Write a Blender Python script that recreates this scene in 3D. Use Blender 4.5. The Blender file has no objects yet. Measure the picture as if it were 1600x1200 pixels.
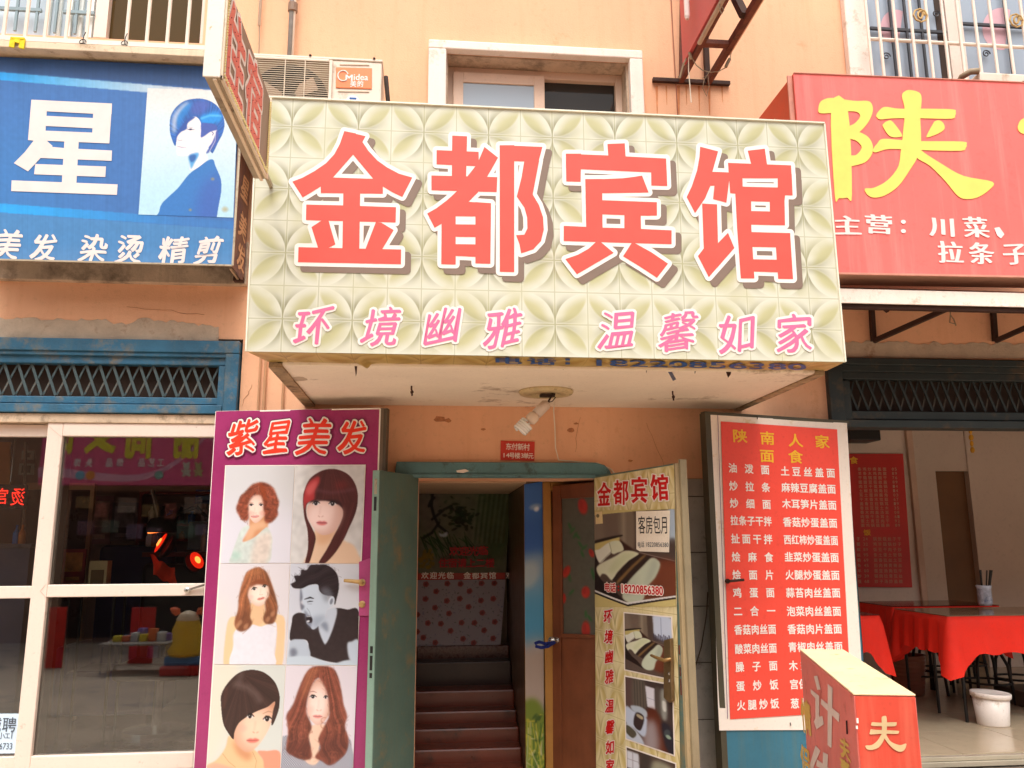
import bpy, math, random
import numpy as np
from mathutils import Vector, Matrix
from mathutils.geometry import delaunay_2d_cdt, tessellate_polygon

sc = bpy.context.scene
COL = sc.collection
rad = math.radians

# ------------------------------------------------------------------ camera
YAW, PITCH, ROLL, FPX = 0.0973386, 0.1903194, -0.0050841, 1292.49
CAM = Vector((0.0, -5.2, 1.65))
cy, sy, cp, sp, cr, sr = (math.cos(YAW), math.sin(YAW), math.cos(PITCH), math.sin(PITCH), math.cos(ROLL), math.sin(ROLL))
FWD = Vector((sy * cp, cy * cp, sp))
_rt = Vector((cy, -sy, 0)); _up = _rt.cross(FWD)
RT = cr * _rt + sr * _up
UP = -sr * _rt + cr * _up
camd = bpy.data.cameras.new('camera')
cam = bpy.data.objects.new('camera', camd)
COL.objects.link(cam)
cam.matrix_world = Matrix(((RT.x, UP.x, -FWD.x, CAM.x), (RT.y, UP.y, -FWD.y, CAM.y), (RT.z, UP.z, -FWD.z, CAM.z), (0, 0, 0, 1)))
camd.sensor_fit = 'HORIZONTAL'; camd.sensor_width = 36.0
camd.lens = 36.0 * FPX / 1600.0
camd.clip_start = 0.05; camd.clip_end = 500
sc.camera = cam

# ------------------------------------------------------------------ sky, sun, exposure
SUN_EL, SUN_AZ = rad(60), rad(184)      # azimuth clockwise from +Y (the wall faces -Y)
world = bpy.data.worlds.new('World'); sc.world = world
world.use_nodes = True
wn = world.node_tree; wn.nodes.clear()
wo = wn.nodes.new('ShaderNodeOutputWorld'); wb = wn.nodes.new('ShaderNodeBackground')
sky = wn.nodes.new('ShaderNodeTexSky'); sky.sky_type = 'NISHITA'; sky.sun_disc = False
sky.sun_elevation = SUN_EL; sky.sun_rotation = SUN_AZ
sky.air_density = 1.0; sky.dust_density = 6.0; sky.ozone_density = 0.6
hs = wn.nodes.new('ShaderNodeHueSaturation'); hs.inputs['Saturation'].default_value = 0.15
wn.links.new(sky.outputs[0], hs.inputs['Color'])
wn.links.new(hs.outputs[0], wb.inputs['Color']); wb.inputs['Strength'].default_value = 0.15
wn.links.new(wb.outputs[0], wo.inputs['Surface'])
sund = bpy.data.lights.new('sun', 'SUN'); sund.energy = 1.05; sund.angle = rad(32); sund.color = (1.0, 0.955, 0.89)
sun = bpy.data.objects.new('sun', sund); COL.objects.link(sun)
_sd = Vector((math.sin(SUN_AZ) * math.cos(SUN_EL), math.cos(SUN_AZ) * math.cos(SUN_EL), math.sin(SUN_EL)))
sun.rotation_euler = (-_sd).to_track_quat('-Z', 'Y').to_euler(); sun.location = (0, -8, 12)
sc.view_settings.view_transform = 'Standard'; sc.view_settings.look = 'None'
sc.view_settings.gamma = 1.0; sc.view_settings.use_curve_mapping = False
sc.view_settings.exposure = 0.68
sc.render.engine = 'CYCLES'
sc.cycles.use_denoising = True
sc.cycles.max_bounces = 8; sc.cycles.transparent_max_bounces = 12
sc.cycles.sample_clamp_indirect = 6.0

# ------------------------------------------------------------------ geometry helpers
def ray(px, py):
    return (RT * ((px - 800) / FPX) + UP * (-(py - 600) / FPX) + FWD)
def PY(px, py, Y=0.0):
    d = ray(px, py); return CAM + d * ((Y - CAM.y) / d.y)
def PZ(px, py, z):
    d = ray(px, py); return CAM + d * ((z - CAM.z) / d.z)
def PX(px, py, X):
    d = ray(px, py); return CAM + d * ((X - CAM.x) / d.x)
def proj(p):
    v = Vector(p) - CAM; w = v.dot(FWD)
    return (800 + FPX * v.dot(RT) / w, 600 - FPX * v.dot(UP) / w)
class Plane:
    def __init__(s, p, n):
        s.p = Vector(p); s.n = Vector(n).normalized()
        if (CAM - s.p).dot(s.n) < 0: s.n = -s.n
    def at(s, px, py, lift=0.0):
        d = ray(px, py); q = s.p + s.n * lift
        return CAM + d * ((q - CAM).dot(s.n) / d.dot(s.n))
def planeY(Y): return Plane((0, Y, 0), (0, -1, 0))
def vplane(a, b):
    a = Vector(a); b = Vector(b); d = b - a; d.z = 0
    return Plane(a, d.cross(Vector((0, 0, 1))))
def vdir(px, py, pl):
    a = pl.at(px, py); u = Vector((0, 0, 1)) - pl.n * pl.n.z
    if u.length < .2: u = Vector((0, -1, 0))
    b = proj(a + u.normalized() * .1); v = Vector((b[0] - px, b[1] - py)); return v.normalized()

class MB:
    def __init__(s): s.v = []; s.f = []
    def add(s, vs, fs):
        b = len(s.v); s.v.extend([tuple(v) for v in vs]); s.f.extend([[i + b for i in f] for f in fs]); return s
    def box(s, x0, x1, y0, y1, z0, z1):
        if x0 > x1: x0, x1 = x1, x0
        if y0 > y1: y0, y1 = y1, y0
        if z0 > z1: z0, z1 = z1, z0
        return s.add([(x0, y0, z0), (x1, y0, z0), (x1, y1, z0), (x0, y1, z0), (x0, y0, z1), (x1, y0, z1), (x1, y1, z1), (x0, y1, z1)],
                     [(0, 3, 2, 1), (4, 5, 6, 7), (0, 1, 5, 4), (1, 2, 6, 5), (2, 3, 7, 6), (3, 0, 4, 7)])
    def slab(s, pts, off):
        """closed prism: polygon pts (list of Vectors) extruded by vector off"""
        n = len(pts); off = Vector(off); pts = [Vector(p) for p in pts]
        s.add(pts + [p + off for p in pts], [list(range(n)), list(range(2 * n - 1, n - 1, -1))] + [(i, i + n, (i + 1) % n + n, (i + 1) % n) for i in range(n)])
        return s
    def bar(s, a, b, w, h=None, up=(0, 0, 1)):
        a = Vector(a); b = Vector(b); h = h or w; d = (b - a).normalized(); u = Vector(up)
        if abs(d.dot(u)) > .98: u = Vector((0, 1, 0))
        x = d.cross(u).normalized() * (w / 2); y = x.normalized().cross(d) * (h / 2)
        vs = [p + i * x + j * y for p in (a, b) for (i, j) in ((-1, -1), (1, -1), (1, 1), (-1, 1))]
        return s.add(vs, [(0, 1, 2, 3), (7, 6, 5, 4), (0, 4, 5, 1), (1, 5, 6, 2), (2, 6, 7, 3), (3, 7, 4, 0)])
    def tube(s, pts, r, n=8, caps=True):
        pts = [Vector(p) for p in pts]; rs = r if isinstance(r, (list, tuple)) else [r] * len(pts)
        b = len(s.v); prev = None
        for i, p in enumerate(pts):
            d = (pts[min(i + 1, len(pts) - 1)] - pts[max(i - 1, 0)]).normalized()
            if prev is None:
                u = Vector((0, 0, 1)) if abs(d.z) < .9 else Vector((1, 0, 0)); u = (u - d * u.dot(d)).normalized()
            else: u = (prev - d * prev.dot(d)).normalized()
            prev = u; w = d.cross(u)
            for k in range(n):
                a = 2 * math.pi * k / n; s.v.append(tuple(p + (u * math.cos(a) + w * math.sin(a)) * rs[i]))
        for i in range(len(pts) - 1):
            for k in range(n):
                s.f.append([b + i * n + k, b + i * n + (k + 1) % n, b + (i + 1) * n + (k + 1) % n, b + (i + 1) * n + k])
        if caps:
            s.f.append([b + k for k in range(n)][::-1]); s.f.append([b + (len(pts) - 1) * n + k for k in range(n)])
        return s
    def lathe(s, c, prof, n=24, axis=(0, 0, 1), caps=True):
        c = Vector(c); A = Vector(axis).normalized(); u = A.orthogonal().normalized(); w = A.cross(u); b = len(s.v)
        for (r, h) in prof:
            for k in range(n):
                a = 2 * math.pi * k / n; s.v.append(tuple(c + A * h + (u * math.cos(a) + w * math.sin(a)) * r))
        m = len(prof)
        for i in range(m - 1):
            for k in range(n):
                s.f.append([b + i * n + k, b + i * n + (k + 1) % n, b + (i + 1) * n + (k + 1) % n, b + (i + 1) * n + k])
        if caps:
            s.f.append([b + k for k in range(n)][::-1]); s.f.append([b + (m - 1) * n + k for k in range(n)])
        return s
    def build(s, name, mat, parent=None, bevel=0, smooth=False, label=None, auto=False):
        me = bpy.data.meshes.new(name)
        me.from_pydata(s.v, [], s.f); me.update()
        if mat: me.materials.append(mat)
        return link(name, me, parent, bevel, smooth, label)
def link(name, me, parent=None, bevel=0, smooth=False, label=None):
    o = bpy.data.objects.new(name, me); COL.objects.link(o)
    if smooth: me.polygons.foreach_set('use_smooth', [True] * len(me.polygons)); me.update()
    if bevel:
        m = o.modifiers.new('bevel', 'BEVEL'); m.width = bevel; m.segments = 2; m.limit_method = 'ANGLE'
    if parent: par(o, parent)
    if label: o['label'] = label
    return o
def par(o, p):
    o.parent = p; o.matrix_parent_inverse = wmat(p).inverted()
def wmat(p):
    m = Matrix.LocRotScale(p.location, p.rotation_euler, p.scale)
    return (wmat(p.parent) @ p.matrix_parent_inverse @ m) if p.parent else m
def thing(name, label, cat, loc=(0, 0, 0), group=None):
    o = bpy.data.objects.new(name, None); COL.objects.link(o); o.location = loc; o.empty_display_size = .1
    tag(o, label, cat, group); return o
def tag(o, label, cat, group=None):
    o['label'] = label; o['category'] = cat
    if group: o['group'] = group
    return o
def kind(o, k): o['kind'] = k; return o
def dup(root, loc=None, label=None, group=None):
    r = root.copy(); COL.objects.link(r)
    if loc is not None: r.location = loc
    if label: r['label'] = label
    if group: r['group'] = group
    for ch in [o for o in bpy.data.objects if o.parent == root]:
        c = ch.copy(); COL.objects.link(c); c.parent = r; c.matrix_parent_inverse = ch.matrix_parent_inverse.copy()
        for g in [o for o in bpy.data.objects if o.parent == ch]:
            d = g.copy(); COL.objects.link(d); d.parent = c; d.matrix_parent_inverse = g.matrix_parent_inverse.copy()
    return r

ORD = ('first', 'second', 'third', 'fourth', 'fifth', 'sixth', 'seventh', 'eighth', 'ninth', 'tenth', 'eleventh', 'twelfth', 'thirteenth', 'fourteenth')
# ------------------------------------------------------------------ materials
def lin(c):
    return tuple(((v / 255) / 12.92 if v / 255 <= .04045 else ((v / 255 + .055) / 1.055) ** 2.4) for v in c)
_mc = {}
def mat(name, rgb, rough=.6, var=.12, vs=3.0, bump=0.0, bs=60.0, dirt=None, metal=0.0, spec=.4, k=1.0, streak=None, emit=None, coat=0, fine=.05):
    """rgb: 0-255 as looked; var: tonal variation; dirt: (rgb, scale, amount); streak: (rgb, amount) vertical runs"""
    if name in _mc: return _mc[name]
    m = bpy.data.materials.new(name); m.use_nodes = True; nt = m.node_tree; N = nt.nodes; L = nt.links
    bs_ = N['Principled BSDF']; c = [min(.9, x * k) for x in lin(rgb)]
    tc = N.new('ShaderNodeTexCoord')
    def noise(scale, detail=5, rough_=.6, vec=None):
        n = N.new('ShaderNodeTexNoise'); n.inputs['Scale'].default_value = scale; n.inputs['Detail'].default_value = detail
        n.inputs['Roughness'].default_value = rough_; L.new(vec or tc.outputs['Object'], n.inputs['Vector']); return n.outputs['Fac']
    def mix(a, b, f, mode='MIX'):
        x = N.new('ShaderNodeMix'); x.data_type = 'RGBA'; x.blend_type = mode
        for sck, val in ((x.inputs[6], a), (x.inputs[7], b)):
            if hasattr(val, 'links'): L.new(val, sck)
            else: sck.default_value = (*val[:3], 1)
        if hasattr(f, 'links'): L.new(f, x.inputs[0])
        else: x.inputs[0].default_value = f
        return x.outputs[2]
    def ramp(f, a, b):
        r = N.new('ShaderNodeMapRange'); L.new(f, r.inputs[0]); r.inputs[1].default_value = a; r.inputs[2].default_value = b; return r.outputs[0]
    cur = (*c, 1)
    if var:
        cur = mix([x * (1 - var) for x in c], [min(.92, x * (1 + var)) for x in c], ramp(noise(vs), .3, .7))
        if fine: cur = mix(cur, [x * .6 for x in c], ramp(noise(vs * 18, 4, .7), .55, 1.15))
    if dirt:
        cur = mix(cur, lin(dirt[0]), ramp(noise(dirt[1], 8, .7), .62 - dirt[2] * .25, .70))
    if streak:
        mp = N.new('ShaderNodeMapping'); mp.inputs['Scale'].default_value = (9, 9, .5); L.new(tc.outputs['Object'], mp.inputs[0])
        f = ramp(noise(1.6, 5, .65, mp.outputs[0]), .5, .85)
        ml = N.new('ShaderNodeMath'); ml.operation = 'MULTIPLY'; L.new(f, ml.inputs[0]); ml.inputs[1].default_value = streak[1]
        cur = mix(cur, lin(streak[0]), ml.outputs[0])
    if hasattr(cur, 'links'): L.new(cur, bs_.inputs['Base Color'])
    else: bs_.inputs['Base Color'].default_value = cur
    if rough > .15 and var:
        r = N.new('ShaderNodeMapRange'); L.new(noise(vs * 4), r.inputs[0]); r.inputs[3].default_value = max(.05, rough - .12); r.inputs[4].default_value = min(1, rough + .12)
        L.new(r.outputs[0], bs_.inputs['Roughness'])
    else: bs_.inputs['Roughness'].default_value = rough
    bs_.inputs['Metallic'].default_value = metal
    bs_.inputs['Specular IOR Level'].default_value = spec
    if coat: bs_.inputs['Coat Weight'].default_value = coat
    if bump:
        b = N.new('ShaderNodeBump'); b.inputs['Strength'].default_value = bump; b.inputs['Distance'].default_value = .01
        L.new(noise(bs, 6, .65), b.inputs['Height']); L.new(b.outputs[0], bs_.inputs['Normal'])
    if emit:
        bs_.inputs['Emission Color'].default_value = (*lin(emit[0]), 1); bs_.inputs['Emission Strength'].default_value = emit[1]
    _mc[name] = m; return m
def paintmat(name='printed_vinyl', rough=.45, spec=.35, bump=.0):
    if name in _mc: return _mc[name]
    m = bpy.data.materials.new(name); m.use_nodes = True; N = m.node_tree.nodes; L = m.node_tree.links
    a = N.new('ShaderNodeAttribute'); a.attribute_name = 'Col'
    L.new(a.outputs['Color'], N['Principled BSDF'].inputs['Base Color'])
    N['Principled BSDF'].inputs['Roughness'].default_value = rough; N['Principled BSDF'].inputs['Specular IOR Level'].default_value = spec
    if bump:
        tc = N.new('ShaderNodeTexCoord'); n = N.new('ShaderNodeTexNoise'); n.inputs['Scale'].default_value = 7; n.inputs['Detail'].default_value = 3
        L.new(tc.outputs['Object'], n.inputs['Vector'])
        b = N.new('ShaderNodeBump'); b.inputs['Strength'].default_value = bump; b.inputs['Distance'].default_value = .02
        L.new(n.outputs['Fac'], b.inputs['Height']); L.new(b.outputs[0], N['Principled BSDF'].inputs['Normal'])
    _mc[name] = m; return m
def ink(name, rgb, rough=.5, var=.05, k=.88): return mat('ink_' + name, rgb, rough=rough, var=var, vs=9, spec=.3, k=k, fine=0)
def glass(name='window_glass', tint=(1, 1, 1), refl=1.0, ior=1.52, dark=None):
    if name in _mc: return _mc[name]
    m = bpy.data.materials.new(name); m.use_nodes = True; N = m.node_tree.nodes; L = m.node_tree.links; N.clear()
    o = N.new('ShaderNodeOutputMaterial'); mx = N.new('ShaderNodeMixShader'); fr = N.new('ShaderNodeFresnel'); fr.inputs['IOR'].default_value = ior
    mu = N.new('ShaderNodeMath'); mu.operation = 'MULTIPLY'; mu.use_clamp = True; mu.inputs[1].default_value = refl; L.new(fr.outputs[0], mu.inputs[0])
    t = N.new('ShaderNodeBsdfTransparent'); t.inputs[0].default_value = (*tint, 1)
    if dark:
        t = N.new('ShaderNodeBsdfDiffuse'); t.inputs[0].default_value = (*dark, 1)
    g = N.new('ShaderNodeBsdfGlossy'); g.inputs['Roughness'].default_value = .015
    L.new(mu.outputs[0], mx.inputs[0]); L.new(t.outputs[0], mx.inputs[1]); L.new(g.outputs[0], mx.inputs[2]); L.new(mx.outputs[0], o.inputs[0])
    _mc[name] = m; return m

# ------------------------------------------------------------------ lettering
_gm = {}
def rawglyph(s, off=0.0):
    key = (s, off)
    if key in _gm: return _gm[key]
    c = bpy.data.curves.new('g', 'FONT'); c.body = s; c.size = 1; c.offset = off; c.resolution_u = 3; c.fill_mode = 'FRONT'
    o = bpy.data.objects.new('g', c); COL.objects.link(o)
    dg = bpy.context.evaluated_depsgraph_get(); dg.update()
    me = bpy.data.meshes.new_from_object(o.evaluated_get(dg)); bpy.data.objects.remove(o); bpy.data.curves.remove(c)
    V = [(v.co.x, v.co.y) for v in me.vertices]; F = [list(p.vertices) for p in me.polygons]
    bpy.data.meshes.remove(me)
    if len(s) == 1 and ord(s) > 255: V = [((x - .03) / .94, (y + .08) / .93) for x, y in V]
    else:
        xs = [v[0] for v in V]; ys = [v[1] for v in V]; x0, x1, y0, y1 = min(xs), max(xs), min(ys), max(ys)
        V = [((x - x0) / (x1 - x0), (y - y0) / (y1 - y0)) for x, y in V]
    _gm[key] = (V, F); return _gm[key]
def union(polys, r=0.0, pen=None, n=8, eps=1e-5):
    """union of 2-D polygons, optionally grown by a round (r) or elliptical pen (a, b, angle)"""
    V = []; F = []
    def poly(ps):
        b = len(V); V.extend(Vector(p) for p in ps); F.append(list(range(b, b + len(ps))))
    if pen: a, b_, g = pen
    elif r: a, b_, g = r, r, 0
    for ps in polys: poly(ps)
    if r or pen:
        e = [Vector((a * math.cos(t) * math.cos(g) - b_ * math.sin(t) * math.sin(g), a * math.cos(t) * math.sin(g) + b_ * math.sin(t) * math.cos(g))) for t in [2 * math.pi * k / n for k in range(n)]]
        cnt = {}
        for ps in polys:
            m = len(ps)
            for i in range(m):
                k = (round(ps[i][0], 6), round(ps[i][1], 6)); q = (round(ps[(i + 1) % m][0], 6), round(ps[(i + 1) % m][1], 6))
                kk = (min(k, q), max(k, q)); cnt[kk] = cnt.get(kk, 0) + 1
        pts = set()
        for (k, q), c in cnt.items():
            if c > 1 or k == q: continue
            A = Vector(k); B = Vector(q); d = (B - A).normalized(); nn = Vector((-d.y, d.x))
            s = max(e, key=lambda w: w.dot(nn)); s2 = min(e, key=lambda w: w.dot(nn))
            poly([A + s, A + s2, B + s2, B + s]); pts |= {k, q}
        for k in pts: poly([Vector(k) + w for w in e])
    rv, re, rf, ov, oe, of = delaunay_2d_cdt(V, [], F, 0, eps, True)
    R = np.array([tuple(v) for v in rv]); T = np.array([f[:3] for f in rf if len(f) == 3], int)
    C = R[T].mean(axis=1); ins = np.zeros(len(C), bool); VV = np.array([tuple(v) for v in V])
    for f in F:
        p = VV[f]; lo = p.min(0); hi = p.max(0)
        idx = np.nonzero((~ins) & (C[:, 0] >= lo[0]) & (C[:, 0] <= hi[0]) & (C[:, 1] >= lo[1]) & (C[:, 1] <= hi[1]))[0]
        if not len(idx): continue
        c = C[idx]; q = np.zeros(len(idx), bool); x1, y1 = p[-1]
        for x2, y2 in p:
            if y1 != y2:
                m = (c[:, 1] > min(y1, y2)) & (c[:, 1] <= max(y1, y2))
                q ^= m & (c[:, 0] < x1 + (c[:, 1] - y1) * (x2 - x1) / (y2 - y1))
            x1, y1 = x2, y2
        ins[idx] |= q
    K = T[ins]; used, inv = np.unique(K, return_inverse=True)
    return [tuple(v) for v in R[used]], inv.reshape(K.shape).tolist()
_sh = {}
def shape(ch, bold=0.0, pen=None, grow=0.0, shear=0.0, warp=0.0, thin=0.0):
    key = (ch, bold, pen, grow, shear, warp, thin)
    if key in _sh: return _sh[key]
    V, F = rawglyph(ch, thin)
    if len(ch) > 1 and bold:
        V2 = V; ax, ay = (.55 * len(ch), 1)
        V, F = union([[(V2[i][0] * ax, V2[i][1] * ay) for i in f] for f in F], r=bold, n=6)
        V = [(x / ax, y / ay) for x, y in V]
    elif bold and not (pen or grow):
        V2 = V; V, F = union([[V2[i] for i in f] for f in F], r=bold, n=6)
    if pen or grow:
        p = pen or (0, 0, 0)
        V2 = V
        V, F = union([[V2[i] for i in f] for f in F], pen=(p[0] + grow, p[1] + grow, p[2]), n=8)
    if warp or shear:
        h = (ord(ch[0]) % 97) / 97 * 6.28
        V = [(x + shear * (y - .5) + warp * math.sin(5 * y + h), y + warp * math.sin(4.4 * x + h * 1.7) + shear * .5 * (x - .5)) for x, y in V]
    _sh[key] = (V, F); return _sh[key]
def put(mb, sh, pl, cx, cy, w, h, slope=0.0, lift=.002, flip=False, vd=None):
    V, F = sh; ey = vd or vdir(cx, cy, pl); ey = ey * (h / max(.3, abs(ey.y))); ex = Vector((w, w * slope))
    vs = []
    for (u, v) in V:
        if flip: u = 1 - u
        q = Vector((cx, cy)) + ex * (u - .5) + ey * (v - .5); vs.append(pl.at(q.x, q.y, lift))
    mb.add(vs, F)
def line(s, x0, y0, x1, y1, w, h):
    n = len(s); out = []
    for i, ch in enumerate(s):
        if ch == ' ': continue
        t = i / max(1, n - 1); out.append((ch, x0 + (x1 - x0) * t, y0 + (y1 - y0) * t, w, h, (y1 - y0) / max(1e-6, (x1 - x0)) if n > 1 and abs(x1 - x0) > 5 else 0))
    return out
def write(items, pl, m, name, parent, lift=.002, label=None, flip=False, **st):
    mb = MB()
    for it in items:
        ch, x, y, w, h = it[:5]; sl = it[5] if len(it) > 5 else 0
        if len(ch) > 1: put(mb, shape(ch, bold=st.get('bold', 0)), pl, x, y, w, h, sl, lift, flip)
        else: put(mb, shape(ch, **st), pl, x, y, w, h, sl, lift, flip)
    return mb.build(name, m, parent, label=label)
def write_each(items, pl, m, name, parent, outlines=(), lift=.012, **st):
    for it in items:
        c = write([it], pl, m, name, parent, lift=lift, **st)
        for k, (mm, gr, lf, nm) in enumerate(outlines): write([it], pl, mm, nm, c, lift=lf, grow=gr, **{a: b for a, b in st.items() if a != 'bold'})
def pxpoly(pl, m, name, parent, polys, lift=.002, r=0, tf=None, label=None, n=16, smooth=0):
    if smooth:
        polys = [[tuple(q) for q in Canvas.smooth(None, p, smooth)] for p in polys]
    V, F = union(polys, r=r, n=n, eps=1e-3)
    if tf: V = [tf(*v) for v in V]
    return MB().add([pl.at(x, y, lift) for x, y in V], F).build(name, m, parent, label=label)
def zoomed(polys, ox, oy, s): return [[(ox + x * s, oy + y * s) for x, y in p] for p in polys]

# ------------------------------------------------------------------ painted prints (colour attribute on a fine grid)
class Canvas:
    def __init__(s, x0, y0, x1, y1, w, h, bg=(200, 200, 200)):
        s.b = (x0, y0, x1, y1); s.w, s.h = w, h
        s.X, s.Y = np.meshgrid(np.linspace(x0, x1, w), np.linspace(y0, y1, h)); s.a = np.zeros((h, w, 3)) + np.array(bg, float)
        s.cell = (x1 - x0) / w
    def smooth(s, pts, k=5):
        p = np.array(pts, float); n = len(p); out = []
        for i in range(n):
            p0, p1, p2, p3 = p[i - 1], p[i], p[(i + 1) % n], p[(i + 2) % n]
            for t in np.linspace(0, 1, k, endpoint=False):
                out.append(.5 * ((2 * p1) + (-p0 + p2) * t + (2 * p0 - 5 * p1 + 4 * p2 - p3) * t * t + (-p0 + 3 * p1 - 3 * p2 + p3) * t ** 3))
        return np.array(out)
    def mask(s, pts, blur=0, smooth=True):
        p = s.smooth(pts) if smooth else np.array(pts, float)
        m = np.zeros((s.h, s.w)); c = s.cell
        for dx, dy in ((-.25, -.25), (.25, -.25), (-.25, .25), (.25, .25)):
            X = s.X + dx * c; Y = s.Y + dy * c; ins = np.zeros(X.shape, bool)
            x1, y1 = p[-1]
            for x2, y2 in p:
                if y1 != y2:
                    r0, r1 = sorted((y1, y2)); rows = (Y[:, 0] > r0) & (Y[:, 0] <= r1)
                    if rows.any():
                        xi = x1 + (Y[rows] - y1) * (x2 - x1) / (y2 - y1); ins[rows] ^= X[rows] < xi
                x1, y1 = x2, y2
            m += ins * .25
        return s.bl(m, blur)
    def bl(s, m, blur):
        r = blur / s.cell
        if r > .4:
            k = int(r * 2.5) + 1; g = np.exp(-.5 * (np.arange(-k, k + 1) / r) ** 2); g /= g.sum()
            m = np.apply_along_axis(lambda v: np.convolve(np.pad(v, k, mode='edge'), g, 'valid'), 0, m)
            m = np.apply_along_axis(lambda v: np.convolve(np.pad(v, k, mode='edge'), g, 'valid'), 1, m)
        return m
    def put(s, m, c): s.a = s.a * (1 - m[..., None]) + np.array(c, float) * m[..., None]
    def poly(s, pts, c, blur=0, op=1.0, smooth=True, clip=None):
        m = s.mask(pts, blur, smooth) * op
        if clip is not None: m = m * clip
        s.put(m, c); return m
    def ell(s, cx, cy, rx, ry, c, ang=0, soft=.25, op=1.0, clip=None):
        a = rad(ang); dx = s.X - cx; dy = s.Y - cy; u = (dx * math.cos(a) + dy * math.sin(a)) / rx; v = (-dx * math.sin(a) + dy * math.cos(a)) / ry
        m = np.clip((1 - np.sqrt(u * u + v * v)) / soft + .5, 0, 1) * op
        if clip is not None: m = m * clip
        s.put(m, c); return m
    def stroke(s, pts, w, c, op=1.0, soft=None, clip=None):
        p = [np.array(q, float) for q in pts]; D = np.full(s.X.shape, 1e9)
        n = len(p) - 1
        for i in range(n):
            a, b = p[i], p[i + 1]; d = b - a; L2 = max(1e-6, d @ d)
            t = np.clip(((s.X - a[0]) * d[0] + (s.Y - a[1]) * d[1]) / L2, 0, 1)
            ww = (w[i] + (w[i + 1] - w[i]) * t) if isinstance(w, (list, tuple)) else w
            D = np.minimum(D, np.hypot(s.X - a[0] - t * d[0], s.Y - a[1] - t * d[1]) - ww / 2)
        m = np.clip(.5 - D / (soft or s.cell), 0, 1) * op
        if clip is not None: m = m * clip
        s.put(m, c); return m
    def noise1(s, f, seed=0):
        r = np.random.RandomState(seed).rand(512); f = f + 1000; i = np.floor(f).astype(int); t = f - i; t = t * t * (3 - 2 * t)
        return r[i % 512] * (1 - t) + r[(i + 1) % 512] * t
    def strands(s, m, f, amp=.3, seed=0):
        n = (.8 * s.noise1(f, seed) + .6 * s.noise1(f * 2.3, seed + 1) + .6 * s.noise1(f * 5.1, seed + 2) + .5 * s.noise1(f * 10.3, seed + 3)) / 2.5 - .5
        s.a = np.where(m[..., None] > 0, s.a * (1 + (2 * amp * n * m)[..., None]), s.a)
    def speck(s, m, amp, sc_=1, seed=0):
        r = np.random.RandomState(seed).rand(s.h // sc_ + 2, s.w // sc_ + 2); r = np.kron(r, np.ones((sc_, sc_)))[:s.h, :s.w]; r = s.bl(r, s.cell * sc_ * .6) - .5
        s.a = s.a * (1 + amp * 2 * r * m)[..., None]
    def fly(s, pts, col, n=60, ln=50, seed=1, w=2.5, out=8):
        p = s.smooth(pts, 6); R = random.Random(seed); N = len(p)
        for _ in range(n):
            i = R.randrange(N); a = p[i]; t = p[(i + 2) % N] - p[i - 2]; t = t / (np.hypot(*t) + 1e-6); nn = np.array([t[1], -t[0]]); sg = R.choice((-1, 1)); o = R.uniform(-6, out)
            L = R.uniform(.4, 1) * ln; c = R.uniform(-.25, .25)
            q = [a + nn * o * (1 + k * .6) * (1 if R.random() < .9 else 1) + t * sg * L * k / 3 + nn * c * L * (k / 3) ** 2 for k in range(4)]
            f = R.uniform(.7, 1.35); s.stroke([tuple(v) for v in q], w, tuple(min(255, v * f) for v in col), .4, w * 1.3)
    def tone(s, m, cx, cy, rx, ry, dark=.2, hi=.05):
        d = np.sqrt(((s.X - cx) / rx) ** 2 + ((s.Y - cy) / ry) ** 2); f = np.clip((d - .45) / .6, 0, 1) ** 1.5
        g = 1 - dark * f[..., None] * np.array([.55, .95, 1.15]) + hi * np.clip(1 - d * 1.6, 0, 1)[..., None]
        s.a = s.a * (1 + (g - 1) * m[..., None])
    def build(s, name, parent, pl, quad, lift=.002, k=.88, mt=None, label=None, rough=.45, wob=0):
        """quad: pixel corners TL TR BR BL, spread over plane pl"""
        q = [pl.at(x, y, lift) for x, y in quad]
        # true perspective inside the planar quad: interpolate on the plane
        u = np.linspace(0, 1, s.w)[None, :, None]; v = np.linspace(0, 1, s.h)[:, None, None]
        Q = [np.array(x) for x in q]
        P = ((1 - u) * (1 - v) * Q[0] + u * (1 - v) * Q[1] + u * v * Q[2] + (1 - u) * v * Q[3]).reshape(-1, 3)
        if wob:
            uu, vv = np.meshgrid(np.linspace(0, 1, s.w), np.linspace(0, 1, s.h))
            wv = (np.sin(uu * 7 + vv * 3) * .4 + np.sin(uu * 3 - vv * 11 + 1) * .3 + np.sin(uu * 17 + vv * 9) * .15) * wob * np.minimum(1, 8 * np.minimum(np.minimum(uu, 1 - uu), np.minimum(vv, 1 - vv)))
            P = P + (wv.reshape(-1, 1) + wob) * np.array(pl.n)[None]
        idx = np.arange(s.w * s.h).reshape(s.h, s.w)
        F = np.stack([idx[:-1, :-1], idx[1:, :-1], idx[1:, 1:], idx[:-1, 1:]], -1).reshape(-1, 4)
        me = bpy.data.meshes.new(name); me.vertices.add(len(P)); me.vertices.foreach_set('co', P.ravel())
        me.loops.add(F.size); me.loops.foreach_set('vertex_index', F.ravel().astype(np.int32))
        me.polygons.add(len(F)); me.polygons.foreach_set('loop_start', np.arange(0, F.size, 4, dtype=np.int32))
        me.update(calc_edges=True)
        c = np.clip(s.a, 0, 255) / 255; c = np.where(c <= .04045, c / 12.92, ((c + .055) / 1.055) ** 2.4) * k
        rgba = np.ones((len(P), 4)); rgba[:, :3] = c.reshape(-1, 3)
        at = me.color_attributes.new('Col', 'FLOAT_COLOR', 'POINT'); at.data.foreach_set('color', rgba.ravel())
        me.polygons.foreach_set('use_smooth', [True] * len(F))
        me.materials.append(mt or paintmat())
        return link(name, me, parent, label=label)
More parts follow.
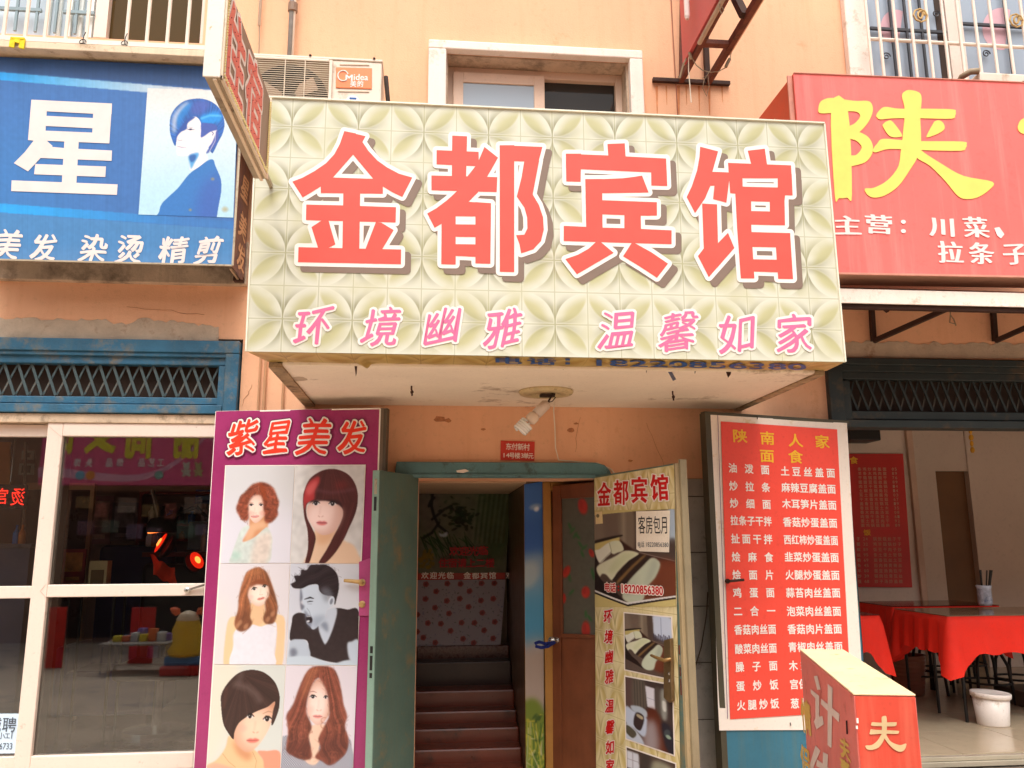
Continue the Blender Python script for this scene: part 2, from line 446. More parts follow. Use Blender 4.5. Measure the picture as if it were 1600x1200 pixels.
# ================================================================== SHARED MATERIALS
M_stucco = mat('peach_stucco', (252, 193, 152), rough=.85, var=.07, vs=1.3, bump=.25, bs=90, dirt=((214, 150, 110), 2.2, .08), streak=((212, 142, 102), .28), k=.86)
M_stucco_low = M_stucco
M_conc = mat('weathered_concrete', (196, 172, 148), rough=.9, var=.18, vs=5, bump=.5, bs=50, dirt=((122, 106, 90), 6, .5), streak=((110, 94, 78), .6))
M_plaster = mat('grey_plaster', (192, 172, 150), rough=.9, var=.16, vs=9, bump=.4, bs=60, dirt=((150, 120, 96), 7, .3))
M_white = mat('white_render', (252, 236, 222), rough=.8, var=.06, vs=4, bump=.2, bs=70, dirt=((200, 180, 158), 8, .2), streak=((206, 186, 160), .3), k=.9)
M_soffit = mat('canopy_soffit', (246, 230, 210), rough=.85, var=.06, vs=2.5, bump=.15, bs=30, dirt=((160, 134, 108), 2.2, .1), k=.95)
M_pvc = mat('cream_pvc', (244, 222, 206), rough=.38, var=.03, vs=3, spec=.5, k=.86, streak=((208, 186, 166), .15), dirt=((184, 160, 140), 12, .02))
M_blue = mat('worn_blue_paint', (44, 96, 124), rough=.5, var=.22, vs=7, bump=.3, bs=40, dirt=((120, 112, 96), 8, .42), streak=((92, 104, 100), .6))
M_bluedk = mat('blue_iron', (70, 86, 88), rough=.5, var=.15, vs=7, dirt=((120, 100, 80), 14, .3))
M_teal = mat('green_steel_paint', (88, 112, 102), rough=.42, var=.16, vs=4, bump=.15, bs=25, dirt=((132, 116, 84), 6, .3), streak=((112, 112, 92), .5))
M_tealhead = mat('teal_head_paint', (92, 132, 136), rough=.45, var=.15, vs=6, dirt=((60, 66, 62), 8, .3), streak=((70, 80, 78), .4))
M_tealdk = mat('dark_teal_paint', (40, 48, 48), rough=.55, var=.2, vs=6, dirt=((84, 68, 50), 7, .35))
M_rust = mat('rusty_steel', (108, 58, 42), rough=.75, var=.25, vs=12, bump=.4, bs=80, dirt=((60, 34, 26), 14, .4))
M_rustdk = mat('dark_rust_steel', (62, 38, 28), rough=.8, var=.25, vs=12, bump=.4, bs=80)
M_alu = mat('dull_aluminium', (176, 160, 136), rough=.45, var=.1, vs=8, metal=.4, dirt=((110, 92, 70), 10, .3))
M_steel = mat('chromed_steel', (200, 196, 188), rough=.22, var=.05, metal=.9)
M_black = mat('black_steel', (28, 26, 26), rough=.45, var=.1)
M_dark = mat('dark_board', (56, 40, 30), rough=.8, var=.2, vs=5)
M_cable = mat('grey_cable', (150, 130, 104), rough=.6, var=.1)
M_wire = mat('white_cable', (236, 222, 200), rough=.6, var=.05)
M_tile = mat('grey_wall_tile', (182, 172, 162), rough=.3, var=.10, vs=8, spec=.5, k=1, dirt=((120, 108, 98), 6, .2))
M_grout = mat('grout', (96, 84, 76), rough=.9, var=.1)
M_acwhite = mat('aged_white_enamel', (244, 226, 206), rough=.5, var=.05, vs=6, k=.85, dirt=((186, 160, 132), 9, .2), streak=((196, 170, 140), .3))
M_wood = mat('brown_wood', (112, 62, 36), rough=.4, var=.2, vs=6, streak=((70, 34, 18), .5))
M_ochre = mat('ochre_varnish', (158, 112, 50), rough=.4, var=.15, vs=6, streak=((120, 78, 30), .4))
M_red = ink('red', (238, 52, 36), var=.04)
M_bigred = ink('sign_red', (252, 92, 80), var=.05)
M_wht = ink('white', (252, 240, 230), var=.03, k=.9)
M_shadow = ink('sign_shadow', (140, 118, 104), var=.05)
M_pink = ink('pink', (240, 118, 160))
M_yellow = ink('yellow', (255, 226, 112))
M_gold = ink('gold', (255, 192, 54))
M_blk = ink('black', (34, 30, 34))
M_bluei = ink('phone_blue', (46, 92, 158))
GL = glass('clear_glass')
SOFT = glass('shop_glass', refl=2.7, tint=(.93, .95, .94))

def wz(px, py, Y=0): return PY(px, py, Y)

# ================================================================== SETTING
GZ = -0.25
g = MB(); nx, ny = 60, 60
xs = [-45 + 90 * (i / nx) for i in range(nx + 1)]; ys = [-45 + 60 * (j / ny) for j in range(ny + 1)]
g.v = [(x, y, GZ + .01 * math.sin(x * 1.3) * math.sin(y * .9)) for y in ys for x in xs]
g.f = [[j * (nx + 1) + i, j * (nx + 1) + i + 1, (j + 1) * (nx + 1) + i + 1, (j + 1) * (nx + 1) + i] for j in range(ny) for i in range(nx)]
kind(g.build('ground', mat('concrete_paving', (184, 164, 142), rough=.8, var=.15, vs=1.5, bump=.3, bs=30, dirt=((120, 108, 96), 2, .3))), 'structure')
# forecourt step in front of the shops
FZ = wz(1500, 1179).z        # restaurant floor level
SZ = FZ - .16                # salon floor level

# ================================================================== BUILDING
bld = thing('building', 'peach stucco apartment block with shopfronts and a hotel stairway door', 'building', (0, 0, GZ))
W = .24
def X0(px, py, Y=0): return wz(px, py, Y).x
def Z0(px, py, Y=0): return wz(px, py, Y).z
xl_shop = X0(376, 600); zt_shopL = Z0(190, 527)
xd0, xd1 = X0(650, 1000), X0(944, 900); zt_door = Z0(800, 748)
xr0 = X0(1292, 600); zt_shopR = Z0(1450, 560)
wx0, wx1 = X0(697, 120), X0(981, 120); wz1 = Z0(838, 92); wz0 = wz1 - 1.35
lx1 = X0(318, 40); lz0 = Z0(160, 60)
rx0 = X0(1352, 60); rz0 = Z0(1450, 150)
ZT = 6.2; XL, XR = -7.0, 8.0
wall = MB()
# columns of wall between openings, with vertical extents
def wseg(x0, x1, z0, z1): wall.box(x0, x1, 0, W, z0, z1)
lz1 = lz0 + 1.6; rz1 = rz0 + 1.8
# left part
wseg(XL, lx1, zt_shopL, lz0); wseg(XL, lx1, lz1, ZT)
wseg(lx1, xl_shop, zt_shopL, ZT)
# between salon and door: full height
wseg(xl_shop, xd0, GZ, ZT)
# above door up to window
wseg(xd0, xd1, zt_door, wz0 if wx0 < xd0 else ZT) if False else None
zb = wz0
wseg(xd0, wx0, zt_door, ZT) if wx0 > xd0 else None
wseg(max(wx0, xd0), min(wx1, xd1), zt_door, wz0); wseg(max(wx0, xd0), min(wx1, xd1), wz1, ZT)
if wx1 < xd1: wseg(wx1, xd1, zt_door, ZT)
elif wx1 > xd1: wseg(xd1, wx1, GZ, wz0); wseg(xd1, wx1, wz1, ZT)
wseg(max(wx1, xd1), xr0, GZ, ZT)
wseg(xr0, rx0, zt_shopR, ZT)
wseg(rx0, XR, zt_shopR, rz0); wseg(rx0, XR, rz1, ZT)
wall.build('wall', M_stucco, bld, label='peach orange stucco facade wall')
# roof and sides so the block is closed
MB().box(XL, XR, W, 6.0, ZT - .2, ZT).build('roof_slab', M_conc, bld)
MB().box(XL - .2, XL, -.02, 6.0, GZ, ZT).box(XR, XR + .2, -.02, 6.0, GZ, ZT).box(XL, XR, 5.8, 6.0, GZ, ZT - .2).build('outer_wall', M_stucco, bld)
# floor between storeys behind the facade
MB().box(XL, XR, W, 5.8, zt_shopL + .35, zt_shopL + .5).build('floor_slab', M_conc, bld)

# --- concrete band under the blue sign and at the wall right of it
zb0, zb1 = Z0(190, 444), Z0(190, 405)
MB().box(XL, X0(388, 444), -.05, 0, zb0, zb1 + .12).build('concrete_band', M_conc, bld, bevel=.006, label='stained grey concrete band below the blue sign')
# plaster patch with a ragged edge above the blue frame
random.seed(4)
top = []
for i in range(60):
    x = -30 + i * 6.3
    t = 497 + .022 * x + (9 * (max(0, x - 270) / 80) ** 1.5 if x > 270 else 0)
    t += random.uniform(-2.5, 2.5) + (4 if 175 < x < 205 else 0) + (-5 if 215 < x < 240 else 0)
    top.append((x, min(t, 526)))
pl = planeY(-.002)
pts = [pl.at(x, y) for x, y in top] + [pl.at(x, 530 + .022 * x) for x, _ in top[::-1]]
MB().slab(pts, (0, -.003, 0)).build('plaster_patch', M_plaster, bld, label='ragged bare grey plaster strip over the left shop frame')
# concrete strip above the right frame
top = [(1318 + i * 7, 534 + .014 * (i * 7) + random.uniform(-3, 3)) for i in range(48)]
pts = [pl.at(x, y) for x, y in top] + [pl.at(x, 560) for x, _ in top[::-1]]
MB().slab(pts, (0, -.003, 0)).build('plaster_patch', M_plaster, bld, label='dirty bare plaster strip over the restaurant frame')

# cracks and rust runs on the render
random.seed(21)
def crack(x, y, dx, dy, n, w=.0035, m_=None, nm='crack'):
    P = [PY(x + dx * k / n + random.uniform(-2, 2), y + dy * k / n + random.uniform(-2, 2), -.0015) for k in range(n + 1)]
    mb = MB()
    for a, b in zip(P[:-1], P[1:]): mb.bar(a, b, w * random.uniform(.5, 1), .002, up=(0, 1, 0))
    mb.build(nm, m_ or mat('crack_shade', (184, 126, 90), rough=.9), bld)
crack(395, 600, -18, 36, 7); crack(388, 640, 10, 20, 4); crack(200, 478, 120, 14, 9, .003); crack(1010, 660, 30, 70, 7, .0016); crack(905, 650, -6, 55, 6, .003)
m_run = mat('rust_run', (214, 140, 92), rough=.9, var=.2, vs=20)
for x, l, w in ((1026, 44, .010), (1041, 30, .006), (1060, 50, .012), (1072, 30, .006), (1092, 40, .008), (1108, 46, .010), (1128, 26, .006)):
    a, b = PY(x, 134, -.001), PY(x + 1, 134 + l, -.001)
    MB().slab([a + Vector((-w, 0, 0)), a + Vector((w, 0, 0)), b + Vector((w * .3, 0, 0)), b + Vector((-w * .3, 0, 0))], (0, -.0006, 0)).build('rust_run', m_run, bld)
for x, y, r in ((687, 655, 10), (700, 657, 7), (892, 672, 8), (900, 662, 4), (985, 720, 4), (585, 700, 2), (755, 671, 4)):
    MB().slab([PY(x + r * math.cos(t) * random.uniform(.6, 1.2), y + r * .5 * math.sin(t) * random.uniform(.6, 1.2), -.001) for t in np.linspace(0, 6.28, 10)[:-1]], (0, -.0006, 0)).build('scuff', mat('scuff_brown', (186, 122, 84), rough=.9, var=.25, vs=40), bld)
# --- wall tiles right of the hotel door
rows = [748, 776, 863, 947, 1035, 1124, 1212]
MB().box(X0(1000, 900), X0(1112, 900), -.006, 0, Z0(1085, 1240), Z0(1085, 748)).build('tile_bed', M_grout, bld)
for a, b in zip(rows[:-1], rows[1:]):
    for (c0, c1) in ((1020, 1064), (1066, 1110)):
        xa, xb = X0(c0, 900) + .003, X0(c1, 900) - .002
        MB().box(xa, xb, -.016, -.006, Z0(1085, b) + .003, Z0(1085, a) - .003).build('tile', M_tile, bld, bevel=.002)

# --- central window
win = MB()
so = .07
ox0, ox1, oz1 = X0(669, 120, -so), X0(1005.5, 120, -so), Z0(838, 69.5, -so)
win.box(ox0, wx0 + .0, -so, .0, wz0 - .2, wz1); win.box(wx1, ox1, -so, 0, wz0 - .2, wz1); win.box(ox0, ox1, -so, 0, wz1, oz1); win.box(ox0, ox1, -so, 0, wz0 - .35, wz0 - .2)
wobj = win.build('window_surround', M_white, bld, bevel=.008, label='raised cream surround of the window above the hotel sign')
MB().box(wx0, wx0 + .012, 0, W - .04, wz0, wz1).box(wx1 - .012, wx1, 0, W - .04, wz0, wz1).box(wx0 + .012, wx1 - .012, 0, W - .04, wz1 - .012, wz1).build('reveal', M_conc, wobj)
fr = MB(); fy = .13
fx = lambda px: X0(px, 140, fy)
ft = wz1 - .012
fr.box(wx0 + .012, wx0 + .06, fy, fy + .07, wz0, ft); fr.box(wx1 - .06, wx1 - .012, fy, fy + .07, wz0, ft); fr.box(wx0 + .06, wx1 - .06, fy, fy + .07, ft - .06, ft)
fr.box(wx0 + .06, wx1 - .06, fy, fy + .07, wz0, wz0 + .06)
w1 = fr.build('window', mat('beige_window_frame', (240, 208, 182), rough=.5, var=.05, k=.85), bld, bevel=.004, label='beige sliding window half hidden behind the hotel sign')
sx0, sx1 = fx(708), fx(850)
MB().box(sx0, sx0 + .07, fy - .03, fy, wz0 + .06, ft - .055).box(sx1 - .075, sx1, fy - .03, fy, wz0 + .06, ft - .055).box(sx0 + .07, sx1 - .075, fy - .03, fy, ft - .13, ft - .055).build('sash', _mc['beige_window_frame'], w1, bevel=.003)
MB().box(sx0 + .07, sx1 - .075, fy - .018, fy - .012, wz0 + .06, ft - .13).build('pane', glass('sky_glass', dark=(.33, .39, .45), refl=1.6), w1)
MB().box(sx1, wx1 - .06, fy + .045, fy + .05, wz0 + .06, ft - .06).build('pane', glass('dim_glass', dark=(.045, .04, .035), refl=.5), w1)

# --- upper left window with its cage
yc = -.45
def bars(pts, Y, r, m, parent, nm='bar', n=8):
    for a, b in pts:
        MB().tube([PY(a[0], a[1], Y), PY(b[0], b[1], Y)], r, n).build(nm, m, parent, smooth=False)
cage = MB(); la = PY(-60, 68, yc); lb = PY(319, 84, yc)
cage.box(la.x, lb.x, yc, 0, lb.z - .02, lb.z + .025)
cz = lb.z
ledge = cage.build('window_ledge', mat('beige_ledge', (226, 202, 172), rough=.7, var=.1, vs=5, dirt=((150, 110, 70), 7, .35), streak=((160, 124, 90), .4)), bld, bevel=.004, label='projecting beige ledge of the upper left window')
cagew = mat('cream_rod', (250, 234, 216), rough=.4, var=.05, k=.86)
cg = MB().bar((la.x, yc + .02, cz + .045), (lb.x, yc + .02, cz + .045), .03).bar((la.x, yc + .02, cz + .5), (lb.x, yc + .02, cz + .5), .03).build('window_guard', cagew, bld, label='cream rod guard of the upper left window')
for (t, b) in ((9, 4), (43, 38), (75, 69), (107, 102), (140, 134), (203, 197), (235, 229), (266, 261), (297, 292)):
    x = PY(b, 66, yc + .02).x
    MB().tube([(x, yc + .02, cz + .06), (x, yc + .02, cz + .49)], .0115, 8).build('bar', cagew, cg)
wl = MB(); y2 = .1
wl.box(XL, lx1, y2, y2 + .06, lz0, lz0 + .05)
xm0, xm1 = X0(150, 40, y2), X0(170, 40, y2)
wl.box(xm0, xm1, y2 - .03, y2 + .05, lz0 + .05, lz1); wl.box(lx1 - .05, lx1, y2, y2 + .06, lz0 + .05, lz1)
wlo = wl.build('window', M_pvc, bld, bevel=.003, label='upper left window with pale curtains behind grey inner bars')
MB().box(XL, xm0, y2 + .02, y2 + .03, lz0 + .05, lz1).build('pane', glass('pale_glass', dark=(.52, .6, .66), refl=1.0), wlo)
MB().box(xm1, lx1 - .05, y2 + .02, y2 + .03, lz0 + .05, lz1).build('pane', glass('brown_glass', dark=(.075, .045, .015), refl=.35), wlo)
cur = MB()
x = xm0 - .02
while x > xm0 - .34: cur.box(x - .025, x, y2 - .012, y2 + .012, lz0 + .06, lz1); x -= .07
cur.build('curtain', mat('white_curtain', (228, 232, 226), rough=.8, var=.05), wlo)
inb = mat('grey_inner_bar', (132, 150, 156), rough=.5, var=.1)
ib = MB().bar((XL, y2 - .04, lz0 + .22), (xm0 - .34, y2 - .04, lz0 + .22), .022).bar((xm0 - .2, y2 - .04, lz0 + .22), (xm0, y2 - .04, lz0 + .22), .022)
for px in (24, 56, 86, 118): xx = X0(px, 40, y2 - .04); ib.bar((xx, y2 - .04, lz0 + .06), (xx, y2 - .04, lz0 + .9), .016)
ib.build('inner_grille', inb, wlo)
# yellow rag and wire ties on the cage
rg = MB(); p = PY(28, 68, yc)
for i, (dx, dz, l) in enumerate(((-.028, .0, .04), (0, .01, .02), (.028, 0, .045))):
    rg.slab([(p.x + dx - .016, yc - .012, p.z + .02 + dz), (p.x + dx + .016, yc - .014, p.z + .022 + dz), (p.x + dx + .018, yc - .02, p.z + dz - l), (p.x + dx - .014, yc - .018, p.z + dz - l + .008)], (0, .012, 0))
rg.box(p.x - .04, p.x + .04, yc - .016, yc + .03, p.z + .018, p.z + .034)
tag(rg.build('rag', mat('yellow_cloth', (226, 196, 40), rough=.9, var=.2, vs=30), bevel=.003), 'yellow rag tied to the rail of the upper left window guard', 'rag')
for px, py in ((134, 66), (199, 68)):
    q = PY(px, py, yc + .005); pts = [q + Vector((.022 * math.cos(t * 1.3) + t * .004 - .02, -.012 * math.sin(t), .012 * math.sin(t * 1.7) + (.05 if t > 7 else 0) * (t - 7))) for t in np.linspace(0, 8, 22)]
    tag(MB().tube(pts, .0028, 5).build('wire_tie', M_black), 'twisted dark wire tied round a guard bar, ' + ('left one, beside the mullion' if px < 160 else 'right one, on the dark half'), 'wire tie', 'wire ties on the window guard')

# --- upper right window
yr = -.06
wr = MB(); zb = rz0; y3 = .04
fxl = X0(1324, 60, yr); fxr = X0(1358, 60, yr)
wsur = MB().box(fxl, rx0, yr, 0, rz0 - .1, ZT - .5).build('window_surround', M_white, bld, bevel=.008, label='cream surround at the left of the upper right window')
mx0, mx1 = X0(1478, 60, .08), X0(1503, 60, .08)
wro = MB().box(rx0, rx0 + .03, .05, .12, rz0, rz1).box(mx0, mx1, .05, .12, rz0, rz1).box(rx0, XR, .05, .12, rz0, rz0 + .05).build('window', M_pvc, bld, bevel=.003, label='upper right window with blue grey panes and iron scrolls')
gg = glass('bluegrey_glass', dark=(.33, .38, .45), refl=1.3)
MB().box(rx0 + .03, mx0 - .06, .09, .1, rz0 + .05, rz1).build('pane', gg, wro)
MB().box(mx0 - .06, mx0, .085, .1, rz0 + .05, rz1).build('seal', M_dark, wro)
MB().box(mx1, XR, .09, .1, rz0 + .05, rz1).build('pane', gg, wro)
# paper cuts on the glass (pale pink fans)
for (cx, cyy, r) in ((1400, 42, 24), (1565, 45, 30)):
    pp = [(cx + r * math.cos(t), cyy + (r + 3) * math.sin(t) * 1.0) for t in np.linspace(math.pi * .45, math.pi * 1.65, 18)]
    pxpoly(planeY(.088), ink('paper_pink', (222, 176, 184)), 'paper_cut', wro, [pp], lift=0)
igm = mat('inner_iron', (62, 62, 66), rough=.5)
ig = MB(); yi = .06
for (x0, x1, yy) in ((1360, 1478, 51), (1504, 1605, 43)):
    a = PY(x0, yy, yi); b = PY(x1, yy, yi); ig.bar((a.x, yi, b.z), (b.x, yi, b.z), .02)
for px in (1395, 1418, 1442, 1576):
    a = PY(px, 60, yi); ig.bar((a.x, yi, rz0 + .05), (a.x, yi, rz1), .016)
for (px, py) in ((1385, 88), (1463, 22), (1541, 84)):
    c = PY(px, py, yi)
    pts = [c + Vector((math.cos(t) * (.032 - .0028 * t), 0, math.sin(t) * (.032 - .0028 * t))) for t in np.linspace(0, 9, 26)]
    ig.tube(pts, .005, 5)
ig.build('inner_grille', igm, wro)
yb = -.14
grd = MB().tube([(PY(1357, 64, yb).x, yb, PY(1470, 67, yb).z), (XR, yb, PY(1470, 67, yb).z)], .013, 8).build('window_guard', cagew, bld, label='cream rod guard of the upper right window')
gz = PY(1470, 67, yb).z
for px in (1355, 1373, 1398, 1424, 1449, 1474, 1498, 1524, 1549, 1574, 1598, 1622):
    x = PY(px, 60, yb).x
    MB().tube([(x, yb - .02, rz0 - .05), (x, yb - .02, ZT - .4)], .011, 8).build('bar', cagew, grd)
for (px, py) in ((1438, 24), (1588, 32)):
    c = PY(px, py, yb - .03)
    oct_ = [c + Vector((.052 * math.cos(t), 0, .052 * math.sin(t))) for t in np.linspace(0, 2 * math.pi, 9)]
    MB().tube(oct_, .007, 6, caps=False).tube([c + Vector((.03 * math.cos(t) * (1 - t * .08), -.005, .03 * math.sin(t * 1.1))) for t in np.linspace(0, 7, 18)], .008, 6).build('medallion', mat('old_brass', (196, 160, 104), rough=.45, metal=.4), grd)
# --- outer edge pipes, crossbar
def pipe(px, y0, y1, Y, r, m, nm, lab):
    a = PY(px[0], y0, Y); b = PY(px[1], y1, Y)
    x = (a.x + b.x) / 2
    mb = MB().tube([(x, Y, a.z + 1.0), (x, Y, b.z)], r, 10)
    o = mb.build(nm, m, None, smooth=True); tag(o, lab, 'pipe'); return o
pw = mat('white_pipe', (250, 226, 204), rough=.45, var=.05, k=.86)
a = PY(405, 40, -.05)
o = MB().tube([(a.x, -.05, a.z + 1.2), (a.x, -.05, a.z)], .011, 10).build('pipe', pw, smooth=True)
tag(o, 'thin white conduit pipe ending in a loose cable above the air conditioner', 'pipe')
o = MB().tube([(a.x, -.05, a.z), (a.x + .004, -.05, a.z - .06), (a.x + .012, -.06, a.z - .25), (a.x + .01, -.08, a.z - .45)], .004, 6).build('cable_tail', M_cable, o)
b = PY(455, 40, -.07)
o = thing('insulated_pipe', 'grey insulated pipe bundle with taped collar running up above the air conditioner', 'pipe', (b.x, -.07, b.z - .2))
MB().tube([(b.x - .003, -.07, b.z + 1.2), (b.x, -.07, b.z - .5)], .017, 10).build('pipe_body', mat('grey_tape', (150, 144, 138), rough=.5, var=.2, vs=20), o, smooth=True)
MB().tube([(b.x + .02, -.075, b.z + 1.2), (b.x + .019, -.075, b.z - .5)], .008, 8).build('hose', pw, o, smooth=True)
c = PY(457, 12, -.07)
MB().tube([(b.x + .005, -.07, c.z + .03), (b.x + .005, -.07, c.z - .03)], .032, 10).build('collar', mat('brown_tape', (140, 112, 92), rough=.6), o)
for px, r_ in ((407.5, .007), (416, .009), (445, .008)):
    a_ = PY(px, 556, -.02); b_ = PY(px + 1, 700, -.02)
    tag(MB().tube([(a_.x, -.02, a_.z + .25), (a_.x, -.02, b_.z)], r_, 8).build('conduit', mat('painted_conduit', (190, 142, 104), rough=.6, var=.1)), {407.5: 'leftmost', 416: 'middle', 445: 'rightmost'}[px] + ' of three thin conduits between the hotel canopy and the purple poster', 'conduit', 'conduits left of the hotel doorway')
cab = PY(1051, 60, -.012)
tag(MB().tube([(cab.x, -.012, cab.z + 1), (cab.x + .004, -.012, cab.z), (cab.x + .01, -.014, cab.z - .5), (cab.x + .012, -.012, cab.z - .9)], .004, 6).build('wall_cable', mat('brown_cable', (160, 96, 70), rough=.6)), 'thin brown cable running straight down the wall right of the middle window', 'cable')
# ================================================================== HOTEL CANOPY AND SIGN
# the canopy slab (cast concrete, part of the building)
czs = wz(840, 636, 0).z
sl = PZ(432, 573, czs); sr_ = PZ(1283, 583, czs); yslab = -1.17
cpl = MB()
bl_, br_ = PZ(484, 629, czs), PZ(1180, 640, czs)
pf = [Vector((sl.x, yslab, czs)), Vector((sr_.x, yslab, czs)), Vector((sr_.x, 0, czs)), Vector((sl.x, 0, czs))]
cpl.slab(pf, (0, 0, .11))
canopy = cpl.build('canopy', M_soffit, bld, bevel=.01, label='plastered underside slab of the hotel canopy')
# stained drip edges along the slab sides
for de in (MB().box(sl.x - .03, sl.x + .035, yslab, 0, czs - .012, czs + .1), MB().box(sr_.x - .03, sr_.x + .02, yslab, 0, czs - .01, czs + .1)):
    de.build('drip_edge', mat('grimy_edge', (168, 142, 110), rough=.9, var=.35, vs=9, dirt=((80, 64, 48), 8, .6)), canopy)
# flaked patch and cracked stains on the soffit
pz = lambda x, y: PZ(x, y, czs - .001)
MB().slab([pz(466 + 14 * math.cos(t) * (1 + .2 * math.sin(3 * t)), 592 + 3.4 * math.sin(t)) for t in np.linspace(0, 6.28, 13)[:-1]], (0, 0, -.001)).build('flaked_patch', M_plaster, canopy)

# sign box
yf = -1.42
SP = planeY(yf)
TL, TR, BR, BL = (403, 152.5), (1287.5, 194), (1320.5, 565.8), (384.5, 549)
ptl, ptr, pbr, pbl = [SP.at(*q) for q in (TL, TR, BR, BL)]
sx0_ = (ptl.x + pbl.x) / 2; sx1_ = (ptr.x + pbr.x) / 2; sz0, sz1 = (pbl.z + pbr.z) / 2, (ptl.z + ptr.z) / 2
hs_ = thing('hotel_sign', 'large cream padded pattern hotel sign with red characters over the doorway', 'sign', ((sx0_ + sx1_) / 2, yf, sz0))
# padded pattern material (a printed picture of upholstery)
def tuft(name, c_hi, c_mid, c_lo, per, ox, oz, k=.88, ax='X', persp=None):
    m = bpy.data.materials.new(name); m.use_nodes = True; N = m.node_tree.nodes; L = m.node_tree.links; P = N['Principled BSDF']
    tc = N.new('ShaderNodeTexCoord'); sp_ = N.new('ShaderNodeSeparateXYZ')
    uvn = N.new('ShaderNodeAttribute'); uvn.attribute_name = 'uvm'
    L.new(uvn.outputs['Vector'], sp_.inputs[0])
    def mth(op, a, b=None, cl=False):
        n = N.new('ShaderNodeMath'); n.operation = op; n.use_clamp = cl
        for i, v in enumerate((a, b)):
            if v is None: continue
            if hasattr(v, 'links'): L.new(v, n.inputs[i])
            else: n.inputs[i].default_value = v
        return n.outputs[0]
    def mr(f, a, b, c=0, d=1, sm=True):
        n = N.new('ShaderNodeMapRange'); n.interpolation_type = 'SMOOTHSTEP' if sm else 'LINEAR'
        L.new(f, n.inputs[0]); n.inputs[1].default_value = a; n.inputs[2].default_value = b; n.inputs[3].default_value = c; n.inputs[4].default_value = d; return n.outputs[0]
    def mx(a, b, f):
        n = N.new('ShaderNodeMix'); n.data_type = 'RGBA'
        for s_, v in ((n.inputs[6], a), (n.inputs[7], b)):
            if hasattr(v, 'links'): L.new(v, s_)
            else: s_.default_value = (*v, 1)
        if hasattr(f, 'links'): L.new(f, n.inputs[0])
        else: n.inputs[0].default_value = f
        return n.outputs[2]
    u = mth('PINGPONG', mth('ADD', sp_.outputs[0], 200), 1.0); v = mth('PINGPONG', mth('ADD', sp_.outputs[1], 200), 1.0)
    d = lambda a, b: mth('SQRT', mth('ADD', mth('POWER', mth('SUBTRACT', u, a), 2), mth('POWER', mth('SUBTRACT', v, b), 2)))
    d1, d2 = d(1, 0), d(0, 1)
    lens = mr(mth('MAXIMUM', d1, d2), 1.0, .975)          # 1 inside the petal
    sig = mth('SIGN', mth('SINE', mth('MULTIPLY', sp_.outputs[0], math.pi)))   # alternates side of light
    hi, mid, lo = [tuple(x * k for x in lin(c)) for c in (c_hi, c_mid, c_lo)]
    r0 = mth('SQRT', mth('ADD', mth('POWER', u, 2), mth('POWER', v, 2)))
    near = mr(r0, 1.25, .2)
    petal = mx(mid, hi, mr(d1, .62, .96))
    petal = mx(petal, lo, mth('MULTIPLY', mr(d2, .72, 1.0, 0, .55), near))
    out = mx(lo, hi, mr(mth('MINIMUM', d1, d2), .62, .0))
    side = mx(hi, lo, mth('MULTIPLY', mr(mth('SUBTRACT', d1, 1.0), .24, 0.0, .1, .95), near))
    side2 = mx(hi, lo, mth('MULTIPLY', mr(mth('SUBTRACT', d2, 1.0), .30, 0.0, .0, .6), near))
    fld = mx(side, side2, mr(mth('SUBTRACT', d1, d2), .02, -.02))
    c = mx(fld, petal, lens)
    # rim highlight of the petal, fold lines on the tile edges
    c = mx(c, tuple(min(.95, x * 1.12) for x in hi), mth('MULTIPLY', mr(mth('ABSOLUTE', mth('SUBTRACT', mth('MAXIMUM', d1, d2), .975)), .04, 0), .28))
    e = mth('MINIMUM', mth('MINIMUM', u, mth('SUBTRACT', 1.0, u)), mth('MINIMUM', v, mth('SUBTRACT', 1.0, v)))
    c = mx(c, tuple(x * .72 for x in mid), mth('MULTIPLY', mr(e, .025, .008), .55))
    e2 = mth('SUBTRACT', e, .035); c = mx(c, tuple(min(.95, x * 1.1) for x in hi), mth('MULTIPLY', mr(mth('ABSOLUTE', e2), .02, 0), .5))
    n = N.new('ShaderNodeTexNoise'); n.inputs['Scale'].default_value = 1.3; L.new(uvn.outputs['Vector'], n.inputs['Vector'])
    c = mx(c, mid, mr(n.outputs[0], .4, .75, .08, .45))
    # grime creeping up from the lower edge and left side
    n2 = N.new('ShaderNodeTexNoise'); n2.inputs['Scale'].default_value = 3; n2.inputs['Detail'].default_value = 6; L.new(tc.outputs['Object'], n2.inputs['Vector'])
    c = mx(c, lin((196, 168, 110)), mr(n2.outputs[0], .6, .85, 0, .3))
    L.new(c, P.inputs['Base Color']); P.inputs['Roughness'].default_value = .42; P.inputs['Specular IOR Level'].default_value = .3
    _mc[name] = m; return m
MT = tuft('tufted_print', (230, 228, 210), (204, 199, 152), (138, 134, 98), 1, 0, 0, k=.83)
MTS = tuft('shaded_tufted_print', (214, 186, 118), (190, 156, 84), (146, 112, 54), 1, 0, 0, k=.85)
MTG = tuft('gold_tufted_print', (240, 226, 180), (216, 194, 128), (168, 144, 84), 1, 0, 0, k=.9)
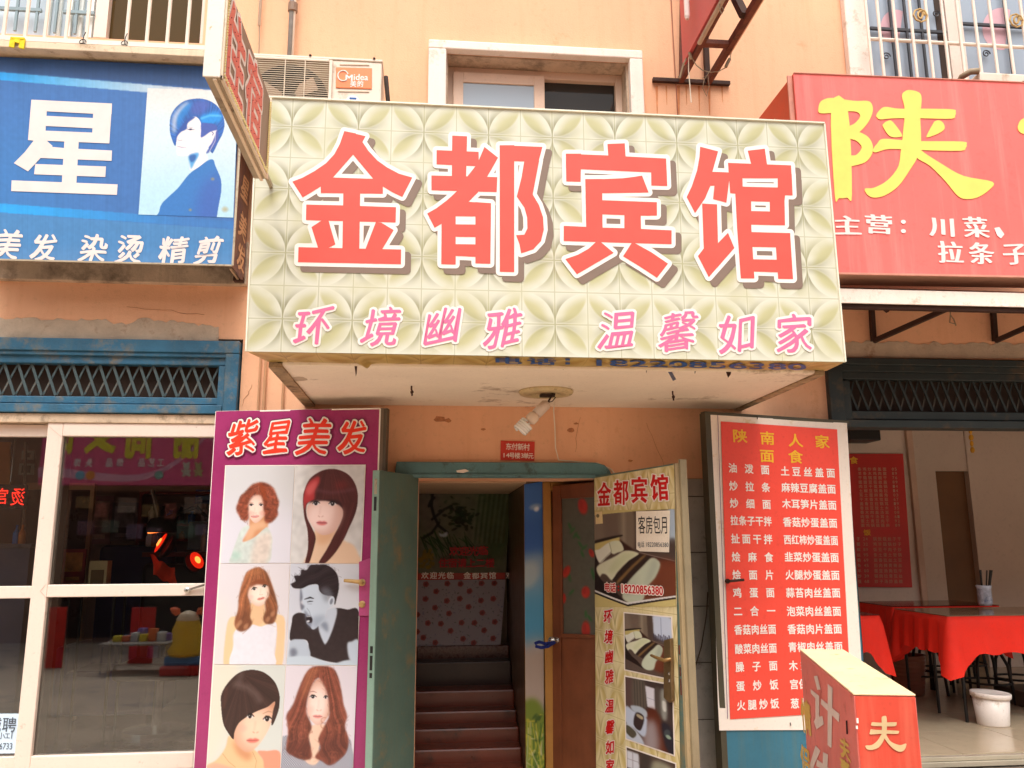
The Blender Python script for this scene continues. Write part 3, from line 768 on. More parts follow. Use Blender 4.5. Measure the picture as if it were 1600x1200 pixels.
def uvgrid(name, m, parent, P00, P10, P11, P01, uvs, nx=24, ny=12, label=None, wob=None):
    """quad TL TR BR BL with texture coordinates uvs, subdivided"""
    vs = []; at = []
    for j in range(ny + 1):
        for i in range(nx + 1):
            u, v = i / nx, j / ny
            p = P00 * (1 - u) * (1 - v) + P10 * u * (1 - v) + P11 * u * v + P01 * (1 - u) * v
            if wob: p = p + Vector(wob(u, v))
            vs.append(p)
            a = [uvs[0][k] * (1 - u) * (1 - v) + uvs[1][k] * u * (1 - v) + uvs[2][k] * u * v + uvs[3][k] * (1 - u) * v for k in (0, 1)]
            at.extend((a[0], a[1], 0))
    fs = [(j * (nx + 1) + i, (j + 1) * (nx + 1) + i, (j + 1) * (nx + 1) + i + 1, j * (nx + 1) + i + 1) for j in range(ny) for i in range(nx)]
    mb = MB(); mb.add(vs, fs); o = mb.build(name, m, parent, smooth=True, label=label)
    t = o.data.attributes.new('uvm', 'FLOAT_VECTOR', 'POINT'); t.data.foreach_set('vector', at); return o
nA, nB, nC = SP.at(456, 198), SP.at(560, 203), SP.at(451.5, 295)
pu = abs(nB.x - nA.x) / 2; pv = abs(nC.z - nA.z) / 2
uvof = lambda p: ((p.x - nA.x) / pu, (p.z - nA.z) / pv)
c00, c10, c11, c01 = Vector((sx0_, yf, sz1)), Vector((sx1_, yf, sz1)), Vector((sx1_, yf, sz0)), Vector((sx0_, yf, sz0))
c00 = ptl.copy(); c10 = ptr.copy(); c11 = pbr.copy(); c01 = pbl.copy()
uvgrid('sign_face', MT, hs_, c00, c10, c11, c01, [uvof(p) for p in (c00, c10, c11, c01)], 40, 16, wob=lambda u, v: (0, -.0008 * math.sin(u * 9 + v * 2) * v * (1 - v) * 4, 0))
# box behind, edge trims, underside skirt
yb_ = yslab - .01
MB().slab([c00 + Vector((0, .012, -.004)), c10 + Vector((0, .012, -.004)), c11 + Vector((0, .012, .03)), c01 + Vector((0, .012, .03))], (0, .2, 0)).build('box_frame', M_alu, hs_)
MB().bar(c00 + Vector((0, .0, .004)), c10 + Vector((0, 0, .004)), .02, .008).bar(c00, c01, .008, .016).bar(c10, c11, .008, .016).build('edge_trim', mat('pale_trim', (232, 226, 204), rough=.5, var=.1), hs_, bevel=.001)
s0 = Vector((sl.x - .03, yb_ + .02, sz0 + .01)); s1 = Vector((sr_.x + .04, yb_ + .02, sz0 + .01))
random.seed(8)
def sk(u, v):
    sag = -.016 * math.sin(u * 38) ** 2 * v * (1 - v) * 4 * (1 if .05 < u < .95 else .2)
    spike = -.03 * max(0, 1 - abs(u - .165) / .012) * v
    return (0, .006 * math.sin(u * 51 + 1) * v, sag * .8 + spike)
cb0 = c01 + Vector((.002, .004, 0)); cb1 = c11 + Vector((-.002, .004, 0))
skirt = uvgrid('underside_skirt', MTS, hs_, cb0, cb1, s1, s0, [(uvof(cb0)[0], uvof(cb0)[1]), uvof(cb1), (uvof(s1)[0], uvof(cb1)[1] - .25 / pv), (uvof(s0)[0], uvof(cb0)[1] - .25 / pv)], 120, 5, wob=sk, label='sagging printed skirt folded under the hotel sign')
KP = Plane((0, -1.3, sz0 - .008), (0, 0, -1))
it = line('电话', 790, 565, 838, 566.5, 40, 9) + [('18220856380', 1096, 571.5, 330, 10.5, .021)]
mb = MB()
put(mb, shape('电', pen=(.03, .02, .2)), KP, 793, 563.8, 44, 10, .018, 0, vd=Vector((0, -1)))
put(mb, shape('话', pen=(.03, .02, .2)), KP, 846, 564.8, 44, 10, .018, 0, vd=Vector((0, -1)))
for yy in (562, 568): put(mb, ([(0, 0), (1, 0), (1, 1), (0, 1)], [[0, 1, 2, 3]]), KP, 887, yy, 7, 3, 0, 0, vd=Vector((0, -1)))
put(mb, shape('18220856380', bold=.02), KP, 1096, 570.3, 326, 9.5, .021, 0, vd=Vector((0, -1)))
mb.build('phone_lettering', M_bluei, hs_)
# torn cloth tags and nails along the underside
for (px, py, w, h) in ((556, 576, 4, 12), (1010, 575, 2, 8), (1086, 576, 3, 8), (1138, 578, 12, 12), (880, 573, 3, 5), (1060, 574, 3, 6)):
    p = Plane((0, yb_ + .015, 0), (0, -1, 0)); a = [p.at(px - w / 2, py - 4), p.at(px + w / 2, py - 4), p.at(px + w * .3, py + h * .6), p.at(px, py + h)]
    MB().slab(a, (0, .004, 0)).build('torn_strip', M_rustdk, hs_)
MB().bar(PY(1042, 572, -1.15), PY(1054, 594, -1.15), .018, .004, up=(0, 1, 0)).build('loose_strip', mat('bluegrey_strip', (112, 116, 140), rough=.6), hs_)
for i, (px, py) in enumerate(((643, 603), (1051, 611))):
    p = PZ(px, py, czs)
    tag(MB().tube([p, p + Vector((0, 0, -.02)), p + Vector((.004, 0, -.03)), p + Vector((.004, .004, -.055))], .005, 6).lathe(p + Vector((.003, 0, -.045)), [(.004, 0), (.009, .006), (.009, .016), (.004, .02)], 8).build('hook', M_rustdk), 'small rusty hook in the canopy underside, ' + ('left of' if i == 0 else 'right of') + ' the bare lamp', 'hook', 'hooks in the canopy underside')

# the four large characters, each drawn stroke by stroke
A = dict(
 jin=[(440, 190, .21675), [(452,68),(535,85),(572,150),(515,238),(370,403),(282,515),(282,468),(230,500),(152,547),(78,432),(150,405),(240,355),(320,300),(380,235),(420,160)],
  [(452,68),(605,105),(583,147),(625,210),(690,280),(760,330),(845,375),(942,403),(870,543),(800,510),(730,468),(730,520),(660,412),(515,238),(452,150)],
  [(370,403),(660,412),(730,520),(282,515)], [(445,500),(567,505),(560,930),(438,930)], [(178,598),(445,604),(825,617),(822,727),(175,710)],
  [(215,760),(290,712),(338,712),(388,885),(335,912),(335,925),(268,925)], [(680,722),(718,728),(808,782),(728,915),(728,935),(600,930)],
  [(122,905),(862,922),(860,1028),(118,1013)]],
 du=[(660, 190, .21675), [(215,100),(322,106),(315,400),(212,400)], [(102,205),(405,218),(408,322),(102,308)], [(65,388),(540,400),(535,508),(65,495)],
  [(447,182),(545,260),(500,340),(462,405),(400,510),(330,580),(250,660),(140,735),(88,765),(35,662),(100,625),(180,565),(250,500),(320,400),(385,318),(408,275)],
  [(138,700),(240,600),(240,1030),(136,1028)], [(382,580),(495,588),(490,1025),(382,1022)], [(235,600),(330,578),(495,588),(492,685),(235,682)],
  [(235,740),(390,742),(390,832),(235,830)], [(235,883),(390,885),(390,975),(235,968)], [(557,170),(662,170),(662,1085),(558,1082)],
  [(557,170),(865,182),(837,290),(655,285)], [(735,280),(842,280),(795,525),(680,540),(715,400)],
  [(680,540),(795,525),(840,600),(870,690),(875,780),(855,860),(800,920),(712,950),(700,885),(675,818),(735,815),(757,770),(755,690),(735,620)]],
 bin_=[(870, 200, .21668), [(365,115),(490,110),(498,230),(373,225)], [(65,185),(373,198),(788,220),(790,325),(175,297),(66,290)], [(65,185),(175,185),(172,388),(68,385)],
  [(680,300),(788,218),(797,418),(682,415)], [(205,368),(327,368),(330,730),(212,725)], [(205,368),(340,368),(480,362),(560,352),(615,343),(662,465),(325,470)],
  [(320,520),(722,535),(722,632),(605,632),(487,628),(320,622)], [(487,600),(605,620),(608,750),(487,740)], [(50,705),(330,718),(487,722),(828,738),(828,838),(50,815)],
  [(285,818),(315,820),(410,900),(145,1055),(62,945),(150,915),(230,870)], [(540,828),(560,828),(680,895),(802,978),(722,1080),(600,1000),(478,925)]],
 guan=[(1060, 210, .20833), [(163,92),(298,127),(255,280),(250,330),(240,385),(200,480),(125,590),(62,470),(100,390),(140,270),(158,170)],
  [(245,280),(380,285),(382,340),(360,512),(260,485),(270,385),(235,385)], [(178,518),(290,525),(297,815),(372,738),(420,852),(228,1070),(147,912),(190,855)],
  [(520,122),(648,107),(668,245),(550,235)], [(372,213),(845,232),(850,330),(382,328)], [(372,213),(480,300),(484,450),(388,440)], [(745,300),(850,300),(857,458),(745,455)],
  [(388,440),(482,390),(545,400),(547,700),(570,1080),(468,1080),(440,700),(427,445)], [(478,392),(750,398),(800,458),(795,508),(478,500)],
  [(685,480),(795,450),(800,682),(687,680)], [(530,574),(690,578),(800,682),(535,676)], [(540,732),(838,740),(842,850),(540,843)], [(730,830),(838,740),(860,1085),(748,1083)],
  [(550,936),(745,940),(748,1035),(550,1028)]])
BIG = {k: zoomed(v[1:], *v[0]) for k, v in A.items()}
for k in ('jin', 'du', 'bin_', 'guan'):
    c = pxpoly(SP, M_bigred, 'character', hs_, BIG[k], lift=.0045)
    pxpoly(SP, M_wht, 'outline', c, BIG[k], lift=.0035, r=6.2)
    pxpoly(SP, M_shadow, 'drop_shade', c, [[(x + 9.5, y + 9.5) for x, y in p] for p in BIG[k]], lift=.0025, r=6.0)
sub = [('环', 490, 509), ('境', 596, 511), ('幽', 691, 509), ('雅', 786, 512), ('温', 965, 515), ('馨', 1060, 518), ('如', 1152, 520), ('家', 1241, 521)]
it = [(c, x, y, 58, 60, -.06) for c, x, y in sub]
BR = dict(shear=.16, warp=.028)
write_each(it, SP, M_pink, 'slogan_character', hs_, [(M_wht, .066, .0030, 'outline')], lift=.0045, thin=-.016, pen=(.040, .006, 2.45), **BR)

# ---- bare lamp under the canopy
p = PZ(853, 611, czs)
lamp = thing('ceiling_lamp', 'bare spiral bulb dangling on its cord from a round base under the canopy', 'lamp', p)
MB().lathe(p, [(.155, 0), (.158, -.008), (.15, -.02), (.09, -.024), (.085, -.014), (.03, -.012)], 28).build('lamp_base', mat('yellowed_base', (206, 184, 140), rough=.5, var=.2, vs=20, dirt=((120, 96, 62), 20, .4)), lamp, smooth=True)
MB().box(p.x - .035, p.x + .04, p.y - .02, p.y + .02, czs - .035, czs - .02).box(p.x + .03, p.x + .05, p.y - .03, p.y + .03, czs - .03, czs - .018).build('terminal_block', M_dark, lamp)
yl = p.y - .02
h0 = PY(856, 629, yl); h1 = PY(838, 647, yl); h2 = PY(826, 659, yl); h3 = PY(817, 668, yl)
MB().tube([p + Vector((.01, 0, -.02)), PY(861, 620, yl), h0], .006, 6).tube([p + Vector((.03, 0, -.02)), PY(868, 621, yl), PY(863, 627, yl), h0], .003, 6).build('cord', M_dark, lamp)
MB().tube([h0, h0.lerp(h1, .15), h1], [.018, .030, .030], 14).build('socket', mat('ivory_socket', (216, 196, 180), rough=.35, var=.05), lamp, smooth=True)
MB().tube([h1, h1.lerp(h2, .3), h1.lerp(h2, .8), h2], [.024, .034, .034, .020], 14).build('ballast', pw, lamp, smooth=True)
d = (h3 - h2).normalized(); u = d.orthogonal().normalized(); w = d.cross(u)
sp2 = [h2 + d * (.012 + .062 * i / 90) + (u * math.cos(i * .30) + w * math.sin(i * .30)) * .036 for i in range(91)]
MB().tube([h2 + u * .01, sp2[0]], .008, 6).tube(sp2, .0085, 7).tube([h2 - u * .01, h2 + d * .03 - u * .01], .008, 6).build('bulb', mat('bulb_glass', (252, 250, 240), rough=.15, var=0, spec=.6), lamp, smooth=True)
# wire from the lamp down the wall to the door
pts = [PZ(868, 618, czs - .005)] + [PY(x, y, -.012) for x, y in ((864, 640), (867, 668), (868, 700), (873, 719), (900, 721), (935, 724), (955, 733), (962, 742))]
pts[1] = PY(865, 641, -.02)
tag(MB().tube(pts, .0045, 6).build('lamp_cable', M_wire), 'white cable stapled down the wall from the lamp to the door head', 'cable')

# ---- red address plate
PP = planeY(-.006)
q = [PP.at(x, y) for x, y in ((782.5, 688.5), (835.5, 690), (835, 720), (782, 719))]
pt = MB().slab(q, (0, .006, 0)).build('address_plate', mat('plate_red', (222, 70, 56), rough=.35, var=.06, k=.85)); tag(pt, 'small red address plate with white writing above the hotel door', 'address plate')
write(line('东付新村', 795, 697.5, 823, 698.5, 9.5, 10.5), PP, M_wht, 'plate_lettering', pt, lift=.001, bold=.015)
write([('14', 791.5, 711.3, 9, 6.6)] + line('号楼', 800, 711.6, 808.5, 711.8, 8.6, 9) + [('3', 816, 711.8, 4.2, 6.6)] + line('单元', 822, 712, 829.5, 712.2, 8.0, 9), PP, M_wht, 'plate_lettering', pt, lift=.001, bold=.02)

# ================================================================== SIDE LIGHT BOX
XS = -.735
z0 = PX(417, 283, XS).z
yn = PX(345, 116, XS).y; yfr = PX(416, 281, XS).y
z0 = (PX(345, 117, XS).z + PX(415, 283, XS).z) / 2
th = .055
sb = thing('projecting_sign', 'narrow brown lightbox projecting over the street at the corner of the hotel sign', 'sign', (XS - th / 2, (yn + yfr) / 2, z0))
zt_ = z0 + .385
MB().box(XS - th, XS - .004, yn, yfr, z0, zt_).build('case', M_alu, sb, bevel=.006)
MB().box(XS - th - .004, XS + .0, yn - .006, yn, z0 + .0, zt_).build('front_strip', mat('white_strip', (232, 222, 208), rough=.4, var=.04, dirt=((190, 150, 90), 30, .05)), sb, bevel=.003)
MB().box(XS - .004, XS, yn + .006, yfr - .006, z0 + .012, zt_ - .01).build('face_panel', mat('taupe_panel', (146, 122, 102), rough=.5, var=.1, vs=6), sb)
MB().bar((XS + .001, yn, z0 + .006), (XS + .001, yfr, z0 + .006), .01, .012).bar((XS + .001, yn + .005, z0), (XS + .001, yn + .005, zt_), .012, .01).bar((XS + .001, yfr - .005, z0), (XS + .001, yfr - .005, zt_), .012, .01).bar((XS - .02, yn, z0 - .004), (XS - .02, yfr, z0 - .004), .012, .008).build('rim', mat('beige_rim', (226, 206, 178), rough=.4, var=.1), sb, bevel=.001)
LP = Plane((XS, 0, 0), (1, 0, 0))
def leds(pts, m, nm, r=.0045, X=XS + .006):
    mb = MB()
    for (y, z) in pts: mb.lathe((X, y, z), [(r, -.004), (r, 0), (r * .5, .004)], 6, axis=(1, 0, 0))
    return mb.build(nm, m, sb)
yy = np.linspace(yn + .022, yfr - .022, 46)
o = leds([(y, z0 + .026) for y in yy] + [(yn + .022, z) for z in np.linspace(z0 + .04, zt_ - .03, 32)] + [(yfr - .02, z) for z in np.linspace(z0 + .04, zt_ - .03, 32)], mat('cream_led', (240, 224, 160), rough=.3, var=0), 'led_border'); kind(o, 'stuff')
def sidechar(ch, yc_, zc, w, h):
    V, F = shape(ch, pen=(.035, .03, 0)); c = MB().add([(XS + .003, yc_ + (u - .5) * w, zc + (v - .5) * h) for u, v in V], F).build('character', mat('led_red', (226, 112, 98), rough=.5, var=.05), sb)
    V2, F2 = shape(ch, pen=(.035, .03, 0), grow=.055); MB().add([(XS + .002, yc_ + (u - .5) * w, zc + (v - .5) * h) for u, v in V2], F2).build('outline', M_wht, c)
    # diode dots sprinkled along the strokes
    V0, F0 = rawglyph(ch); P = []
    for f in F0:
        c0 = [sum(V0[i][k] for i in f) / len(f) for k in (0, 1)]; P.append(tuple(c0))
        for i in range(len(f)):
            a_, b_ = V0[f[i]], V0[f[(i + 1) % len(f)]]; n = int(math.hypot(a_[0] - b_[0], a_[1] - b_[1]) / .11)
            for j in range(n): t = (j + .5) / n; P.append((a_[0] + (b_[0] - a_[0]) * t, a_[1] + (b_[1] - a_[1]) * t))
    keep = []
    for p_ in P:
        if all((p_[0] - q_[0]) ** 2 + (p_[1] - q_[1]) ** 2 > .10 ** 2 for q_ in keep): keep.append(p_)
    mb = MB()
    for (u, v) in keep: mb.lathe((XS + .005, yc_ + (u - .5) * w, zc + (v - .5) * h), [(.0022, -.002), (.0022, 0), (.001, .002)], 5, axis=(1, 0, 0))
    kind(mb.build('diode', mat('dark_diode', (150, 60, 54), rough=.3, var=0), c), 'stuff')
zc = z0 + .222
a_, b_ = PX(351, 60, XS).y, PX(384, 60, XS).y; sidechar('住', (a_ + b_) / 2, zc - .03, (b_ - a_) * 1.0, .33)
a_, b_ = PX(388.5, 60, XS).y, PX(415, 60, XS).y; sidechar('宿', (a_ + b_) / 2, zc - .03, (b_ - a_) * .98, .32)
# bracket arm to the hotel sign
MB().box(XS - .05, XS - .035, yfr, yf + .01, z0 + .10, z0 + .12).build('arm', M_alu, sb)

# ================================================================== AIR CONDITIONER BEHIND THE SIGN
ya = -.42
a0 = PY(384, 90, ya); a1 = PY(597, 96, ya); azt = PY(500, 90, ya).z
ac = thing('air_conditioner', 'aged white outdoor air conditioner with orange badge standing behind the hotel sign', 'air conditioner', ((a0.x + a1.x) / 2, ya, azt - .56))
MB().box(a0.x, a1.x, ya, ya + .3, azt - .56, azt - .012).build('casing', M_acwhite, ac, bevel=.008)
MB().box(a0.x - .006, a1.x + .004, ya - .006, ya + .305, azt - .012, azt + .004).build('lid', M_acwhite, ac, bevel=.004)
gx0, gx1 = PY(384, 120, ya).x + .015, PY(514, 120, ya).x; gcx = PY(452, 150, ya).x; gcz = PY(452, 156, ya).z
MB().box(gx0, gx1, ya - .002, ya + .0, azt - .52, azt - .03).build('recess', mat('shade_brown', (150, 126, 98), rough=.8, var=.1), ac)
MB().lathe((gcx, ya - .004, gcz), [(.235, 0), (.235, .002), (.2, .0022)], 36, axis=(0, -1, 0)).build('fan_well', mat('fan_dark', (40, 30, 22), rough=.8), ac)
fb = MB()
for k in range(3):
    t0 = k * 2.094 + .5
    pts = [Vector((gcx + r * math.cos(t0 + s), ya - .008, gcz + r * math.sin(t0 + s))) for r, s in ((.05, -.25), (.19, -.1), (.21, .35), (.12, .55), (.05, .4))]
    fb.slab(pts, (0, .003, 0))
fb.build('fan_blade', mat('fan_plastic', (182, 156, 132), rough=.6), ac)
MB().lathe((gcx, ya - .008, gcz), [(.05, 0), (.045, .01), (.0, .012)], 16, axis=(0, -1, 0)).build('fan_hub', mat('fan_dark', (78, 62, 48)), ac)
z = azt - .035; mat('cream_wire', (206, 186, 160), rough=.4)
gm_ = bpy.data.meshes.new('grille_wire'); _g = MB().bar((gx0, 0, 0), (gx1, 0, 0), .0035); gm_.from_pydata(_g.v, [], _g.f); gm_.materials.append(_mc['cream_wire'])
while z > azt - .5:
    o = bpy.data.objects.new('grille_wire', gm_); COL.objects.link(o); o.location = (0, ya - .018, z); par(o, ac); z -= .0145
gv = MB()
for px in (446, 477): x = PY(px, 120, ya).x; gv.bar((x, ya - .021, azt - .5), (x, ya - .021, azt - .03), .006)
gv.build('grille_rib', _mc['cream_wire'], ac)
gp = MB()
for i, x in enumerate((gx1 + .012,)): gp.bar((x, ya - .012, azt - .52), (x, ya - .012, azt - .025), .02, .02)
gp.bar((gx0, ya - .012, azt - .026), (gx1, ya - .012, azt - .026), .014, .014)
gp.build('grille_frame', M_acwhite, ac, bevel=.003)
AP = planeY(ya)
bq = [AP.at(x, y, .006) for x, y in ((525, 104.5), (581, 106), (581, 139), (524.5, 137))]
badge = MB().slab(bq, (0, .006, 0)).build('badge', mat('badge_orange', (238, 130, 78), rough=.35, var=.03), ac, bevel=.004)
mb = MB(); put(mb, shape('idea', bold=.022), AP, 564, 120.5, 22, 9.5, .02, .0075); put(mb, shape('M', bold=.05), AP, 545.5, 121.5, 10, 9, .02, .0075)
for ch, x in (('美', 552), ('的', 563)): put(mb, shape(ch, bold=.02), AP, x, 130.8, 9.5, 9.5, .02, .0075)
mb.build('badge_lettering', M_wht, badge)
pts = [AP.at(536 + 8 * math.cos(t), 118.3 + 8 * math.sin(t), .008) for t in np.linspace(.6, 6.0, 26)]
MB().tube(pts, .004, 6).build('badge_emblem', M_wht, badge)
pts = [AP.at(551 + 11 * math.cos(t), 160 + 11 * math.sin(t), .004) for t in np.linspace(0, 6.28, 28)[:-1]]
st = MB().slab(pts, (0, .002, 0)).build('sticker', mat('sticker_white', (240, 246, 250), rough=.4), ac)
pxpoly(AP, M_bluei, 'sticker_print', st, [[(546, 152), (557, 152.4), (557, 160), (546, 160)]], lift=.0055)
for (x0, x1, y) in ((531, 577, 100.5), (528, 577, 142.3)):
    MB().bar(AP.at(x0, y, .003), AP.at(x1, y + .9, .003), .004, .006).build('groove', _mc['cream_wire'], ac)
for px in (485, 585): p = PY(px, 89, ya); MB().lathe((p.x, ya - .006, azt + .002), [(.008, 0), (.008, .01), (.003, .012)], 8).build('screw', M_dark, ac)
MB().tube([(a1.x + .02, ya + .1, azt - .05), (a1.x + .035, ya + .08, azt - .2), (a1.x + .05, ya + .1, azt - .35), (a1.x + .05, ya + .2, azt - .5)], .014, 8).build('hose', M_dark, ac, smooth=True)
MB().box(a0.x + .05, a0.x + .09, ya, 0, azt - .6, azt - .565).box(a1.x - .09, a1.x - .05, ya, 0, azt - .6, azt - .565).build('bracket', M_rust, ac)
# ================================================================== BLUE SALON SIGN
yB = PZ(362.7, 414.7, PY(383, 441, -.05).z).y
yB = max(-.5, min(-.3, yB))
BP = planeY(yB)
q_tl, q_tr, q_br, q_bl = BP.at(-60, 86), BP.at(373.5, 106), BP.at(363, 415), BP.at(-60, 402.5)
bs = thing('salon_sign', 'faded blue hair salon sign with a printed woman in profile', 'sign', (q_bl.x / 2 + q_br.x / 2, yB, q_br.z))
MB().slab([q_tl, q_tr, q_br, q_bl], (0, .012, 0)).build('face_panel', mat('blue_ink', (62, 124, 190), rough=.45, var=.1, vs=2), bs)
# colour fields of the print, plus the ledge shadow painted along its top
cv = Canvas(-60, 86, 375, 416, 300, 228, (62, 112, 182))
def band(pts, c, blur=0, op=1): cv.poly(pts, c, blur, op, smooth=False)
band([(-60, 60), (400, 80), (400, 128), (-60, 110)], (44, 78, 128), 2)  # top strip darkened as the window ledge's cast shadow
band([(-60, 109.5), (400, 129), (400, 420), (-60, 420)], (64, 112, 176), 0)
band([(-60, 200), (120, 200), (120, 420), (-60, 420)], (62, 122, 186), 60)
f = np.clip((cv.X) / 300, 0, 1)
m = cv.mask([(-60, 109.5), (400, 130), (400, 143), (-60, 123)], 0, False)
cv.a = cv.a * (1 - m[..., None]) + m[..., None] * ((1 - f)[..., None] * np.array([40, 160, 236]) + f[..., None] * np.array([224, 216, 214]))
m = cv.mask([(-60, 326), (400, 346), (400, 358), (-60, 341)], 0, False); fo = (m * (1 - np.clip((cv.X - 40) / 300, 0, .85)))
cv.put(fo, (44, 160, 232))
band([(-60, 341), (400, 359), (400, 420), (-60, 420)], (72, 130, 184), 0)
band([(-60, 395), (400, 404), (400, 425), (-60, 425)], (92, 140, 190), 8, .6)
cv.strands(np.ones_like(cv.X), cv.X * .35, .05, 3); cv.speck(np.ones_like(cv.X), .04, 2, 5)
cv.build('printed_shaded_field', bs, BP, [(-60, 86), (373.5, 106), (363, 415), (-60, 402.5)], lift=.001, mt=paintmat('faded_vinyl', .5, .3, .08))
# woman print
z7 = lambda x, y: (210 + x * .17914, 130 + y * .17914)
cv = Canvas(30, 40, 900, 1180, 200, 262, (210, 226, 230))
cv.poly([(0, 0), (950, 0), (950, 240), (0, 210)], (226, 222, 216), 60, .8); cv.poly([(0, 800), (900, 800), (900, 1300), (0, 1300)], (176, 218, 236), 160, .8)
hair = [(262, 350), (270, 280), (310, 210), (380, 150), (460, 125), (550, 118), (640, 140), (715, 190), (765, 270), (782, 350), (768, 430), (730, 510), (690, 600), (672, 610), (640, 560), (600, 480), (560, 440), (500, 470), (430, 430), (370, 440), (340, 490), (328, 560), (300, 520), (270, 440)]
m = cv.poly(hair, (44, 96, 172))
cv.strands(m, np.arctan2(cv.Y - 560, cv.X - 520) * 26 + np.hypot(cv.X - 520, cv.Y - 300) * .02, .35, 2)
cv.poly([(285, 300), (340, 210), (400, 160), (440, 170), (370, 250), (330, 340), (320, 440), (290, 420)], (206, 208, 222), 14, .8, clip=m)
cv.poly([(330, 300), (400, 190), (470, 160), (440, 230), (380, 320), (350, 400)], (40, 130, 206), 10, .8, clip=m)
cv.poly([(545, 290), (620, 250), (700, 230), (750, 270), (740, 320), (660, 345), (590, 360)], (30, 150, 230), 12, .85, clip=m)
cv.stroke([(560, 300), (640, 270), (740, 270)], 20, (110, 200, 246), .6, 16, clip=m)
cv.poly([(470, 160), (560, 130), (640, 160), (600, 230), (520, 270), (460, 250)], (92, 96, 176), 16, .6, clip=m)
skin = (244, 232, 230)
cv.poly([(500, 285), (545, 320), (566, 385), (568, 470), (640, 420), (700, 395), (715, 420), (690, 500), (640, 560), (615, 620), (640, 660), (560, 740), (480, 775), (470, 700), (455, 645), (400, 650), (352, 640), (345, 590), (340, 560), (335, 515), (336, 480), (372, 430), (410, 408), (430, 350), (460, 300)], skin, 2)
cv.poly([(460, 642), (540, 612), (552, 640), (520, 700), (488, 762), (474, 720)], (60, 150, 216), 7, .85); cv.poly([(462, 645), (525, 634), (518, 680), (484, 700)], (44, 84, 156), 6, .8)
cv.poly([(560, 350), (600, 340), (690, 350), (715, 395), (650, 420), (568, 475), (562, 420)], (70, 92, 170), 3)
cv.poly([(712, 400), (730, 470), (690, 560), (655, 600), (620, 615), (660, 540), (690, 470)], (76, 92, 168), 4)
cv.stroke([(665, 420), (680, 432), (672, 450)], 7, (70, 90, 150)); cv.stroke([(700, 430), (700, 500), (650, 600)], 5, (236, 232, 236), .8)
cv.poly([(335, 520), (340, 470), (372, 430), (425, 400), (430, 350), (500, 290), (440, 300), (380, 370), (330, 460)], (52, 84, 160), 4)
cv.stroke([(428, 402), (455, 408), (500, 404)], [3, 9, 2], (60, 70, 120)); cv.stroke([(440, 384), (480, 388)], 4, (110, 120, 160), .7); cv.stroke([(455, 402), (470, 402)], 10, (40, 44, 70))
cv.stroke([(350, 505), (366, 510), (388, 505)], 4, (130, 130, 160)); cv.stroke([(348, 562), (385, 570), (428, 570)], [5, 7, 3], (160, 150, 186))
m = cv.poly([(216, 1150), (235, 1080), (300, 1010), (380, 930), (470, 810), (560, 740), (640, 680), (690, 672), (715, 730), (768, 840), (778, 950), (760, 1080), (748, 1185), (748, 1240), (216, 1240)], (56, 120, 190), 0)
cv.poly([(600, 900), (780, 800), (800, 1180), (560, 1180)], (66, 96, 176), 50, .7, clip=m)
for cx, cyy, r in ((693, 845, 16), (500, 1125, 14), (820, 1110, 26)): cv.ell(cx, cyy, r, r * .8, (176, 150, 96), 0, 1.2, .6)
cv.speck(np.ones_like(cv.X), .035, 2, 1)
cv.build('printed_portrait', bs, BP, [z7(115, 42), z7(905, 75), z7(862, 1172), z7(36, 1145)], lift=.0025, mt=_mc['faded_vinyl'], label='printed profile of a woman with short blue hair')
xing = [[(140,445),(212,448),(200,628),(125,625)], [(418,458),(500,462),(488,640),(410,637)], [(140,445),(500,462),(498,510),(420,508),(210,497),(138,495)],
 [(205,517),(420,527),(417,573),(200,562)], [(198,583),(414,592),(488,640),(125,625)], [(125,625),(200,620),(235,652),(205,680),(125,765),(62,728),(110,680),(150,628)],
 [(288,620),(352,620),(340,835),(275,832)], [(215,654),(300,662),(500,672),(498,718),(175,705)], [(158,732),(473,743),(470,790),(152,778)], [(52,805),(525,823),(522,870),(50,853)]]
M_bone = ink('bone', (240, 224, 218), k=.86)
pxpoly(BP, M_bone, 'character', bs, zoomed(xing, 0, 0, .35), lift=.0035)
pn = dict(thin=-.012, pen=(.05, .014, 2.4), shear=.16, warp=.03)
write_each([('美', 12, 382, 42, 46, .03), ('发', 69, 386, 40, 42, .03), ('染', 146, 388, 42, 42, .03), ('烫', 203, 389, 42, 44, .03), ('精', 272, 390, 44, 42, .03), ('剪', 326, 391, 40, 42, .03)], BP, M_bone, 'small_character', bs, lift=.0035, **pn)
# side face
xS = q_br.x
MB().slab([(xS, yB, q_br.z), (xS, -.052, q_br.z), (xS, -.052, q_tr.z), (xS, yB, q_tr.z)], (-.012, 0, 0)).build('side_panel', mat('side_brown', (120, 92, 78), rough=.55, var=.2, vs=6, dirt=((64, 60, 80), 6, .5)), bs)
MB().bar((xS + .002, yB, q_br.z), (xS + .002, yB, q_tr.z), .012, .012).bar((xS, yB, q_br.z), (q_bl.x, yB, q_br.z - .002), .012, .01).build('edge_trim', M_alu, bs)
LPB = Plane((xS, 0, 0), (1, 0, 0))
for ch, zz in (('紫', .82), ('星', .55), ('美', .30), ('发', .10)):
    V, F = shape(ch, **pn); zc_ = q_br.z + zz + .02
    MB().add([(xS + .003, yB + .19 + (u - .5) * .2, zc_ + (v - .5) * .17) for u, v in V], F).build('side_lettering', mat('tan_ink', (206, 170, 130), rough=.5), bs)
MB().bar((xS - .02, yB + .03, q_br.z - .004), (xS - .03, -.06, PY(383, 441, -.06).z + .01), .012).build('stay', M_alu, bs)
p = PY(374, 438, -.06); MB().box(p.x - .03, p.x + .03, -.1, -.05, p.z - .014, p.z + .014).build('bracket', M_rustdk, bs, bevel=.002)
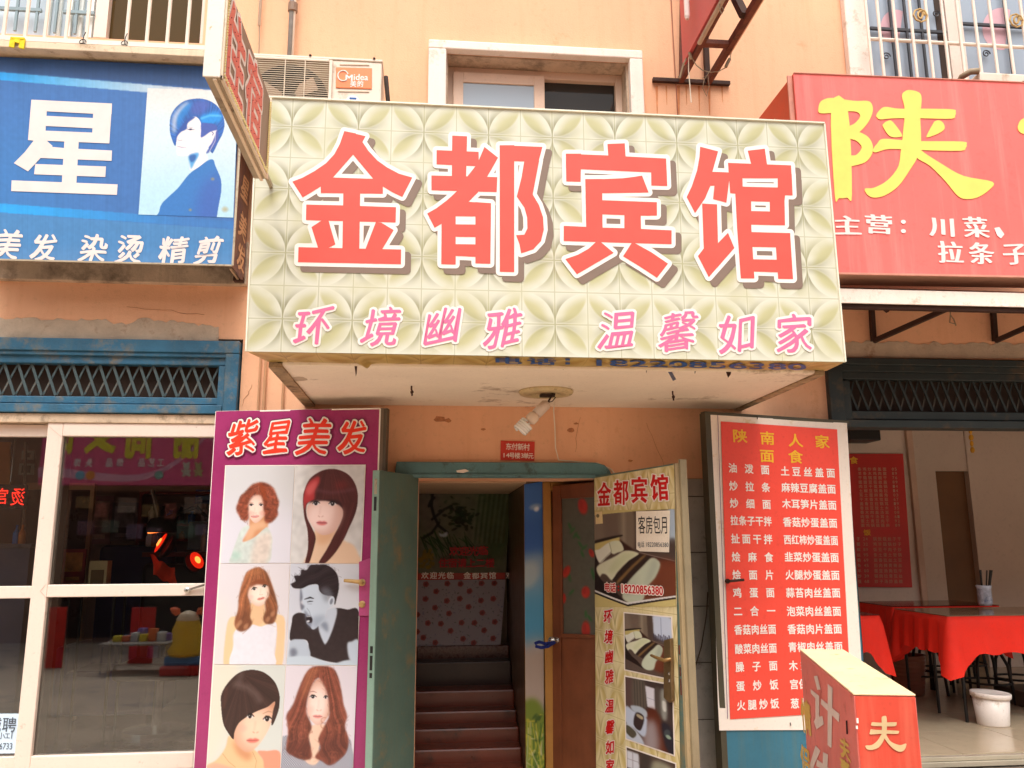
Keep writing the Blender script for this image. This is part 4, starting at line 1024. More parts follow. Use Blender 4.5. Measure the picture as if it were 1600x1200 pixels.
MB().box(q_bl.x, xS - .03, -.3, -.06, q_br.z + .1, q_tr.z - .05).build('backing_box', M_dark, bs)

# ================================================================== RED RESTAURANT SIGN
yR = -.85
RP = planeY(yR)
r_tl, r_tr, r_br, r_bl = RP.at(1234, 114.5), RP.at(1700, 134), RP.at(1700, 434.5), RP.at(1310, 428)
rs = thing('restaurant_sign', 'large red restaurant sign with a big yellow character and white lines', 'sign', (r_bl.x, yR, r_bl.z))
xl = (RP.at(1234, 114.5).x + RP.at(1250, 170).x) / 2
r_tl.x = xl; r_bl.x = xl
MB().slab([r_tl, r_tr, r_br, r_bl], (0, .012, 0)).build('face_panel', mat('faded_red_vinyl', (255, 116, 108), rough=.42, var=.09, vs=1.2, streak=((255, 150, 140), .7), k=.9, bump=.25, bs=4, dirt=((232, 110, 98), 5, .15)), rs)
yk = -.02
MB().slab([(xl, yR + .012, r_bl.z), (xl, yk, r_bl.z), (xl, yk, r_tl.z), (xl, yR + .012, r_tl.z)], (.012, 0, 0)).build('side_panel', mat('side_red', (228, 92, 58), rough=.5, var=.1, vs=3, k=.8), rs)
MB().bar((xl - .003, yR + .03, r_bl.z), (xl - .003, yR + .03, r_tl.z), .012, .05, up=(1, 0, 0)).bar((xl, yR, r_tl.z + .003), (r_tr.x, yR, r_tr.z + .003), .014, .006).bar((xl, yR - .002, r_bl.z), (r_br.x, yR - .002, r_br.z), .01, .012).build('edge_trim', mat('pinkish_trim', (206, 140, 120), rough=.5, var=.15, vs=12), rs, bevel=.001)
MB().slab([r_bl + Vector((0, .012, .004)), r_br + Vector((0, .012, .004)), (r_br.x, yR + .22, r_br.z + .004), (xl, yR + .22, r_bl.z + .004)], (0, 0, .01)).build('underside', mat('under_tan', (196, 150, 128), rough=.7, var=.15), rs)
V, F = shape('家', pen=(.05, .02, 2.4), shear=.1)
MB().add([(xl - .002, yR + .42 - (u - .5) * -.3, r_tl.z - .27 + (v - .5) * .34) for u, v in V], F).build('side_lettering', mat('tan_ink', (206, 170, 130)), rs)
shan = [[(340,470),(412,480),(432,865),(410,882),(375,884),(355,868)],
 [(282,485),(288,460),(305,445),(345,437),(440,450),(495,450),(518,460),(525,495),(505,545),(462,592),(412,610),(412,570),(445,550),(468,520),(455,500),(412,497),(330,505),(295,506),(283,500)],
 [(412,570),(462,588),(505,612),(525,650),(520,690),(490,725),(430,742),(415,742),(415,697),(450,692),(475,660),(455,630),(412,612)],
 [(655,430),(668,408),(690,402),(730,412),(743,440),(737,520),(735,660),(660,660),(668,500)],
 [(540,515),(555,492),(580,477),(640,485),(740,485),(880,488),(895,500),(893,515),(875,530),(740,528),(620,528),(560,533),(545,525)],
 [(570,565),(575,550),(592,540),(612,542),(655,600),(640,612),(600,607)], [(795,550),(805,540),(822,537),(840,550),(845,575),(820,595),(770,613),(768,600)],
 [(525,670),(545,640),(570,620),(650,625),(740,630),(925,632),(943,645),(940,660),(915,673),(740,670),(600,665),(540,680)],
 [(660,640),(735,640),(725,700),(690,760),(640,830),(580,872),(530,882),(500,868),(490,842),(530,838),(590,805),(640,740)],
 [(735,640),(740,670),(830,730),(930,785),(1060,812),(1042,850),(990,882),(935,888),(900,870),(850,810),(780,740),(720,700)],
 [(1172,570),(1182,540),(1205,522),(1260,470),(1300,520),(1260,580),(1215,598),(1185,592)]]
pxpoly(RP, M_yellow, 'character', rs, zoomed(shan, 1180, 0, .35), lift=.004, smooth=4)
cc = [('主', 1324, 352), ('营', 1373, 350)]
M_w2 = ink('soft_white', (255, 232, 226))
pn3 = dict(thin=-.008, pen=(.05, .016, 3.1), warp=.02)
it = [(c, x, y, 42, 30, .02) for c, x, y in cc] + [('川', 1473, 354, 40, 30, .02), ('菜', 1525, 355, 38, 32, .02)]
it += [('拉', 1485, 394, 38, 34, .01), ('条', 1533, 395, 38, 34, .01), ('子', 1586, 396, 38, 34, .01), ('炒', 1636, 397, 38, 34, .01)]
mb = MB()
write_each(it, RP, M_w2, 'small_character', rs, lift=.004, **pn3)
cir = ([(0.5 + .5 * math.cos(a), .5 + .5 * math.sin(a)) for a in np.linspace(0, 6.28, 13)[:-1]], [list(range(12))])
for yy in (346.5, 361): put(mb, cir, RP, 1411.5, yy, 8, 6.5, 0, .004)
V, F = union([[(1555, 357), (1561, 356), (1568, 366), (1564, 371), (1559, 367)]], r=1.2, eps=1e-3)
mb.add([RP.at(x, y, .004) for x, y in V], F)
mb.build('punctuation', M_w2, rs)
MB().box(xl + .02, r_tr.x, yR + .05, -.1, r_tl.z - .25, r_tl.z - .2).build('frame_rail', M_rustdk, rs)

# awning below
ye = -.80
e0, e1 = PY(1300, 446, ye), PY(1640, 449, ye)
zt1 = PY(1450, 455, ye).z; zb1_ = PY(1450, 475.5, ye).z
aw = thing('awning', 'white edged sloping awning on rusty brackets over the restaurant front', 'awning', (e0.x, ye, zb1_))
xA = e0.x - .02; xB = XR
MB().slab([(xA, ye, zb1_), (xB, ye, zb1_), (xB, -.01, zb1_ + .34), (xA, -.01, zb1_ + .34)], (0, 0, .012)).build('awning_sheet', mat('awning_under', (120, 70, 44), rough=.8, var=.15), aw)
MB().slab([(xA, ye, zb1_ - .006), (xB, ye, zb1_ - .006), (xB, ye, zt1), (xA, ye, zt1)], (0, -.01, 0)).build('front_edge', M_white, aw, bevel=.002)
MB().bar((xA, ye + .03, zb1_ - .014), (xB, ye + .03, zb1_ - .014), .04, .03).build('edge_rail', M_rustdk, aw)
for i, x0p in enumerate((1362, 1552, 1745)):
    br = MB(); w1_ = PY(x0p, 478, -.03); w2_ = PY(x0p + 3, 533, -.03); o1 = PY(x0p + 122, 483, -.42)
    br.bar(w1_ + Vector((0, 0, .08)), w2_, .03).bar(w2_, o1 + Vector((0, 0, .01)), .03)
    br.build('bracket', M_rustdk, aw)
p = PY(1384, 486, -.2); MB().bar(p, p + Vector((.03, 0, .04)), .03).build('bracket_stub', M_rustdk, aw)
q = PY(1485, 492, -.4); MB().tube([PY(1485, 482, -.4), q, q + Vector((.02, 0, -.03)), q + Vector((.03, 0, -.07))], .004, 5).tube([q, q + Vector((-.01, 0, -.05)), q + Vector((.03, 0, -.06))], .004, 5).build('loose_wire', M_cable, aw)

# ---- small air conditioner above the red sign
yq = -.75
c0 = PY(1530, 112, yq)
a2 = thing('air_conditioner', 'cream air conditioner peeping over the top of the red restaurant sign', 'air conditioner', (c0.x, yq, c0.z - .5))
MB().box(c0.x, c0.x + .8, yq, yq + .3, c0.z - .5, c0.z).build('casing', M_acwhite, a2, bevel=.01)
c1 = PY(1558, 118, yq)
MB().lathe((c1.x + .26, yq - .003, c0.z - .24), [(.21, 0), (.21, .004)], 30, axis=(0, -1, 0)).build('fan_well', _mc['fan_dark'], a2)
gw = MB()
for r in np.linspace(.05, .21, 9): gw.tube([(c1.x + .26 + r * math.cos(t), yq - .012, c0.z - .24 + r * math.sin(t)) for t in np.linspace(0, 6.283, 30)], .003, 4, caps=False)
gw.build('fan_guard', _mc['cream_wire'], a2)
pts = [PY(1497, 131, yq + .1), PY(1503, 120, yq + .05), PY(1516, 112, yq + .02), PY(1530, 111, yq)]
MB().tube(pts, .02, 8).build('hose', M_cable, a2, smooth=True)

# ================================================================== RUSTY PROJECTING SIGN FRAME (top right)
w0, w1_ = PY(1064, 127, -.02), PY(1107, 129, -.02)
zf = (w0.z + w1_.z) / 2
fr_ = thing('sign_frame', 'rusty steel frame of a projecting sign high on the wall', 'sign frame', (w0.x, 0, zf))
L_ = 2.0
MB().bar((PY(1020, 130, -.02).x, -.02, zf), (PY(1140, 130, -.02).x, -.02, zf), .03, .026).build('wall_bar', M_rustdk, fr_)
xa_, xb_ = w0.x, w1_.x
zs = zf + .01
MB().bar((xa_, -.02, zs), (xa_, -L_, zs), .035, .05).build('arm', M_rust, fr_)
MB().bar((xb_, -.02, zs), (xb_, -L_, zs), .035, .05).build('arm', M_rust, fr_)
def onarm(px, x): return PX(px[0], px[1], x)
c_ = (PX(1104, 67, xa_ + .01) if False else None)
yc1 = PZ(1110, 68, zs).y
MB().bar((xa_, yc1, zs), (xb_, yc1, zs), .05, .03).build('cross_bar', M_rust, fr_)
MB().bar((xb_ - .01, -.03, zs), (xb_ - .01, -.06, zs + 1.4), .035, .03).build('post', M_rustdk, fr_)
MB().bar((xa_ + .0, -.03, zs + .02), (xa_ + .03, -.1, zs + 1.0), .025, .025).build('post', M_rust, fr_)
MB().bar((xb_ - .02, yc1 - .3, zs), (xb_ - .06, yc1 + .1, zs + .8), .05, .04).build('brace', M_rustdk, fr_)
MB().box(xa_ - .045, xa_ - .02, -L_, yc1 + .25, zs + .0, zs + .9).build('sign_board', mat('dull_red_board', (190, 84, 84), rough=.5, var=.15), fr_)
MB().box(xb_ + .022, xb_ + .04, -L_, yc1 + .12, zs + .0, zs + .05).build('cable_duct', mat('beige_duct', (206, 160, 120), rough=.5, var=.1), fr_)
pp0 = PZ(1071, 68, zs - .03)
MB().tube([(xa_ - .02, pp0.y, zs - .02), (xa_ - .02, -L_, zs - .02)], .016, 8).build('conduit', mat('grey_conduit', (178, 156, 134), rough=.5, var=.15), fr_)
tq = PY(1074, 30, -.5); MB().tube([(tq.x, -.5, tq.z + .6), (tq.x, -.5, tq.z + .02), (tq.x, -.5, tq.z)], [.018, .018, .012], 10).build('tube_lamp', mat('tube_white', (230, 214, 206), rough=.3, var=.05), fr_)
def cb(pts, Y, r, m, nm='cable'): return MB().tube([PY(x, y, Y) for x, y in pts], r, 6).build(nm, m, fr_)
cb([(1077, 70), (1081, 90), (1088, 102), (1098, 110), (1110, 113), (1122, 112), (1133, 106), (1140, 96), (1143, 80), (1139, 70)], -.35, .0035, M_cable)
cb([(1077, 82), (1080, 92)], -.35, .010, M_cable, 'connector'); cb([(1134, 105), (1140, 92)], -.35, .011, M_cable, 'connector')
cb([(1076, 78), (1076, 110), (1078, 135), (1080, 160)], -.3, .0035, M_wire)
cb([(1076, 85), (1068, 100), (1062, 122)], -.28, .006, M_cable)
cb([(1110, 110), (1100, 125), (1098, 138), (1104, 150), (1108, 136), (1106, 116), (1098, 122)], -.3, .0025, M_cable)
cb([(1128, 10), (1131, 16), (1128, 22), (1124, 14), (1125, 0)], -.9, .004, M_cable)
# ================================================================== LEFT SHOP FRONT
def hbox(mb, x0, x1, ya, yb, Y0, Y1, px=190):
    """box between pixel rows ya (top), yb (bottom) on plane Y0, depth to Y1"""
    return mb.box(x0, x1, Y0, Y1, Z0(px, yb, Y0), Z0(px, ya, Y0))
xe = X0(372, 600, -.03)
g1 = MB()
hbox(g1, XL, xe, 529.5, 549, -.05, .06); hbox(g1, XL, xe - .02, 549, 556, -.035, .06)
hbox(g1, XL, xe - .05, 556, 569, -.012, .06)
lf = g1.build('transom_frame', M_blue, bld, bevel=.006, label='peeling blue frame round the lattice over the left shop')
g2 = MB(); g2.box(xe - .082, xe, -.045, .06, Z0(190, 645, -.045), Z0(190, 549.5, -.045)); g2.box(xe - .125, xe - .084, -.02, .06, Z0(190, 640, -.02), Z0(190, 569.5, -.02))
g2.build('frame_stile', M_blue, lf, bevel=.005)
g3 = MB(); hbox(g3, XL, xe - .09, 620, 631, -.012, .06); hbox(g3, XL, xe - .09, 631.5, 645, -.03, .06)
g3.build('frame_rail', M_blue, lf, bevel=.005)
zlt, zlb = Z0(190, 569, .02), Z0(190, 619, .02)
xlr = xe - .128
MB().box(XL, xlr, .09, .1, zlb - .02, zlt + .02).build('backing', M_dark, lf)
step = PY(211, 590, .02).x - PY(190, 590, .02).x
base = PY(185, 590, .02).x
def lattice(xs0, xs1, zt, zb, y, step, lean, m, parent, nm='lattice_bar'):
    me = {}
    for s, yy, w in ((1, y, .016), (-1, y + .012, .011)):
        mb = MB().bar((-lean / 2 * s, 0, (zt - zb) / 2), (lean / 2 * s, 0, -(zt - zb) / 2), w, .006, up=(0, 1, 0))
        mm = bpy.data.meshes.new('lattice_bar'); mm.from_pydata(mb.v, [], mb.f); mm.materials.append(m); me[s] = mm
        x = xs0
        while x < xs1:
            o = bpy.data.objects.new(nm, mm); COL.objects.link(o); o.location = (x, yy, (zt + zb) / 2); par(o, parent); x += step
lattice(base - step * 12, xlr - step * .5, zlt, zlb, .02, step, step * 1.0, M_bluedk, lf)
# beige track below the lattice
zt_tr = Z0(190, 646, -.03)
MB().box(XL, xe - .02, -.01, .12, Z0(190, 661, -.01), zt_tr).build('door_track', mat('dusty_track', (204, 178, 150), rough=.6, var=.15, vs=6, dirt=((120, 100, 80), 8, .4)), bld, bevel=.004)

# door frames (cream plastic), drawn on two planes
def rectbars(name, outer, inner, Y, t, m, parent, label=None):
    """frame ring from 4 outer px and 4 inner px corners (TL TR BR BL) on plane Y, made of four mitred pieces under one thing"""
    P = planeY(Y); o = [P.at(*q) for q in outer]; i_ = [P.at(*q) for q in inner]
    mb = MB()
    for k in range(4):
        l = (k + 1) % 4
        mb.slab([o[k], o[l], i_[l], i_[k]], (0, t, 0))
    return mb.build(name, m, parent, bevel=.004, label=label)
Yd = .0
dr = MB()
Pd = planeY(Yd)
def vx(xt, yt, xb, yb): return (Pd.at(xt, yt).x + Pd.at(xb, yb).x) / 2
xs_o, xs_i = vx(73, 662, 22, 1200), vx(95, 681.75, 50, 1184)
xs_r = X0(345, 900, Yd)
zT0, zT1 = Pd.at(200, 661.5).z, Pd.at(200, 682).z
zM0, zM1 = Pd.at(200, 912.7).z, Pd.at(200, 932).z
zB0, zB1 = Pd.at(170, 1178.5).z, Pd.at(170, 1204).z
salon = dr
dt = .06
dobj = MB().box(xs_o, xs_i, Yd, Yd + dt, zB1, zT0).build('glass_door', M_pvc, bld, bevel=.005, label='cream framed salon door with two clear panes')
for (a, b, nm) in ((zT1, zT0, 'top_rail'), (zM1, zM0, 'middle_rail'), (zB1, zB0, 'bottom_rail')):
    MB().box(xs_i, xs_r - .09, Yd, Yd + dt, a, b).build(nm, M_pvc, dobj, bevel=.005)
MB().box(xs_r - .09, xs_r, Yd, Yd + dt, zB1, zT0).build('stile', M_pvc, dobj, bevel=.005)
for a, b in ((zM0, zT1), (zB0, zM1)):
    MB().box(xs_i, xs_r - .09, Yd + .028, Yd + .034, a, b).build('pane', SOFT, dobj)
    MB().box(xs_i, xs_i + .018, Yd + .036, Yd + .12, a, b).build('seal', mat('grey_seal', (120, 112, 104), rough=.6), dobj)
# mitre lines
ml = MB()
for (x0, y0, x1, y1) in ((73, 663, 95, 682), (63, 923, 72, 913), (63, 924, 72, 934)):
    ml.bar(Pd.at(x0, y0, .001), Pd.at(x1, y1, .001), .0025, .001)
ml.build('mitre_joint', mat('joint_line', (196, 172, 154)), dobj)
# stay arm on the middle rail
a = Pd.at(293, 922, .01); b = Pd.at(322, 913, .03)
MB().bar(a, b, .012, .012).lathe(a + Vector((0, -.005, 0)), [(.018, 0), (.018, .008), (.008, .012)], 10, axis=(0, -1, 0)).build('door_stay', M_steel, dobj)
# fixed light to the left of it, set a little further back
Yl = .05; Pl_ = planeY(Yl)
z = lambda px, py: Pl_.at(px, py).z
fx_ = MB(); XLs = -3.6
fo = MB().box(XLs, xs_o + .02, Yl, Yl + dt, z(30, 682), z(30, 663)).build('glass_door', M_pvc, bld, bevel=.004, label='cream framed fixed glazing at the left edge with a job notice')
MB().box(XLs, xs_o + .02, Yl, Yl + dt, z(30, 935), z(30, 916)).build('middle_rail', M_pvc, fo, bevel=.004)
MB().box(XLs, xs_o + .02, Yl, Yl + dt, z(10, 1210), z(10, 1183)).build('bottom_rail', M_pvc, fo, bevel=.004)
for a, b in ((916, 682), (1183, 935)):
    MB().box(XLs, xs_o + .01, Yl + .028, Yl + .034, z(30, a), z(30, b)).build('pane', SOFT, fo)
# base wall below the doors, threshold
MB().box(XL, xl_shop, -.02, W, GZ, zB1).build('threshold', M_conc, bld)
MB().box(xs_r, xl_shop + .02, -.005, .1, zB1, zT0).build('door_jamb', M_blue, bld)
# job notice behind the pane
PN = planeY(Yl + .02)
q = [PN.at(x, y) for x, y in ((-60, 1116), (29.5, 1115), (24, 1177), (-60, 1178))]
nt_ = MB().slab(q, (0, .003, 0)).build('job_notice', mat('pale_blue_paper', (206, 226, 244), rough=.6, var=.03)); tag(nt_, 'pale blue job notice stuck inside the bottom left pane', 'notice')
M_gry = ink('grey_print', (74, 84, 96))
write([('诚', -9, 1132, 22, 23, -.02), ('聘', 14.5, 1132, 22, 23, -.02)], PN, M_gry, 'lettering', nt_, lift=.003)
write([('小', 2, 1149.5, 11, 10), ('工', 11.5, 1149.5, 9, 9), ('6733', 9, 1166, 20, 10)], PN, M_gry, 'lettering', nt_, lift=.003)
MB().bar(PN.at(19, 1143.5, .003), PN.at(18, 1154, .003), .004, .001).build('bracket_print', M_gry, nt_)

# ---------------- salon interior
rm = MB(); XI0, XI1, YI = -5.5, xl_shop + .05, 4.3
wallS = mat('salon_wall', (158, 128, 116), rough=.7, var=.15, vs=2)
room = MB().box(XI0, XI0 + .1, W, YI, SZ, SZ + 2.9).box(XI1 + .05, XI1 + .15, W, YI, SZ, SZ + 2.9).box(XI0, XI1 + .15, YI, YI + .1, SZ, SZ + 2.9).box(XI0, XI1 + .15, W, YI, SZ + 2.9, SZ + 3.0).build('salon_room', wallS, bld)
kind(MB().box(XI0, XI1 + .05, W, YI, SZ - .08, SZ).build('floor', mat('salon_floor', (118, 106, 96), rough=.16, var=.1, vs=2, spec=.5)), 'structure')
def AT(px, py, Y): return PY(px, py, Y)
# inner glass door frame
Yg = 2.6
gd = thing('inner_door', 'tall glazed inner door with beige edge at the back of the salon', 'door', AT(110, 1000, Yg))
a_, b_ = AT(100, 765, Yg), AT(122, 1050, Yg)
MB().box(b_.x - .035, b_.x, Yg, Yg + .05, SZ, a_.z).build('stile', mat('beige_edge', (190, 150, 116), rough=.4), gd)
MB().box(a_.x - .35, b_.x, Yg, Yg + .05, a_.z, a_.z + .06).build('head', _mc['beige_edge'], gd)
MB().box(a_.x - .35, b_.x - .035, Yg + .02, Yg + .03, SZ, a_.z).build('leaf', mat('dark_wine', (70, 40, 34), rough=.3), gd)
# shelf of bottles
Ys = 3.0
s0_, s1_ = AT(222, 785, Ys), AT(345, 817, Ys)
sh_ = thing('shelf_unit', 'dark red wall shelf unit at the back of the salon', 'shelf', ((s0_.x + s1_.x) / 2, Ys, s1_.z - .4))
mr = mat('wine_red_shelf', (120, 30, 28), rough=.4, var=.1)
MB().box(s0_.x, s1_.x, Ys + .25, Ys + .28, s1_.z - .65, s0_.z).build('back_panel', mat('shelf_back', (150, 130, 124), rough=.6), sh_)
for py in (768, 818, 842): zz = AT(270, py, Ys).z; MB().box(s0_.x, s1_.x, Ys, Ys + .25, zz - .025, zz).build('shelf_board', mr, sh_)
for xx in (s0_.x - .03, s1_.x): MB().box(xx, xx + .03, Ys, Ys + .28, s1_.z - .65, s0_.z + .1).build('side_panel', mr, sh_)
random.seed(3)
bc = [mat('bottle_silver', (196, 190, 186), rough=.2, metal=.3), mat('bottle_blue', (60, 110, 180), rough=.25), mat('bottle_white', (222, 214, 206), rough=.4), mat('bottle_amber', (190, 110, 40), rough=.3), mat('bottle_black', (40, 36, 40), rough=.3)]
names = {0: 'silver', 1: 'blue', 2: 'white', 3: 'amber', 4: 'black'}
nb = 0; cn_ = ('silver', 'blue', 'white', 'amber', 'black')
for py, row in ((818, 'upper'), (842, 'lower')):
    zz = AT(270, py, Ys).z; x = s0_.x + .06; nb = 0
    while x < s1_.x - .08:
        r = random.uniform(.022, .04); h = random.uniform(.1, .22) if row == 'upper' else random.uniform(.06, .1); ci = random.randrange(5)
        o = MB().lathe((x, Ys + .1, zz), [(r, 0), (r, h * .7), (r * .4, h * .82), (r * .4, h)], 12).build('bottle', bc[ci], smooth=False)
        nb += 1; tag(o, f'{cn_[ci]} hair product bottle, {ORD[nb - 1]} from the left on the {row} board of the salon shelf', 'bottle', f'bottles on the {row} board of the salon shelf'); x += r * 2 + random.uniform(.01, .06)
# hood heater with glowing lamps
Yh = 1.9
def hood(px, py, r, ang, lab, s=1):
    c = AT(px, py, Yh); t = thing('heat_lamp', lab, 'hair heater', c)
    ax = Vector((math.cos(ang), -.45, math.sin(ang))).normalized()
    MB().lathe(c - ax * r * .5, [(r * .25, 0), (r * .75, r * .2), (r, r * .55), (r * 1.02, r * .62), (r * .9, r * .62)], 20, axis=ax, caps=True).build('hood', M_black, t, smooth=True)
    MB().lathe(c + ax * r * .63, [(r * .86, 0), (r * .8, r * .04), (r * .3, r * .12), (.002, r * .14)], 20, axis=ax).build('reflector', mat('hot_red', (255, 60, 30), rough=.4, emit=((255, 40, 16), .7)), t, smooth=True)
    MB().lathe(c + ax * r * .70, [(r * .4, 0), (r * .3, r * .12), (.002, r * .16)], 16, axis=ax).build('element', mat('hot_element', (255, 90, 30), rough=.4, emit=((255, 120, 50), 3.0)), t, smooth=True)
    return t
hood(262, 854, .10, 2.6, 'glowing orange hair heater lamp above the red glow cloth in the salon window')
hood(300, 880, .085, .5, 'smaller glowing heater lamp low on the right of the salon pane')
c = AT(252, 830, Yh); t = thing('hair_dryer_hood', 'dark salon hood dryer on an arm above the heater lamps', 'hood dryer', c)
MB().lathe(c + Vector((0, 0, .05)), [(.03, .07), (.09, .05), (.115, 0), (.12, -.06), (.10, -.062)], 20).build('hood', M_black, t, smooth=True)
MB().tube([c + Vector((.02, 0, .1)), c + Vector((.25, .05, .2)), c + Vector((.4, .1, .05)), c + Vector((.42, .1, -1.4))], .018, 8).build('arm', M_black, t)
MB().bar(c + Vector((-.08, -.07, -.012)), c + Vector((.06, -.08, .0)), .02, .014).build('element', _mc['hot_element'], t)
# salon chair under the heater lamps, with a red cloth added for their glow
c = AT(262, 885, Yh + .15)
ch = thing('salon_chair', 'black salon chair draped with a red glow cloth under the heater lamps', 'chair', (c.x, c.y, SZ))
MB().box(c.x - .3, c.x + .3, c.y - .25, c.y + .3, SZ + .42, SZ + .55).box(c.x - .28, c.x + .28, c.y + .22, c.y + .34, SZ + .5, c.z + .02).build('seat', M_black, ch, bevel=.04)
MB().lathe((c.x, c.y, SZ), [(.25, 0), (.25, .03), (.04, .05), (.035, .42)], 20).build('pedestal', M_steel, ch)
tw = MB(); pts = []
for j in range(9):
    for i in range(13):
        u, v = i / 12, j / 8
        pts.append((c.x - .11 + .2 * u + .06 * v, c.y - .12 + .1 * math.sin(u * 9 + v * 4) * .3 - .05 * v, c.z + .10 - .16 * v - .12 * u + .012 * math.sin(u * 14)))
tw.add(pts, [(j * 13 + i, j * 13 + i + 1, (j + 1) * 13 + i + 1, (j + 1) * 13 + i) for j in range(8) for i in range(12)])
o = tw.build('glow_cloth', mat('red_glow_cloth', (236, 70, 36), rough=.9, var=.15, vs=20), smooth=True); tag(o, 'red orange cloth added as the glow of the heater lamp in the salon', 'glow_cloth')  # the lamps' soft red glow put into a cloth's shape and colour
# things on the salon walls and floor
def pic(x0, y0, x1, y1, Y, col, col2, lab, cat='poster', nm='wall_poster'):
    a, b = AT(x0, y0, Y), AT(x1, y1, Y); t = thing(nm, lab, cat, (a.x, Y, b.z))
    MB().box(a.x, b.x, Y, Y + .02, b.z, a.z).build('poster_sheet', mat('sheet_%d' % x0, col, rough=.4, var=.3, vs=9), t)
    w = b.x - a.x; h = a.z - b.z
    MB().box(a.x + w * .12, b.x - w * .12, Y - .004, Y - .001, b.z + h * .35, a.z - h * .1).box(a.x + w * .2, b.x - w * .2, Y - .004, Y - .001, b.z + h * .1, b.z + h * .2).build('poster_print', mat('print_%d' % x0, col2, rough=.4, var=.5, vs=14), t)
pic(132, 775, 172, 850, 3.9, (150, 96, 104), (196, 160, 150), 'faded pink poster on the back wall of the salon')
pic(176, 785, 212, 845, 3.9, (104, 84, 96), (150, 136, 150), 'grey violet poster on the back wall beside the shelf')
pic(100, 858, 130, 912, 2.2, (150, 46, 44), (196, 130, 60), 'red panel standing low in the salon left of the carton', 'panel', 'display_panel')
pic(306, 765, 345, 790, 3.4, (60, 92, 170), (120, 160, 210), 'blue framed print above the right end of the shelf', 'print', 'wall_print')
for i, (x, c_, lab) in enumerate(((232, 'bottle_white', 'tall white pump bottle on the salon work top'), (240, 'bottle_amber', 'amber bottle on the salon work top'), (318, 'bottle_silver', 'silver spray can on the salon work top'), (326, 'bottle_blue', 'blue bottle on the salon work top'))):
    p_ = AT(x, 862, 2.75); tag(MB().lathe((p_.x, 2.75, p_.z), [(.03, 0), (.03, .13), (.012, .17), (.012, .22)], 12).build('bottle', mat(c_, (200, 200, 200))), lab, 'bottle')
p_, q_ = AT(224, 863, 2.65), AT(350, 863, 2.65)
t = thing('work_top', 'long salon work top with mirror and bottles under the shelf', 'work top', (p_.x, 2.65, SZ))
MB().box(p_.x, q_.x, 2.62, 2.95, p_.z - .04, p_.z).build('worktop_board', mat('wine_red_shelf', (120, 30, 28)), t)
MB().box(p_.x + .05, q_.x, 2.9, 2.94, SZ, p_.z - .04).build('worktop_front', mat('worktop_dark', (60, 36, 34), rough=.4), t)
MB().box(p_.x + .3, p_.x + .8, 2.93, 2.95, p_.z + .02, p_.z + .28).build('mirror', mat('mirror_glass', (200, 204, 208), rough=.05, metal=1, var=0), t)
MB().tube([AT(238, 765, 2.7), AT(247, 800, 2.7), AT(249, 830, 2.7)], .02, 8).build('rail', M_steel, t)
# blue bin/chair, small yellow box, hanging posters in left pane
c = AT(190, 905, 2.4); t = thing('armchair', 'dark blue padded armchair in the middle of the salon', 'armchair', (c.x, 2.4, SZ))
MB().box(c.x - .33, c.x + .33, 2.2, 2.75, SZ + .1, SZ + .45).build('seat', mat('navy_vinyl', (34, 38, 92), rough=.35), t, bevel=.04)
MB().box(c.x - .33, c.x + .33, 2.7, 2.85, SZ + .1, AT(190, 852, 2.4).z).build('backrest', _mc['navy_vinyl'], t, bevel=.05)
for s in (-1, 1): MB().box(c.x + s * .36 - .05, c.x + s * .36 + .05, 2.2, 2.8, SZ + .1, SZ + .65).build('armrest', _mc['navy_vinyl'], t, bevel=.03)
c = AT(156, 898, 1.9); t = thing('carton', 'small yellow printed carton standing in the salon', 'carton', (c.x, 1.9, c.z - .12))
MB().box(c.x - .07, c.x + .07, 1.85, 1.95, c.z - .12, c.z + .11).build('box_body', mat('carton_yellow', (214, 196, 150), rough=.6), t, bevel=.003)
MB().box(c.x - .05, c.x + .05, 1.846, 1.849, c.z - .08, c.z + .04).build('label_print', mat('carton_brown', (120, 96, 60)), t)
tb = thing('trolley', 'low salon trolley carrying the yellow carton', 'trolley', (c.x, 1.9, SZ))
MB().box(c.x - .2, c.x + .2, 1.75, 2.05, c.z - .15, c.z - .12).build('tray', M_black, tb, bevel=.005)
for sx in (-.17, .17):
    for sy_ in (1.78, 2.02): MB().tube([(c.x + sx, sy_, SZ), (c.x + sx, sy_, c.z - .12)], .012, 8).build('leg', M_black, tb)
# orange slat wall at the left edge and wall pictures
ys_ = 3.4
for i, py in enumerate((690, 701, 712, 723, 734, 745)):
    a_, b_ = AT(-70, py, ys_), AT(16, py, ys_)
    o = MB().box(a_.x, b_.x, ys_, ys_ + .03, a_.z - .075, a_.z).build('slat', mat('orange_slat', (206, 128, 60), rough=.5, var=.15), room, bevel=.004)
for i, (x0, y0, x1, y1) in enumerate(((34, 704, 52, 718), (30, 724, 52, 742))):
    a_, b_ = AT(x0, y0, 3.3), AT(x1, y1, 3.3)
    t = thing('wall_picture', ('upper' if i == 0 else 'lower') + ' of two small grey pictures seen through the left pane', 'picture', (a_.x, 3.3, b_.z))
    MB().box(a_.x, b_.x, 3.3, 3.32, b_.z, a_.z).build('picture_frame', mat('pale_frame', (170, 164, 150)), t, bevel=.003)
    MB().box(a_.x + .03, b_.x - .03, 3.295, 3.299, b_.z + .02, a_.z - .02).build('picture_print', mat('dim_print', (100, 96, 90), var=.4, vs=20), t)
